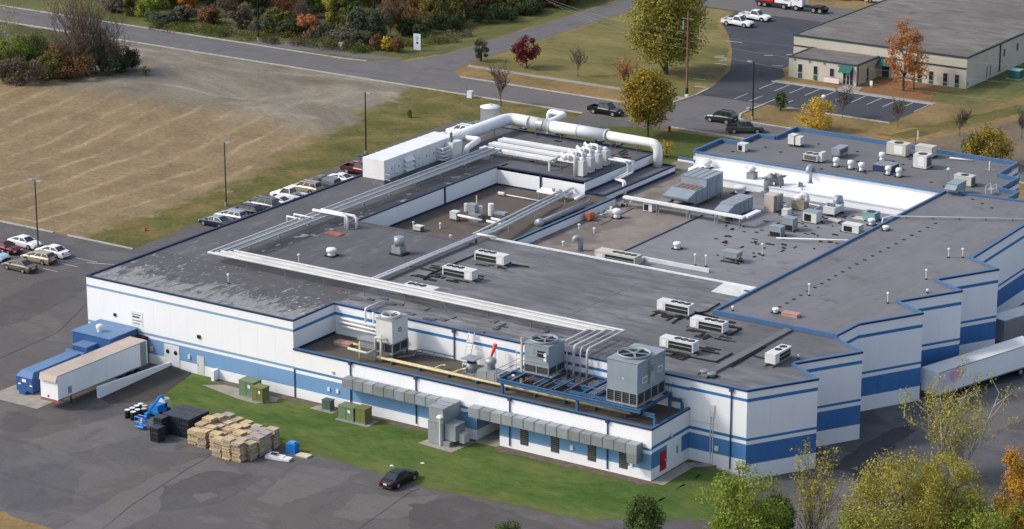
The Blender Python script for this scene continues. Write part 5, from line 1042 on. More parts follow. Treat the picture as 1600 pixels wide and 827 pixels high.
SPEC = {  # body stations (x, top z, half width), cabin (rear base, rear roof, front roof, front base), roof z, ground clearance, wheel x
 'sedan': (4.75, [(-2.38,.66,.74),(-2.3,.88,.82),(-1.6,.98,.89),(-.6,.99,.91),(.9,.96,.91),(1.9,.86,.87),(2.28,.70,.78),(2.38,.52,.70)], (-1.75,-.95,.35,1.15), 1.43, .2, (-1.38,1.42), .33),
 'coupe': (4.6, [(-2.3,.68,.72),(-2.22,.90,.80),(-1.5,.97,.87),(-.5,.96,.89),(.8,.92,.89),(1.8,.82,.85),(2.2,.66,.76),(2.3,.5,.66)], (-1.75,-.75,.2,1.05), 1.32, .17, (-1.32,1.38), .32),
 'wagon': (4.75, [(-2.38,.6,.78),(-2.33,1.0,.85),(-1.6,1.03,.90),(-.6,1.02,.91),(.9,.98,.91),(1.9,.88,.87),(2.28,.72,.78),(2.38,.52,.70)], (-2.25,-1.95,.4,1.2), 1.5, .2, (-1.38,1.42), .33),
 'suv': (4.85, [(-2.42,.6,.84),(-2.38,1.14,.90),(-1.6,1.18,.95),(-.6,1.18,.96),(1.0,1.14,.96),(1.95,1.04,.93),(2.34,.88,.85),(2.42,.55,.80)], (-2.28,-2.05,.45,1.15), 1.82, .28, (-1.42,1.46), .38),
 'van': (5.0, [(-2.5,.6,.86),(-2.45,1.12,.92),(-1.6,1.16,.96),(-.6,1.15,.97),(1.1,1.1,.97),(2.0,.98,.93),(2.42,.78,.82),(2.5,.5,.74)], (-2.38,-2.2,.7,1.7), 1.8, .22, (-1.5,1.5), .35),
 'pickup': (5.7, [(-.65,1.12,.96),(.9,1.10,.97),(1.3,1.08,.96),(2.4,1.02,.94),(2.76,.86,.88),(2.85,.5,.84)], (-.6,-.45,.65,1.3), 1.84, .32, (-1.75,1.75), .40),
 'crewpickup': (5.7, [(-1.0,1.12,.96),(.9,1.10,.97),(1.3,1.08,.96),(2.4,1.02,.94),(2.76,.86,.88),(2.85,.5,.84)], (-.95,-.85,.65,1.3), 1.84, .32, (-1.75,1.75), .40)}
def inset(A, B, C_, D, k=.06, off=.012):
    A, B, C_, D = map(Vector, (A,B,C_,D)); c = (A+B+C_+D)/4; n = (B-A).cross(D-A).normalized()*off
    return [p+(c-p).normalized()*min(k*1.6,(c-p).length*.4)+n for p in (A,B,C_,D)]
def car(kind, pm, label, x, y, rz, roofpaint=None, cap=False, z=0.01, cladding=None):
    L, st, cab, zr, gc, wx, wr = SPEC[kind]; P = CP[pm]; t = thing('parked_car' if kind not in ('pickup','crewpickup') else 'pickup_truck', label, 'car' if 'pickup' not in kind else 'pickup truck', (x,y,z), rz)
    body = MB(); rows = []
    for (sx, zt, hw) in st:
        zb = gc+(.12 if sx in (st[0][0], st[-1][0]) else 0)
        rows.append([(sx,-hw*.93,zb),(sx,-hw,zb+.22),(sx,-hw,zt-.16),(sx,-hw*.9,zt),(sx,hw*.9,zt),(sx,hw,zt-.16),(sx,hw,zb+.22),(sx,hw*.93,zb)])
    vs = [p for r in rows for p in r]; fs = []
    for i in range(len(rows)-1):
        for j in range(8): fs.append((i*8+j, i*8+(j+1) % 8, (i+1)*8+(j+1) % 8, (i+1)*8+j))
    fs.append(tuple(range(8))); fs.append(tuple((len(rows)-1)*8+7-j for j in range(8)))
    body.add(vs, [f[::-1] for f in fs]); body.build('body', P, t, 'pickup' not in kind and False)
    zb_ = max(s[1] for s in st)-.03; hb, hr = st[2][2]*.88, st[2][2]*.72; rb, rr, fr, fb = cab
    c = [(rb,-hb,zb_),(fb,-hb,zb_-.03),(fb,hb,zb_-.03),(rb,hb,zb_),(rr,-hr,zr-.03),(fr,-hr,zr-.03),(fr,hr,zr-.03),(rr,hr,zr-.03),(rr+.15,-hr*.8,zr+.02),(fr-.15,-hr*.8,zr+.02),(fr-.15,hr*.8,zr+.02),(rr+.15,hr*.8,zr+.02)]
    MB().add(c, [(0,1,5,4),(1,2,6,5),(2,3,7,6),(3,0,4,7),(4,5,9,8),(5,6,10,9),(6,7,11,10),(7,4,8,11),(8,9,10,11)]).build('cabin', CP[roofpaint] if roofpaint else P, t)
    def win(name, q): MB().add(inset(*q), [(0,1,2,3)]).build(name, M_GLASS, t)
    win('windshield', (c[1],c[2],c[6],c[5])); win('rear_window', (c[3],c[0],c[4],c[7]))
    nb = 1 if kind == 'pickup' else (3 if kind in ('suv','van','wagon') else 2)
    for s in (0, 1):
        a, b, e, f = (c[0],c[1],c[5],c[4]) if s == 0 else (c[2],c[3],c[7],c[6])
        A, B, E, F = map(Vector, (a,b,e,f))
        for k in range(nb): win('side_window', (A.lerp(B,k/nb), A.lerp(B,(k+1)/nb), F.lerp(E,(k+1)/nb), F.lerp(E,k/nb)))
    W = st[2][2]
    if 'pickup' in kind:
        x0, x1 = -L/2, st[0][0]; zt = 1.1
        MB().box(x0,x1,-.93,.93,gc+.1,.72).build('bed_floor', M_TRIM, t)
        for s in (-1,1): MB().box(x0,x1,min(s*.96,s*.84),max(s*.96,s*.84),gc+.15,zt).build('bed_side', P, t)
        MB().box(x0-.02,x0+.1,-.95,.95,gc+.2,zt-.01).build('tailgate', P, t)
        if cap: MB().add([(x0,-.93,zt),(x1,-.93,zt),(x1,.93,zt),(x0,.93,zt),(x0+.2,-.75,1.75),(x1,-.75,1.78),(x1,.75,1.78),(x0+.2,.75,1.75)], [(0,1,5,4),(1,2,6,5),(2,3,7,6),(3,0,4,7),(4,5,6,7)]).build('bed_cap', P, t); MB().add(inset((x0,.9,zt),(x0,-.9,zt),(x0+.2,-.75,1.75),(x0+.2,.75,1.75)), [(0,1,2,3)]).build('cap_window', M_GLASS, t)
    for s in (-1,1):
        for wx_ in wx:
            a = MB().cyl((wx_,s*(W-.2),wr),(wx_,s*(W+.012),wr), wr*1.16, 14).build('wheel_arch', M_TRIM, t)
            w_ = MB().cyl((wx_,s*(W-.2),wr),(wx_,s*(W+.035),wr), wr, 14).build('wheel', M_TYRE, t); MB().cyl((wx_,s*(W+.0),wr),(wx_,s*(W+.05),wr), wr*.62, 12).build('rim', M_RIM, w_)
        fx, fz = st[-2][0]+.03, st[-2][1]-.12; hw = st[-2][2]
        MB().cbox(fx+.03, s*hw*.72, fz-.12, .1, .36, .17).build('headlight', M_HL, t)
        rx = -L/2; rz_ = .72 if 'pickup' not in kind else .8
        MB().cbox(rx-.0, s*st[0][2]*.82, rz_-.02, .1, .26, .2).build('taillight', M_TL, t)
        MB().cbox(fb-.25, s*(hb+.12), zb_, .14, .2, .13).build('mirror', P, t)
    MB().cbox(L/2-.05, 0, gc+.05, .16, W*1.7, .2).build('bumper', cladding or M_TRIM, t); MB().cbox(-L/2+.02, 0, gc+.08, .16, W*1.75, .2).build('bumper', M_TRIM if pm != 'white' else P, t)
    MB().cbox(-L/2-.04 if 'pickup' not in kind else -L/2-.08, 0, gc+.35, .03, .45, .16).build('plate', M_PLATE, t)
    if kind in ('suv','van') :
        for s in (-1,1): MB().bar((rr+.3,s*hr*.8,zr+.06),(fr-.2,s*hr*.8,zr+.06), .05).build('roof_rail', M_TRIM, t)
    return t
PI = math.pi
car('sedan','black','black sedan parked alone on the tarmac beside the front lawn', 54.65,-14.5, PI/2)
car('sedan','white','white sedan nose right at the left edge, rearmost in the left car park', -34.6,26.3, 0)
car('sedan','red','dark red sedan at the left edge in front of the white one', -35.2,23.2, 0)
car('wagon','tan','champagne estate car with roof rails in the left car park', -28.5,22.3, PI+.02)
car('sedan','brown','taupe sedan nearest the camera in the left car park', -28.1,18.4, PI-.03)
car('sedan','white','white sedan tail towards the building, behind the champagne estate', -28.9,25.3, PI)
car('sedan','ice','pale blue car cut off by the left edge of the picture', -34.2,19.9, 0)
for kind, pm, y, lb, rz, kw in (('sedan','navy',47.6,'dark car with silver roof nearest in the row behind the roof edge',PI,dict(roofpaint='silver')),('wagon','silver',50.8,'silver estate car second in the row behind the roof edge',PI,{}),
      ('wagon','black',54.1,'black estate with red tail lamp under the middle lamp post',PI,{}),('van','grey',57.3,'dark grey van right of the black estate in the row',PI,{}),('coupe','white',60.0,'white hatchback coupe in front of the white pickup in the row',PI,{}),
      ('pickup','white',63.0,'white pickup with dark open bed in the row behind the roof',PI,{}),('suv','tan',67.2,'tan and silver off roader right of the white pickup',PI,{}),('pickup','grey',70.2,'grey pickup with a covered bed in the row',PI,dict(cap=True)),
      ('coupe','white',74.2,'white coupe alone just left of the maroon pickup',PI,{}),('pickup','maroon',79.2,'maroon pickup half hidden by the white air handler',0,{}),('suv','navy',82.2,'dark blue car peeping out behind the air handler',0,{}),
      ('suv','white',105.2,'white car whose roof shows behind the big duct',PI,{}),('sedan','white',101.8,'white sedan just above the end of the air handler',PI,{}),('sedan','grey',109.0,'dark grey car rearmost in the row near the tank',PI,{})):
    L = SPEC[kind][0]; car(kind, pm, lb, (-22.6+L/2) if kind not in ('coupe',) else -19.6, y, rz, **kw)
car('crewpickup','black','black pickup driving on the road behind the big duct', -9.3,128.4, 0)
car('suv','green','dark green off roader on the road left of the grey green pickup', 7.9,133.9, PI)
car('crewpickup','olive','grey green pickup turning on the road behind the blue parapet', 14.0,130.3, .62)
car('pickup','white','front white pickup at the edge of the far car park', -23.8,195.6, 0)
car('pickup','white','white pickup parked behind another white pickup in the far car park', -23.6,201.6, 0)
# red and white flatbed truck, white tractor unit and the vehicles on the far grass
t = thing('flatbed_truck', 'red and white lorry at the top edge of the picture', 'truck', (-26.0,213.2,.03))
MB().box(-3.4,3.2,-1.1,1.1,.7,1.1).build('chassis', M_TRIM, t); MB().box(-3.4,.2,-1.15,1.15,1.15,2.3).build('cargo_box', CP['lime'], t)
MB().add([(.5,-1.05,.7),(3.6,-1.05,.7),(3.6,1.05,.7),(.5,1.05,.7),(.5,-1.0,2.7),(1.9,-1.0,2.7),(1.9,1.0,2.7),(.5,1.0,2.7),(2.4,-1.03,1.6),(3.55,-1.0,1.4),(3.55,1.0,1.4),(2.4,1.03,1.6)], [(3,2,1,0),(0,1,9,8),(0,8,5,4),(8,9,10,11),(5,8,11,6),(4,5,6,7),(2,3,11,10),(3,7,6,11),(1,2,10,9),(3,0,4,7)]).build('cab', CP['white'], t)
MB().add(inset((2.4,-1,1.62),(2.4,1,1.62),(1.9,.97,2.68),(1.9,-.97,2.68)), [(0,1,2,3)]).build('windshield', M_GLASS, t)
def wheels(t, xs, W, r):
    for x in xs:
        for s in (-1,1): w_ = MB().cyl((x,s*(W-.3),r),(x,s*W,r), r, 14).build('wheel', M_TYRE, t); MB().cyl((x,s*(W-.05),r),(x,s*(W+.02),r), r*.55, 10).build('rim', M_RIM, w_)
wheels(t, (-2.6,-1.5,2.4), 1.12, .5)
t = thing('tractor_unit', 'white lorry tractor with bare frame on the far cross street', 'truck', (-18.9,213.2,.03), PI)
MB().box(-3.6,3.0,-.5,.5,.75,1.05).build('chassis', M_TRIM, t); MB().add([(1.0,-1.1,.9),(3.1,-1.1,.9),(3.1,1.1,.9),(1.0,1.1,.9),(1.0,-1.1,3.2),(2.75,-1.1,3.2),(2.75,1.1,3.2),(1.0,1.1,3.2)], [(3,2,1,0),(0,1,5,4),(1,2,6,5),(2,3,7,6),(3,0,4,7),(4,5,6,7)]).build('cab', CP['white'], t)
MB().add(inset((3.04,-1,1.9),(3.04,1,1.9),(2.78,1,3.1),(2.78,-1,3.1)), [(0,1,2,3)]).build('windshield', M_GLASS, t)
for s in (-1,1): q = [(1.5,s*1.1,1.95),(2.75,s*1.1,1.95),(2.6,s*1.1,2.9),(1.5,s*1.1,2.9)]; MB().add(inset(*(q if s < 0 else q[::-1])), [(0,1,2,3)]).build('side_window', M_GLASS, t)
MB().cyl((.7,.8,1),(.7,.8,3.4), .1, 8).build('exhaust', M_STEEL, t); MB().box(-2.6,-1.0,-.9,.9,1.05,1.25).build('fifth_wheel', M_TRIM, t); wheels(t, (2.2,-1.3,-2.6), 1.15, .55)
car('suv','black','black car on the far grass left of the white van', -20.2,226.0, .1); car('sedan','navy','dark car on the far grass between black car and white van', -15.8,227.6, .1)
car('van','white','white van on the far grass beside the big flat roof', -12.5,227.8, PI/2*.3); car('sedan','lime','red car on the far grass half hidden by the big flat roof', -9.6,231.0, .2)
# ---- semi trailers
def trailer(label, x, y, rz, L, H, roofm, sidem, zb=.95, gear=True, z=0, W=2.5):
    t = thing('semi_trailer', label, 'trailer', (x,y,z), rz)          # local y runs from the nose (0) to the tail (L)
    MB().box(-W/2,W/2,0,L,zb,zb+H).build('box_body', sidem, t); MB().box(-W/2+.02,W/2-.02,.02,L-.02,zb+H,zb+H+.03).build('roof_sheet', roofm, t)
    for s in (-1,1): MB().box(s*W/2-.03,s*W/2+.03,.0,L,zb+H-.06,zb+H+.04).build('roof_rail', M_GALV, t); MB().box(s*W/2-.03,s*W/2+.03,0,L,zb-.05,zb+.08).build('side_rail', M_GALD, t)
    MB().box(-W/2,W/2,-.03,.02,zb-.3,zb-.02).build('nose_skirt', M_RUST, t)
    for s in (-1,1):
        for k in range(int(L/1.22)): MB().box(min(s*W/2,s*(W/2+.012)),max(s*W/2,s*(W/2+.012)),.6+1.22*k,.63+1.22*k,zb+.1,zb+H-.1).build('side_seam', sidem, t)
    MB().box(-.5,.5,.3,L-.2,zb-.25,zb-.03).build('chassis', M_TRIM, t)
    if gear:
        for s in (-1,1): MB().bar((s*.7,2.6,0),(s*.7,2.6,zb), .13).build('landing_leg', M_TRIM, t)
    for y_ in (L-2.9,L-1.6):
        for s in (-1,1): w_ = MB().cyl((s*(W/2-.35),y_,.5),(s*(W/2-.02),y_,.5), .5, 14).build('wheel', M_TYRE, t); MB().cyl((s*(W/2-.06),y_,.5),(s*(W/2+.01),y_,.5), .27, 10).build('rim', M_RIM, w_)
    return t
M_TROOF = paint('faded_trailer_roof', (.46,.375,.315), .12, .6, .6, 0, dirt=.2); M_TSIDE = paint('trailer_white', (.87,.88,.90), .04, .5, .35, .1, dirt=.08); M_TSIL = paint('trailer_grey', (.30,.315,.33), .08, .8, .35, .5)
t = trailer('white semi trailer with faded tan roof backed up to the front dock', 10.15,-17.7,0, 14.8, 2.75, M_TROOF, M_TSIDE, 1.2)
MB().box(1.255,1.27,1.6,2.2,1.5,2.3).build('door_patch', M_GALV, t); MB().add([(-1.2,-.28,3.3),(1.2,-.28,3.3),(1.25,0,3.97),(-1.25,0,3.97),(-1.25,0,3.3),(1.25,0,3.3)], [(0,1,2,3),(0,3,4),(1,5,2)]).build('nose_cap', M_TROOF, t)
MB().box(1.256,1.28,13.6,14.6,1.25,3.9).build('tail_frame', M_GALD, t); MB().box(-.25,-.1,-.05,-.031,1.35,1.6).build('coupling', M_TRIM, t)
t = trailer('long white semi trailer at the sawtooth docks with a faded red and blue emblem', 87.45,40.25,math.atan2(-.28,.96), 17, 2.6, paint('trailer_roof_white', (.66,.65,.63), .08, .6, .5, 0, dirt=.15), M_TSIDE, .95, z=-1.0)
m_, nt_, b_ = newmat('worn_emblem', .4); co_ = coords(nt_, False); s_ = N(nt_, 'ShaderNodeSeparateXYZ'); nt_.links.new(co_, s_.inputs[0])
def blob(cy, cz, r):
    a = math_(nt_, 'POWER', math_(nt_, 'MULTIPLY', math_(nt_, 'SUBTRACT', s_.outputs[1], cy), 1/r), 2.0); b = math_(nt_, 'POWER', math_(nt_, 'MULTIPLY', math_(nt_, 'SUBTRACT', s_.outputs[2], cz), 1/(r*.75)), 2.0)
    return ramp(nt_, math_(nt_, 'ADD', a, b), [(0, .62), (.55, .5), (1.0, 0.0)])
nt_.links.new(mix(nt_, blob(2.9,2.75,1.25), mix(nt_, blob(1.1,2.6,1.7), (.74,.76,.80), (.40,.40,.66)), (.62,.16,.24)), b_.inputs['Base Color'])
MB().box(1.266,1.272,.05,4.6,1.05,3.5).build('painted_emblem', m_, t)
trailer('grey semi trailer at the farthest visible sawtooth dock', 85.9,61.2,math.atan2(-.28,.96), 15, 2.6, M_UNIT, M_TSIL, .95, z=-1.0)
# ---- blue compactor at the dock
M_CB = paint('compactor_blue', (.035,.10,.26), .1, .6, .45, .1, dirt=.1); M_CBL = paint('compactor_top', (.12,.22,.37), .1, .6, .5, .1, dirt=.1)
t = thing('waste_compactor', 'blue waste container and compactor house beside the white trailer', 'compactor', (4.5,-9,0))
c = [(-1.25,-6.6,.25),(1.15,-6.6,.25),(1.15,1.6,.25),(-1.25,1.6,.25),(-1.25,-6.6,1.9),(1.15,-6.6,1.9),(1.15,1.6,2.2),(-1.25,1.6,2.2),(-.95,-6.0,2.45),(.85,-6.0,2.45),(.85,1.6,2.5),(-.95,1.6,2.5)]
MB().add(c, [(3,2,1,0),(0,1,5,4),(1,2,6,5),(3,0,4,7),(2,3,7,11,10,6),(4,5,9,8),(5,6,10,9),(7,4,8,11)]).add([c[8],c[9],c[10],c[11]], [(0,1,2,3)], 1).build('container', [M_CB,M_CBL], t)
MB().box(-.8,1.3,2.2,4.0,.2,3.1).build('ram_housing', M_CB, t); MB().box(-.85,1.35,2.15,4.05,3.1,3.16).build('ram_lid', M_CBL, t)
MB().box(-2.4,3.2,4.0,8.8,.2,3.95).build('hopper_house', M_CB, t); MB().box(-2.5,3.3,3.9,8.85,3.95,4.03).build('house_roof', M_CBL, t)
MB().lathe(.5,5.4,[(.3,4.03),(.3,4.4),(.42,4.45),(.42,4.75),(.3,4.85)], 12).build('roof_fan', M_PWH, t); MB().box(-1.35,1.35,1.62,1.75,.3,2.7).build('door_frame', M_CBL, t)
MB().box(1.2,3.0,-2.2,3.9,1.55,1.65).build('side_ramp', M_CBL, t); MB().box(1.0,1.35,-2.3,-2.2,1.5,1.75).build('ramp_lip', M_UNIT, t)
MB().box(-.35,.25,-6.63,-6.605,1.35,1.7).build('sign_plate', M_PWH, t)
for x in (-.95,.75): MB().box(x,x+.4,-6.63,-6.605,1.0,1.15).build('reflector', M_PWH, t)
MB().box(-.5,.4,-7.0,-6.3,.02,.4).build('hook_frame', M_CB, t)
sheet('concrete_pad', [(1.6,-18.6),(9.0,-18.6),(9.0,-.2),(1.6,-.2)], .03, M_CONC)
# ---- drums
for k, (px, py, mt, lb) in enumerate(((199.5,651.5,0,'white lidded black drum leftmost of the cluster'),(207,648.5,0,'white lidded black drum behind the left ones'),(208.5,654.5,0,'white lidded black drum nearest the blue lift basket'),(215.5,651,0,'white lidded black drum in the middle right of the cluster'),
      (214,645,0,'white lidded black drum second from the lawn'),(220,642,0,'white lidded black drum nearest the lawn'),(226.5,645,1,'rust topped black drum behind the blue lift arm'),(225.5,649.5,1,'tan topped black drum closest to the blue lift arm'))):
    q = at(px, py+1.5, .01); t = thing('oil_drum', lb, 'drum', (q.x,q.y,.01), 0, 'black drums by the blue lift')
    MB().lathe(0,0,[(.29,0),(.29,.3),(.305,.31),(.29,.33),(.29,.58),(.305,.6),(.29,.62),(.29,.9)], 14).build('barrel', M_BLK, t, True); MB().lathe(0,0,[(.3,.9),(.3,.94),(.27,.94)], 14).build('lid', M_PWH if not mt else M_BEIGE, t)
# ---- blue boom lift
M_LIFT = paint('lift_blue', (.02,.20,.56), .08, 1, .4, .1)
t = thing('boom_lift', 'blue boom lift with folded arm between the drums and the black crates', 'boom lift', (22.5,-15.4,.01))
MB().box(-2.2,-.6,1.9,4.0,.3,.65).build('chassis', M_LIFT, t); MB().box(-2.0,-.9,2.2,3.8,.66,1.2).build('turntable', M_LIFT, t); MB().box(-2.0,-.9,3.5,4.3,.7,1.55).build('counterweight', M_UNIT, t)
MB().tube([(-1.5,3.9,1.5),(-1.5,3.7,1.85),(-1.3,2.9,1.95)], .17, 6).build('boom_knuckle', M_LIFT, t)
MB().tube([(-1.3,3.1,1.95),(-.35,.2,1.45)], [.18,.15], 6).build('boom_arm', M_LIFT, t); MB().tube([(-.35,.3,1.45),(-.1,-.5,1.2),(0,-1.2,.7)], .13, 6).build('jib', M_LIFT, t); MB().cbox(-.2,-.3,.7,.4,.5,.7).build('jib_bracket', M_LIFT, t)
for x in (-.55,.55):
    for y in (-1.9,-1.3): MB().bar((x,y,.3),(x,y,1.4), .06).build('basket_post', M_LIFT, t)
for z_ in (.35,.85,1.4): m = MB(); m.bar((-.55,-1.9,z_),(.55,-1.9,z_), .07).bar((-.55,-1.3,z_),(.55,-1.3,z_), .07).bar((-.55,-1.9,z_),(-.55,-1.3,z_), .07).bar((.55,-1.9,z_),(.55,-1.3,z_), .07); m.build('basket_rail', M_LIFT, t)
MB().box(-.6,.6,-1.95,-1.25,.22,.32).build('basket_floor', M_LIFT, t); MB().cyl((.2,-1.6,.9),(.2,-1.6,1.2), .16, 8).build('control_box', M_PWH, t)
wheels(t, (), 1, 1)
for y in (2.2,3.6):
    for s in (-1,1): MB().cyl((-1.5+s*.75,y,.35),(-1.5+s*1.02,y,.35), .35, 14).build('wheel', M_TYRE, t)
# ---- black plastic crates
M_CRATE = paint('crate_black', (.028,.034,.046), .35, 7, .5, 0, spec=.4); M_CRTOP = paint('crate_lid', (.045,.05,.066), .25, 5, .55)
mb = MB(); mb.box(-.57,.57,-.52,.52,.03,.46); mb.box(-.6,.6,-.55,.55,.46,.53,1)
for k in range(5):
    x = -.48+.24*k; mb.box(x-.035,x+.035,-.585,-.52,.03,.46); mb.box(.57,.62,-.44+.22*k-.03,-.44+.22*k+.03,.03,.46)
mb.box(-.6,.6,-.56,.56,0,.06)
c0_ = mb.build('plastic_crate', [M_CRATE, M_CRTOP]); first = True
ORD = ['bottom','second','third','top']
cols = [(25.75+1.24*i, -16.0+1.16*j, 4) for i in range(3) for j in range(3)]+[(25.6,-17.35,4),(26.3,-18.75,3),(25.0,-14.2,3)]
nm = ['left','middle','right']; rw = ['front','middle','rear']
for k, (x, y, n) in enumerate(cols):
    for h in range(n):
        o = c0_ if first else c0_.copy()
        if not first: COL.objects.link(o)
        first = False; o.location = (x+random.uniform(-.04,.04), y+random.uniform(-.04,.04), .01+.54*h); o.rotation_euler = (0,0,random.uniform(-.03,.03))
        lev = ('top' if h == n-1 else ('bottom' if h == 0 else ('second' if h == 1 else 'third')))
        where = f'{rw[k % 3]} {nm[k//3]} stack of the big crate block' if k < 9 else ['stack just in front of the big block','lone nearest stack','low stack left of the big block'][k-9]
        tag(o, f'black plastic crate, {lev} one in the {where}', 'crate', 'black plastic crates')
# ---- wooden pallets
PM = [paint('pallet_yellow', (.56,.43,.25), .22, 3, .8), paint('pallet_tan', (.47,.37,.25), .22, 3, .8), paint('pallet_grey', (.36,.325,.30), .2, 3, .85)]
meshes = []
for v in range(3):
    m = MB()
    for k in range(6): m.box(-.6,.6,-.5+.172*k,-.5+.172*k+.15,.106,.144)
    for k in range(3): m.box(-.57+.53*k,-.49+.53*k,-.47,.46,.034,.105)
    for k in range(3): m.box(-.6,.6,-.5+.43*k,-.5+.43*k+.13,0,.033)
    meshes.append((v, m))
proto = []
for v, m in meshes: proto.append(m.build('wooden_pallet', PM[v]))
LAY = ('topmost','second','third','fourth','fifth','sixth','seventh','eighth','ninth','tenth','eleventh','twelfth','thirteenth','fourteenth','fifteenth','sixteenth')
NTH = ('first','second','third','fourth','fifth','sixth','seventh'); used = [False]*3; CN = ['yellow','tan','grey']; total = 0
def ordn(k): return ['topmost','second','third','fourth','fifth','sixth','seventh','eighth','ninth','tenth','eleventh','twelfth'][k]
HT = {}
rows_ = [(-18.5,[(34.5,13),(35.8,15),(37.1,14)]),(-17.25,[(30.2,11),(31.4,12),(33.2,13),(34.4,9),(36.5,13),(37.7,12)]),(-16.0,[(30.1,13),(31.35,12),(32.6,9),(33.9,8),(35.2,14),(36.5,12),(37.7,14)]),(-14.75,[(30.1,15),(31.4,11),(32.6,10),(33.8,13),(35.1,11),(36.4,11),(37.6,14)]),(-13.5,[(30.2,14),(31.45,11),(32.7,10),(33.9,12),(35.2,11),(36.4,12),(37.6,14)]),(-12.2,[(30.6,13),(31.8,11),(33.0,10),(34.3,9),(35.6,8)])]
rown = ['nearest row','next nearest row','front middle row','rear middle row','rear row','lawn row']; rest = MB()
for r, (y, cs) in enumerate(rows_):
    for ci, (x, n) in enumerate(cs):
        jx, jy, jr = random.uniform(-.08,.08), random.uniform(-.08,.08), random.uniform(-.07,.07)
        topc = random.choice((0,0,1,1,2)) if r < 4 else random.choice((0,1,2,2)); show = n if (r < 2 or ci == len(cs)-1 or ci == 0) else 5
        for h in range(n):
            v = topc if h >= n-2 else random.choice((0,0,1,1,1,2))
            L = (x+jx+random.uniform(-.07,.07), y+jy+random.uniform(-.07,.07), .01+.146*h); rz = jr+random.uniform(-.05,.05)+(math.pi/2 if random.random() < .3 else 0)
            if n-h > show or total >= 296:
                rest.cbox(L[0],L[1],L[2]+.105,1.2,1.0,.038,v,rz); rest.cbox(L[0],L[1],L[2],1.1,.12,.104,v,rz); rest.cbox(L[0],L[1],L[2],.12,.94,.104,v,rz); continue
            o = proto[v]
            if used[v]: o = proto[v].copy(); COL.objects.link(o)
            used[v] = True; total += 1; o.location = L; o.rotation_euler = (0,0,rz)
            tag(o, f'{CN[v]} wooden pallet, {LAY[n-1-h]} from above in {NTH[ci]} stack from left, {rown[r]}', 'pallet', 'stacked wooden pallets')
o = rest.build('lower_pallets', PM); o['kind'] = 'stuff'; o['label'] = 'lower pallets hidden inside the wooden stacks'
# ---- small items beside the pallets
t = thing('blue_crates', 'bright blue stack of folding crates right of the wooden pallets', 'crates', (40.3,-13.6,.01), .15)
for k in range(4): MB().box(-.55,.55,-.45,.45,.27*k,.27*k+.24).build('crate', M_LIFT, t)
MB().box(-.3,.35,-.3,.3,1.06,1.2).build('loose_crate', paint('pale_blue_plastic', (.10,.33,.62), .1, 2), t)
t = thing('white_scrap', 'heap of white scrap panels on the tarmac beside the pallets', 'scrap', (40.0,-15.9,.01), .2)
MB().box(-1.1,.9,-.5,.4,0,.35).build('panel', M_PWH, t); MB().box(-.9,.0,-.3,.5,.352,.5).build('panel', M_UNIT, t); MB().box(-.5,.1,-.35,.0,.501,.62).build('opening', M_DARK, t); MB().box(.6,1.7,-.6,.3,.05,.28).build('panel', M_PWH, t)
t = thing('cream_board', 'cream flat board lying in front of the blue crates', 'board', (42.0,-13.9,.01), .05); MB().box(-.75,.75,-.5,.5,.1,.2).build('board', paint('cream', (.62,.56,.36), .08, 2), t); MB().box(-.7,.7,-.45,.45,0,.1).build('base', M_UNIT, t)
# ------------------------------------------------------------------ street furniture
def lamp_post(px, py, h, label, heads, mat):
    q = at(px, py, 0); t = thing('lamp_post', label, 'lamp post', (q.x,q.y,0), 0, 'tall car park lamp posts')
    MB().cyl((0,0,0),(0,0,h), .12, 8, 0, .085).build('pole', mat, t); MB().cyl((0,0,0),(0,0,.5), .25, 10).build('base', M_CONC, t)
    for dx in heads: MB().bar((0,0,h-.05),(dx*.5,0,h-.02), .07).build('arm', mat, t); MB().cbox(dx*.75,0,h-.08,.75,.4,.16).build('lamp_head', M_UNIT if mat is M_STEEL else M_GALV, t)
M_POLE = paint('brown_pole', (.075,.065,.06), .15, 2, .5, .3); M_PBLK = paint('black_pole', (.02,.018,.017), .15, 2, .5, .3)
lamp_post(60,392,9.4,'double headed lamp post in the left car park', (-1,1), M_POLE); lamp_post(353.5,322,9.0,'lamp post behind the black estate in the row of cars', (.8,), M_POLE)
lamp_post(572,241,9.2,'lamp post left of the white air handler', (.9,), M_PBLK); lamp_post(1176,187,9.0,'black lamp post at the far car park entrance', (-1,), M_PBLK); lamp_post(404,63,9.4,'black lamp post in front of the autumn woods', (), M_PBLK)
q = at(1073,150,0); t = thing('utility_pole', 'tall brown wooden utility pole with wires in front of the olive tree', 'utility pole', (q.x,q.y,0))
MB().cyl((0,0,0),(0,0,13.5), .2, 8, 0, .13).build('pole', paint('pole_wood', (.19,.11,.07), .2, 2, .85), t); MB().cyl((0,0,.02),(0,0,1.3), .24, 8).build('butt_wrap', M_BLK, t); MB().box(-1.1,1.1,-.08,.08,12.3,12.5).build('crossarm', paint('crossarm_wood', (.17,.10,.065), .2, 2, .85), t)
MB().cbox(-.85,0,10.6,.15,.15,1.4).build('guard_strip', M_TEAL, t); MB().cbox(.3,-.5,.01,.5,.5,.35).build('stone', M_UNIT, t)
M_WIRE = paint('wire', (.30,.29,.28), .1, 1, .5, .3)
for k, (za, L_, dz, dy) in enumerate(((10.2,62,1.2,3.0),(8.9,62,2.2,-4),(7.6,60,3.0,-11))):
    a = Vector((q.x-38,q.y+14-dy*.4,za)); b = Vector((q.x,q.y,za)); c_ = Vector((q.x+L_,q.y+10+dy,za-dz*.2)); pts = []
    for s_, e_ in ((a,b),(b,c_)):
        for i in range(9): f = i/9; p = s_.lerp(e_, f); p.z -= 1.6*4*f*(1-f)*.6; pts.append(p)
    pts.append(c_); pipes('overhead_wire', ('upper','middle','lower')[k]+' overhead wire passing in front of the far beige building', 'wire', [pts], .014, M_WIRE, n=4)
q = at(652,80,0); t = thing('road_sign', 'white upright panel sign at the road junction', 'sign', (q.x,q.y,0), .25)
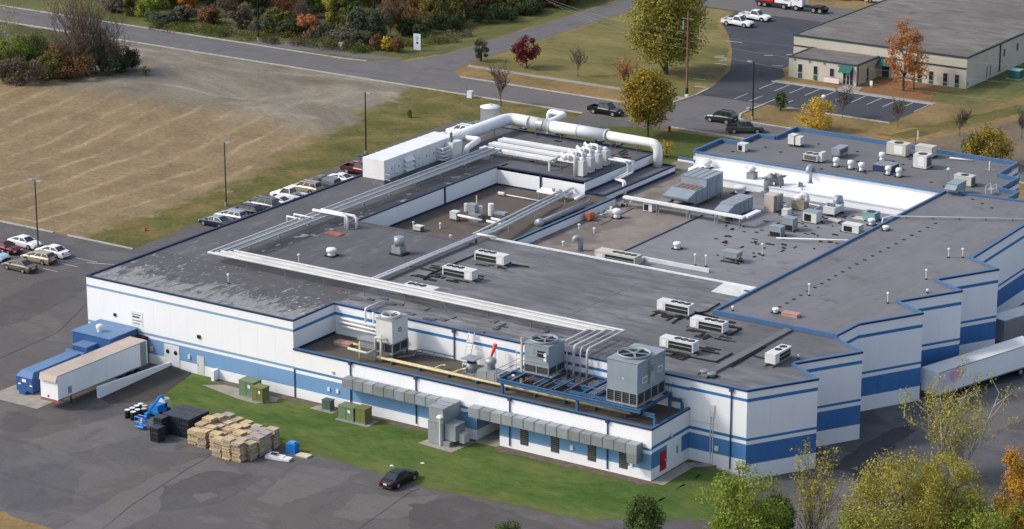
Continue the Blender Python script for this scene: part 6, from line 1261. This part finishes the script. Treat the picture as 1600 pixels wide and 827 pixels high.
MB().box(-.62,.62,-.1,.1,.2,2.95).build('panel', paint('sign_white', (.68,.72,.74), .05, 2), t)
for x in (-.5,.5): MB().box(x-.05,x+.05,-.08,.08,0,.2).build('post', M_STEEL, t)
for z_, w_ in ((2.5,.45),(2.2,.6),(1.9,.4)): MB().cbox(0,-.115,z_,w_,.02,.12).build('lettering', M_GALD, t)
MB().lathe(0,0,[(.2,0),(.2,.02)], 10).build('emblem', M_NAVY, t, loc=(0.05,-.12,1.45)).rotation_euler = (PI/2,0,0)
for px, py, nm_, lb, mt, s_ in ((534,76,'utility_box','white utility box in the scrub by the road',M_UNIT,.9),(735,153,'utility_box','pale utility box by the road left of the tank',M_UNIT,.9)):
    q = at(px,py,0); t = thing(nm_, lb, 'utility box', (q.x,q.y,0)); MB().cbox(0,0,0,s_,s_*.8,s_*1.15).build('cabinet', mt, t); MB().cbox(0,0,s_*1.15,s_*1.05,s_*.85,.06).build('lid', mt, t)
    if px > 700: MB().cyl((-.7,0,0),(-.7,0,1.6), .08, 6).build('marker_post', M_STEEL, t)
q = at(1046,206,0); t = thing('hydrant', 'red hydrant on the grass right of the maple', 'hydrant', (q.x,q.y,0)); MB().lathe(0,0,[(.16,0),(.16,.7),(.22,.72),(.2,.85),(.08,.95)], 10).build('barrel', M_RED, t, True); MB().cyl((-.28,0,.5),(.28,0,.5), .1, 8).build('nozzle', M_RED, t)
for px, py, lb in ((1170,172,'pale boulder near the black lamp post'),(1287,153,'white litter bag lying in the striped car park')):
    q = at(px,py,.03); t = thing('boulder' if px < 1200 else 'litter_bag', lb, 'stone' if px < 1200 else 'litter', (q.x,q.y,.03)); MB().lathe(0,0,[(.35,0),(.42,.2),(.3,.4),(.1,.48)], 7).build('body', M_CONC if px < 1200 else M_PWH, t)
q = at(893,629,0); 
q = at(1430,228,0); t = thing('post_sign', 'narrow post with a pale tag behind the rear parapet', 'sign', (q.x,q.y,0)); MB().cyl((0,0,0),(0,0,2.6), .08, 6).build('post', M_STEEL, t); MB().cbox(.35,0,1.0,.25,.05,1.4).build('tag', M_YEL, t)
q = at(226,361,0); t = thing('marker_flag', 'small orange red marker in the grass strip at the car park corner', 'marker', (q.x,q.y,0)); MB().cbox(0,0,0,.4,.4,.45).build('marker', M_ORNG, t); MB().cyl((0,0,0),(0,0,.7), .04, 6).build('stake', M_STEEL, t)
for px, py, lb in ((612,728,'white scrap of litter on the lawn edge above the black car'),(649,738,'pale litter on the grass right of the black car'),(660,724,'small pale litter in the middle of the lawn')):
    q = at(px,py,.03); t = thing('litter', lb, 'litter', (q.x,q.y,.03), .6); MB().add([(-.2,-.12,0),(.2,-.15,0),(.22,.12,.02),(-.18,.15,.0),(0,0,.14)], [(0,1,4),(1,2,4),(2,3,4),(3,0,4)]).build('paper', M_PWH, t)
# ------------------------------------------------------------------ far beige building
M_BGE = paint('beige_block', (.52,.485,.40), .06, .4, .85, 0, True, dirt=.12); M_GRNTRIM = paint('dark_green_trim', (.035,.06,.06), .15, 1, .5, 0, True); M_AWN = paint('awning_green', (.02,.11,.10), .12, 1.5, .7)
M_GROOF = roofmat('grey_brown_roof', (.125,.110,.103), (.27,.245,.225), .9, 'x', (30,3)); M_WINFR = paint('window_frame', (.55,.55,.53), .05, 1, .5)
t = thing('office_building', 'low beige block building with green trim and flat roof across the road', 'building', (0,0,0))
MB().box(-1.4,29.7,174.3,262,0,5.0).build('wall', M_BGE, t); MB().box(-1.2,29.5,174.5,261.8,5.0,5.06).build('roof', M_GROOF, t)
for a in ((-1.5,29.8,174.2,174.5),(-1.5,-1.2,174.5,262),(29.5,29.8,174.5,262)): MB().box(*a,4.88,5.18).build('parapet_trim', M_GRNTRIM, t)
MB().box(-1.4,2.9,174.26,174.298,3.15,3.4).build('wall_stripe', M_GRNTRIM, t); MB().box(14.6,29.7,174.26,174.298,3.1,3.38).build('wall_stripe', M_GRNTRIM, t)
MB().box(2.1,14.3,166.2,174.2,0,3.3).build('annex_wall', M_BGE, t); MB().box(2.3,14.1,166.4,174.15,3.3,3.36).build('annex_roof', M_GROOF, t)
for a in ((2.0,14.4,166.1,166.4),(14.1,14.4,166.4,174.2),(2.0,2.3,166.4,174.2)): MB().box(*a,3.22,3.46).build('annex_trim', M_GRNTRIM, t)
def window(x, y, z0, z1, w, spandrel=True):
    f = MB().box(x-.08,x+w+.08,y-.05,y-.003,z0-.08,z1+.08).build('window', M_WINFR, t); MB().box(x,x+w,y-.07,y-.051,z0,z1).build('pane', M_GLASS, f)
    if spandrel: MB().box(x,x+w,y-.06,y-.003,.08,z0-.1).build('spandrel', M_AWN, t)
for x, y, z0 in ((3.85,166.2,1.0),(6.65,166.2,.95),(9.6,166.2,1.05)): window(x, y, z0, 2.35, .7, x < 9)
for x in (21.2,23.2,25.7,27.75): window(x, 174.3, .68, 2.1, .72)
for x in (4.4+1.2*k for k in range(4)): pass
for x in (3.0,5.7,8.4,11.0): MB().box(x,x+.35,166.1,166.19,2.85,3.1).build('soffit_lamp', M_STEEL, t)
d = MB().box(11.95,13.75,166.14,166.197,.1,2.2).build('entrance_frame', M_WINFR, t)
for x in (12.0,12.62,13.25): MB().box(x,x+.46,166.1,166.139,.15,2.15).build('pane', M_GLASS, d)
MB().box(12.62,12.7,166.07,166.1,1.0,1.3).build('handle', M_UNIT, d); MB().box(12.74,12.96,166.085,166.099,1.55,1.85).build('door_sticker', M_UNIT, d)
MB().add([(11.5,165.0,2.15),(13.7,165.0,2.25),(13.7,166.19,3.25),(11.5,166.19,3.25),(11.5,166.19,2.15),(13.7,166.19,2.25)], [(0,1,2,3),(0,3,4),(1,5,2)]).build('awning', M_AWN, t)
MB().add([(14.45,172.6,2.2),(16.4,173.0,2.2),(16.4,174.25,3.1),(14.45,174.25,3.1),(14.45,174.25,2.2),(16.4,174.25,2.2)], [(0,1,2,3),(0,3,4),(1,5,2)]).build('awning', M_AWN, t)
d = MB().box(14.9,16.1,174.22,174.297,.1,2.2).build('side_door', M_GRNTRIM, t); MB().box(15.1,15.9,174.2,174.219,1.0,2.0).build('pane', M_GLASS, d)
MB().box(14.303,14.35,169.9,170.5,.9,2.3).build('window', M_GLASS, t); MB().box(14.303,14.36,169.9,170.5,.15,.8).build('spandrel', M_AWN, t); MB().box(14.303,14.42,166.6,166.75,.1,3.2).build('downspout', M_GRNTRIM, t)
MB().box(29.703,29.85,186.8,187.1,.4,5.0).build('downspout', M_GRNTRIM, t)
for y_ in (188.4,193.6): MB().box(29.703,29.76,y_,y_+.6,2.6,3.8).build('vent_louvre', M_LOUV, t)
for y_ in (183.3,182.0): MB().box(29.703,29.8,y_,y_+.12,.3,2.2).build('conduit', M_STEEL, t)
MB().add([(29.705,174.6,.5),(29.705,175.3,.5),(29.705,175.0,1.15)], [(0,1,2)]).build('painted_emblem', paint('purple_paint', (.10,.06,.30), .2, 3), t)
q = at(1329,80,3.36); u = thing('roof_unit', 'small dark box unit on the annex roof of the beige building', 'roof unit', (q.x,q.y,3.36)); MB().cbox(0,0,0,1.3,1.0,.75).build('casing', M_GRNTRIM, u); MB().cbox(-.2,0,.75,.8,.8,.12).build('lid', M_UNIT, u); MB().bar((0,0,.8),(.3,.2,1.5), .05).build('mast', M_STEEL, u)
u = thing('banner', 'white banner with red edge standing by the office entrance', 'banner', (10.2,165.6,.02)); MB().box(-1.35,1.35,-.04,.04,.1,1.0).build('panel', paint('banner_white', (.72,.68,.68), .05, 2), u)
for a in ((-1.4,1.4,.98,1.04),(-1.4,1.4,.06,.12)): MB().box(a[0],a[1],-.05,.05,a[2],a[3]).build('red_edge', CP['lime'], u)
u = thing('small_sign', 'small white sign board on the leaf covered ground by the entrance', 'sign', (at(1361,137,0).x,at(1361,137,0).y,0)); MB().box(-.25,.25,-.04,.04,.35,1.1).build('board', M_PWH, u); MB().box(-.04,.04,-.03,.03,0,.35).build('post', M_UNIT, u)
u = thing('transformer_box', 'dark green transformer box beside the beige building wall', 'transformer', (33.4,185.3,0)); MB().cbox(0,0,.15,1.9,1.7,1.3).build('cabinet', M_AWN, u); MB().cbox(0,0,0,2.5,2.2,.15).build('plinth', M_CONC, u); MB().cbox(0,0,1.45,2.0,1.8,.1).build('lid', M_TEAL, u)
# ------------------------------------------------------------------ trees and shrubs
def leafmat(name, cols, trans=.25):
    m, t, b = newmat(name, .7, 0, .15); co = coords(t, True)
    ri = N(t, 'ShaderNodeNewGeometry').outputs['Random Per Island']
    f = math_(t, 'ADD', math_(t, 'MULTIPLY', ri, .45), math_(t, 'MULTIPLY', noise(t, co, .55, 3), .75))
    f = math_(t, 'SUBTRACT', f, .1); n = len(cols)
    c = ramp(t, f, [(.2+.6*i/(n-1), c) for i, c in enumerate(cols)])
    t.links.new(c, b.inputs['Base Color'])
    tr = N(t, 'ShaderNodeBsdfTranslucent'); t.links.new(c, tr.inputs['Color']); mx = N(t, 'ShaderNodeMixShader'); mx.inputs[0].default_value = trans
    out = t.nodes['Material Output']; t.links.new(b.outputs[0], mx.inputs[1]); t.links.new(tr.outputs[0], mx.inputs[2]); t.links.new(mx.outputs[0], out.inputs['Surface']); return m
LF = {'yellowgreen': leafmat('leaf_yellow_green', [(.20,.19,.032),(.34,.30,.055),(.47,.39,.085)]), 'lime': leafmat('leaf_lime', [(.115,.165,.025),(.22,.27,.04),(.33,.35,.07)]), 'green': leafmat('leaf_green', [(.042,.078,.020),(.08,.125,.03),(.13,.165,.045)]),
      'dark': leafmat('leaf_dark', [(.035,.052,.022),(.06,.082,.034),(.095,.11,.045)]), 'willow': leafmat('leaf_willow', [(.17,.165,.03),(.28,.255,.05),(.40,.34,.08)]), 'olive': leafmat('leaf_olive', [(.085,.092,.026),(.15,.15,.038),(.24,.21,.06)]), 'maple': leafmat('leaf_maple', [(.07,.10,.02),(.17,.165,.03),(.42,.27,.04),(.52,.31,.04)]),
      'orange': leafmat('leaf_orange', [(0.290,0.102,0.029),(0.493,0.189,0.036),(0.696,0.290,0.043)]), 'gold': leafmat('leaf_gold', [(0.348,0.232,0.029),(0.580,0.392,0.043),(0.725,0.493,0.072)]), 'gold2': leafmat('leaf_amber', [(.26,.13,.015),(.46,.24,.03),(.62,.34,.05)]), 'rust': leafmat('leaf_rust', [(.12,.072,.038),(.20,.105,.045),(.29,.145,.055)]),
      'burgundy': leafmat('leaf_burgundy', [(0.051,0.009,0.012),(0.123,0.014,0.020),(0.217,0.029,0.032)]), 'mauve': leafmat('leaf_mauve', [(.10,.075,.055),(.155,.118,.085),(.21,.16,.11)]), 'grey': leafmat('leaf_grey_green', [(.055,.075,.042),(.095,.115,.065),(.14,.155,.09)]),
      'peach': leafmat('leaf_peach', [(0.290,0.131,0.065),(0.435,0.189,0.072),(0.551,0.246,0.072)])}
M_BARK = paint('bark', (.075,.058,.046), .3, 3, .9); M_PALE = paint('pale_bark', (.30,.28,.25), .2, 3, .85); M_TWIG = paint('twig', (.115,.088,.07), .3, 4, .9)
RMIN = [.018]
def limb(m, p, d, L, r, rnd, n=5, bend=.15):
    pts = [p]; rad = [r]; q = p.copy(); d = d.copy()
    for k in range(3):
        d = (d+Vector((rnd.uniform(-bend,bend), rnd.uniform(-bend,bend), rnd.uniform(-bend*.3,bend)))).normalized(); q = q+d*(L/3); pts.append(q); rad.append(max(RMIN[0], r*(1-.22*(k+1))))
    m.tube(pts, rad, n); return pts, d
def branches(m, p, d, L, r, depth, rnd, tips, spread=.6, n=3, sides=4):
    pts, d2 = limb(m, p, d, L, r, rnd, sides if depth > 0 else 3)
    if depth == 0: tips.append(pts[-1]); tips.append(pts[2]); return
    for k in range(n+rnd.randint(0,1)):
        s = pts[1+k % 3]; u = Vector((rnd.uniform(-1,1), rnd.uniform(-1,1), rnd.uniform(-.25,.8))).normalized()
        branches(m, s, (d2*(1-spread)+u*spread).normalized(), L*rnd.uniform(.55,.78), max(RMIN[0], r*.58), depth-1, rnd, tips, spread, n, sides)
def tree(px, py, wp, hp, leaf, label, cat='tree', name='tree', z=0.0, n=2600, ls=.3, stem=.14, sparse=False, bare=False, bark=None, group=None, clump=.22, low=.18, seed=None, drape=0.0, K=None):
    q = at(px, py, z); D = (q-CAMP).length; W = wp*D/FPX; H = hp*D/FPX/.955
    rnd = random.Random(seed if seed is not None else int(px*7+py*13)); bark = bark or M_BARK
    t = thing(name, label, cat, (q.x,q.y,z), rnd.uniform(0,6), group); m = MB(); tips = []
    shrub = cat == 'shrub'
    if bare or sparse:
        st = 3 if (bare and hp > 100) or sparse else 1; RMIN[0] = .03 if bare else .016
        if st == 1: pts, d = limb(m, Vector((0,0,0)), Vector((0,0,1)), H*.35, stem, rnd, 6, .05); roots = [(pts[-1], stem*.7)]+[(pts[2], stem*.6)]
        else: roots = [(Vector((rnd.uniform(-.2,.2),rnd.uniform(-.2,.2),0)), stem*.8) for k in range(7 if bare else 4)]
        for (p, r) in roots:
            for k in range(3 if st == 1 else 2):
                a = rnd.uniform(0,6.28); u = Vector((math.cos(a)*W/H*.62, math.sin(a)*W/H*.62, 1)).normalized()
                branches(m, p, u, H*(.36 if st == 1 else .46), r, 3 if bare and hp > 100 else (3 if bare else 2), rnd, tips, .5, 3)
        k_ = max([p.z for p in tips]+[.1]); kw = max([math.hypot(p.x,p.y) for p in tips]+[.1]); sz_, sx_ = H*.97/k_, W*.5/kw*1.05
        m.v = [(v[0]*sx_, v[1]*sx_, v[2]*sz_) for v in m.v]; tips = [Vector((p.x*sx_, p.y*sx_, p.z*sz_)) for p in tips]
    else:
        pts, d = limb(m, Vector((0,0,0)), Vector((0,0,1)), H*.62, stem, rnd, 7, .05)
        for k in range(16):
            a = rnd.uniform(0,6.28); f = rnd.uniform(low+.05,.95); rr = W*.5*math.sqrt(max(.06,1-((f-.52)/.5)**2))*rnd.uniform(.45,.95)
            s = pts[min(3,int(f*4))]; tip = Vector((math.cos(a)*rr, math.sin(a)*rr, H*f)); m.tube([s, s.lerp(tip,.55)+Vector((0,0,.1*H*.3)), tip], [stem*.42, stem*.25, .02], 4); tips.append(tip)
    m.build('trunk' if not shrub else 'stems', M_TWIG if (bare and bark is M_BARK) else bark, t)
    if bare and not leaf: return t
    cl = []
    if sparse or bare: cl = [(p, W*.055+.16) for p in tips]
    else:
        K = K or max(40, int(n/75))
        for k in range(K):
            while True:
                v = Vector((rnd.uniform(-1,1), rnd.uniform(-1,1), rnd.uniform(-1,1)))
                if .28 < v.length < 1: break
            v = v*(v.length**-.35); zc = (low+1)/2; tap = 1-.25*max(0, v.z)
            if drape: v = Vector((v.x, v.y, v.z)); hr = math.hypot(v.x, v.y)+1e-6; tap = (math.sqrt(max(.05, 1-v.z*v.z*.75))/max(.35, hr))*rnd.uniform(.35,1.0)
            c = Vector((v.x*W*.40*tap, v.y*W*.40*tap, H*(zc+v.z*(1-low)*.42))); cl.append((c, W*clump*rnd.uniform(.55,1.05)*.75))
    L = MB(); per = n/len(cl)
    for c, r in cl:
        kk = int(per*rnd.uniform(.5,1.5))
        for j in range(kk):
            u = Vector((rnd.gauss(0,1), rnd.gauss(0,1), rnd.gauss(0,1))); u.normalize(); p = c+u*r*(rnd.random()**.4); p.z = max(.12, min(H*1.02, p.z))
            nrm = (u*.7+Vector((rnd.uniform(-1,1),rnd.uniform(-1,1),rnd.uniform(-.2,1.2)))).normalized(); a = nrm.orthogonal().normalized(); b = nrm.cross(a); th = rnd.uniform(0,6.28); a, b = a*math.cos(th)+b*math.sin(th), b*math.cos(th)-a*math.sin(th)
            s = ls*rnd.uniform(.55,1.25); L.add([p-a*s*.5, p-b*s*.32+nrm*s*.05, p+a*s*.5, p+b*s*.32+nrm*s*.05], [(0,1,2,3)])
    L.build('crown' if not shrub else 'foliage', LF[leaf], t); return t
# beside the factory and the roads
tree(1012,214,98,108,'maple','round maple turning gold and green on the grass behind the big duct',n=15000,ls=.36,stem=.2,low=.16)
tree(1041,116,146,176,'willow','huge olive yellow willow like tree behind the utility pole',n=34000,ls=.42,stem=.4,low=.03,clump=.17,drape=1)
tree(823,107,52,52,'burgundy','burgundy red round tree on the lawn by the side road',n=2600,ls=.34,low=.1)
tree(752,96,30,36,'dark','small dark evergreen bush at the road corner','shrub','evergreen_shrub',n=1300,ls=.3,low=.04)
tree(903,120,42,50,'mauve','bare small tree in the middle of the dry lawn',bare=True,n=420,ls=.16,stem=.1)
tree(979,133,50,50,'peach','thin orange tree left of the olive giant',n=900,ls=.24,sparse=True,stem=.1)
tree(783,166,66,72,'mauve','bare branching tree right behind the white tank',bare=True,n=420,ls=.16,stem=.13)
tree(1411,142,76,112,'peach','tall orange tree in front of the beige building',n=4600,ls=.33,stem=.18,low=.05,clump=.17)
tree(1428,140,64,62,'orange','bright orange low branches beside the tall orange tree',n=1500,ls=.3,stem=.1,low=.2,clump=.18)
tree(1276,206,72,52,'gold','golden yellow bush behind the rear parapet','shrub','golden_shrub',n=3000,ls=.3,low=.02)
tree(1220,173,24,31,'green','small green conical tree by the striped car park',n=1100,ls=.26,low=.05)
tree(1316,185,46,56,'mauve','bare young tree at the lower edge of the striped car park',bare=True,n=420,ls=.16,stem=.08); tree(1403,199,40,48,'mauve','bare young tree near the right corner of the striped car park',bare=True,n=420,ls=.16,stem=.08)
tree(1499,212,52,48,'mauve','bare grey tree on the brown scrub',bare=True,n=420,ls=.16,stem=.08); tree(1596,217,44,50,'mauve','bare grey tree at the right edge of the scrub',bare=True,n=420,ls=.16,stem=.08)
tree(1546,262,86,66,'maple','green and gold bushy tree behind the right end of the rear roof',n=5200,ls=.32,stem=.2,low=.03,seed=5)
tree(1520,258,50,50,'green','green bush joined to the green and gold tree','shrub','green_shrub',n=2200,ls=.3,low=.03)
tree(1024,246,24,30,'gold','thin golden shrub on the grass between the two roofs, left of another','shrub','golden_shrub',n=420,ls=.2,low=.05); tree(1041,247,28,30,'gold','thin golden shrub on the grass close to the rear parapet','shrub','golden_shrub',n=420,ls=.2,low=.05)
# foreground, rising past the bottom edge of the picture
tree(1166,894,176,176,'lime','bright yellow green tree at the near corner of the factory',z=-.6,n=20000,ls=.25,stem=.16,low=.05,clump=.17,K=75,drape=1,seed=11)
tree(1212,872,74,108,'green','dark green tree tucked behind the bright yellow green one',z=-.7,n=7000,ls=.25,stem=.14,low=.05)
tree(1004,868,72,104,'green','small green tree cut by the bottom edge in front of the lawn',n=7000,ls=.24,stem=.12,low=.05)
tree(1268,870,112,186,'yellowgreen','thin sparse tree with a few yellow leaves in front of the dock wall',z=-.94,n=3200,ls=.22,sparse=True,stem=.1,seed=3)
tree(1494,750,185,170,'yellowgreen','spreading pale barked tree with sparse green leaves at the truck court',z=-.94,n=5200,ls=.24,sparse=True,stem=.2,bark=M_PALE,seed=8)
tree(1404,898,215,200,'yellowgreen','tall yellowish tree left in the lower right clump',z=-.94,n=22000,ls=.22,stem=.14,low=.05,clump=.15,seed=2)
tree(1476,884,165,184,'yellowgreen','yellowish tree in the middle of the lower right clump',z=-.94,n=13000,ls=.22,stem=.14,low=.08,clump=.14,seed=4)
tree(1602,898,160,200,'gold2','bright orange tree in the lower right corner',z=-.94,n=22000,ls=.24,stem=.16,low=.03,clump=.17,K=80,drape=1)
tree(1538,912,215,152,'lime','yellow green low tree in front of the orange one',z=-.94,n=21000,ls=.23,stem=.14,low=.03,clump=.15,K=80,drape=1)
tree(1352,900,150,112,'lime','low yellow green bush at the bottom of the lower right clump','shrub','yellow_green_shrub',z=-.94,n=8000,ls=.22,low=.03)
tree(793,850,60,38,'green','small green bush peeping over the bottom edge','shrub','green_shrub',n=1400,ls=.22,low=.03)
# left edge
tree(120,116,165,165,'mauve','large bare brown many stemmed tree at the left above the field',bare=True,stem=.2,n=5200,ls=.2,seed=6); tree(160,113,112,110,'mauve','smaller bare brown many stemmed tree right of the large one',bare=True,stem=.14,n=2600,ls=.2,seed=9)
tree(12,76,58,86,'yellowgreen','thin grey tree with few leaves at the far left edge',n=500,ls=.3,sparse=True,stem=.1,bark=M_PALE)
BR = 'brambles and bushes at the left edge above the field'
for px, py, wp, hp, lf, lb in ((18,112,70,62,'lime','yellow green bush at the left edge of the bramble bank'),(62,106,78,52,'green','green bush second from left in the bramble bank'),(105,110,70,48,'rust','rust brown bush below the bare tree'),(78,124,70,40,'olive','olive bush low in the middle of the bramble bank'),(150,116,80,44,'grey','grey green bush under the bare tree on its right'),
      (190,112,66,36,'dark','dark green bush at the right end of the bramble bank'),(35,130,86,40,'mauve','brown bush at the lower left of the bramble bank'),(118,122,80,36,'rust','rust low bush in front of the bare tree trunks'),(4,128,60,50,'olive','olive bush cut by the left edge'),(172,100,60,30,'mauve','brown bush behind the right end of the bramble bank'),(55,88,60,34,'olive','olive bush behind the left bramble bank'),(110,92,60,30,'mauve','brown bush behind the bare tree stems')):
    tree(px,py,wp,hp,lf,lb,'shrub','bramble_shrub',n=4200,ls=.32,low=.0,clump=.2,drape=1,K=26,group=BR)
for px, py, w_, lb in ((228,118,18,'ochre weed tuft at the end of the bramble bank'),(640,184,10,'small green weed in the grass strip above the air handler')): tree(px,py,w_,14,'olive',lb,'shrub','weed',n=260,ls=.22,low=.0)
# woods across the road: single trees and shrubs along the edge
GW = 'trees and shrubs of the autumn wood across the road'
W_ = [(238,30,64,46,'lime','yellow green shrub left of the orange tree'),(206,24,50,40,'olive','olive shrub at the left end of the wood'),(296,27,40,60,'orange','orange tree at the left of the wood'),(337,26,30,60,'dark','dark green narrow tree right of the orange one'),(330,38,52,26,'rust','rust red low shrub in front of the dark narrow tree'),(362,22,44,52,'green','green tree behind the mauve shrub'),
 (377,44,46,38,'mauve','mauve brown shrub left of the black lamp post'),(403,30,40,60,'dark','dark tree behind the black lamp post'),(432,47,48,34,'olive','olive green round shrub right of the black lamp post'),(452,24,80,52,'rust','wide rust brown tree right of the lamp post'),(500,18,60,50,'rust','rust brown tree further right'),(482,62,46,40,'peach','orange brown shrub by the roadside scrub'),
 (508,64,60,26,'grey','grey green low shrub by the roadside scrub'),(523,48,44,66,'yellowgreen','yellow green tree in the middle of the wood'),(490,30,50,60,'green','green tree behind the orange brown shrub'),(556,58,54,44,'grey','grey green shrub left of the big rust tree'),(590,60,56,52,'grey','larger grey green shrub in the middle'),(548,30,60,62,'green','green tree behind the grey green shrubs'),
 (585,26,60,56,'olive','olive tree behind the larger grey green shrub'),(634,48,84,72,'rust','big rust brown tree in the middle of the wood'),(612,42,50,50,'rust','rust tree left against the big rust brown tree'),(690,38,66,66,'olive','yellow olive tree right of the big rust tree'),(672,30,46,56,'yellowgreen','yellow tree between rust and olive trees'),(722,28,56,46,'olive','olive tree second right of the big rust tree'),
 (752,24,60,50,'rust','brown tree towards the right end of the wood'),(792,18,64,50,'olive','olive brown tree near the side road'),(836,10,56,48,'mauve','brown tree close to the side road'),(876,4,50,40,'rust','rust tree at the right end of the wood'),(700,46,70,22,'dark','dark low shrub under the yellow olive tree'),(770,32,80,22,'dark','dark low shrub under the brown tree'),(820,20,70,20,'dark','dark low shrub near the side road'),
 (455,56,60,24,'dark','dark low shrub below the olive round shrub'),(535,70,70,22,'mauve','brown low scrub near the white utility box'),(415,52,50,22,'grey','grey low scrub at the foot of the lamp post'),(650,54,70,24,'dark','dark low shrub under the big rust tree'),(560,72,60,20,'grey','grey low scrub left of the golden hedge'),(288,34,50,22,'mauve','brown low scrub under the orange tree'),(250,38,60,18,'grey','grey low scrub at the left end of the wood'),(180,20,60,36,'mauve','brown scrub behind the bare tree')]
for px, py, wp, hp, lf, lb in W_:
    tree(px,py,wp,hp,lf,lb,'tree' if hp > 44 else 'shrub','woodland_tree' if hp > 44 else 'woodland_shrub',n=3600,ls=.40,stem=.16,low=0,clump=.2,drape=1 if hp > 30 else 0,K=26,group=GW)
rr = random.Random(4); CNT = {}; ORDL = ('first','second','third','fourth','fifth','sixth','seventh','eighth','ninth','tenth','eleventh','twelfth','thirteenth')
for i in range(30):
    px = 190+25*i+rr.uniform(-8,8); lf = rr.choice(('green','olive','olive','rust','grey','mauve','yellowgreen'))
    k = {'green':'green','dark':'dark green','olive':'olive','rust':'rust brown','grey':'grey green','mauve':'pale brown','yellowgreen':'yellow green'}[lf]
    CNT[k] = CNT.get(k,0)+1
    tree(px, rr.uniform(-4,14), rr.uniform(50,80), rr.uniform(40,60), lf, f'{k} crown in the back row of the wood, {ORDL[CNT[k]-1]} such from left', 'tree','woodland_tree', n=2600, ls=.48, stem=.15, low=.0, clump=.22, drape=1, K=24, group='back rows of the wood, '+k)
for k in range(3): tree(588+17*k,78+2*k,24,25,'gold' if k == 1 else 'rust',('left','middle','right')[k]+' part of the low golden brown hedge by the side road','shrub','hedge_shrub',n=900,ls=.3,low=.0,group='golden brown hedge')

# scrub along the front of the wood, and thin bare trees mixed into it
MS = {k: MB() for k in ('mauve','grey','olive','green')}; rr = random.Random(21)
for i in range(44):
    f = i/43; px = 250+470*f+rr.uniform(-10,10); py = 44+34*min(1,f*1.5)-max(0,f-.72)*60+rr.uniform(-6,5); q = at(px,py,0); L = MS[rr.choice(('mauve','mauve','grey','olive','olive','green'))]; W, H = rr.uniform(2,4.5), rr.uniform(1,2.1)
    for j in range(420):
        a_, d_ = rr.uniform(0,6.28), W*.5*math.sqrt(rr.random()); p = Vector((q.x+d_*math.cos(a_), q.y+d_*math.sin(a_), H*rr.random()**.7*math.sqrt(max(.05,1-(2*d_/W)**2)))); n_ = Vector((rr.uniform(-1,1),rr.uniform(-1,1),rr.uniform(-.2,1.2))).normalized(); u_ = n_.orthogonal().normalized(); v_ = n_.cross(u_); z_ = rr.uniform(.12,.3)
        L.add([p-u_*z_*.5, p-v_*z_*.35, p+u_*z_*.5, p+v_*z_*.35], [(0,1,2,3)])
for k, L in MS.items(): o = L.build('roadside_scrub', LF[k]); o['kind'] = 'stuff'; o['label'] = 'low scrub and weeds along the front edge of the wood'
for px, py, lb in ((352,40,'thin bare tree between the rust and mauve shrubs'),(470,52,'thin bare tree left of the yellow green tree'),(610,56,'thin bare tree left of the big rust tree'),(735,36,'thin bare tree right of the yellow olive tree')): tree(px,py,50,62,'mauve',lb,bare=True,n=900,ls=.22,stem=.1)
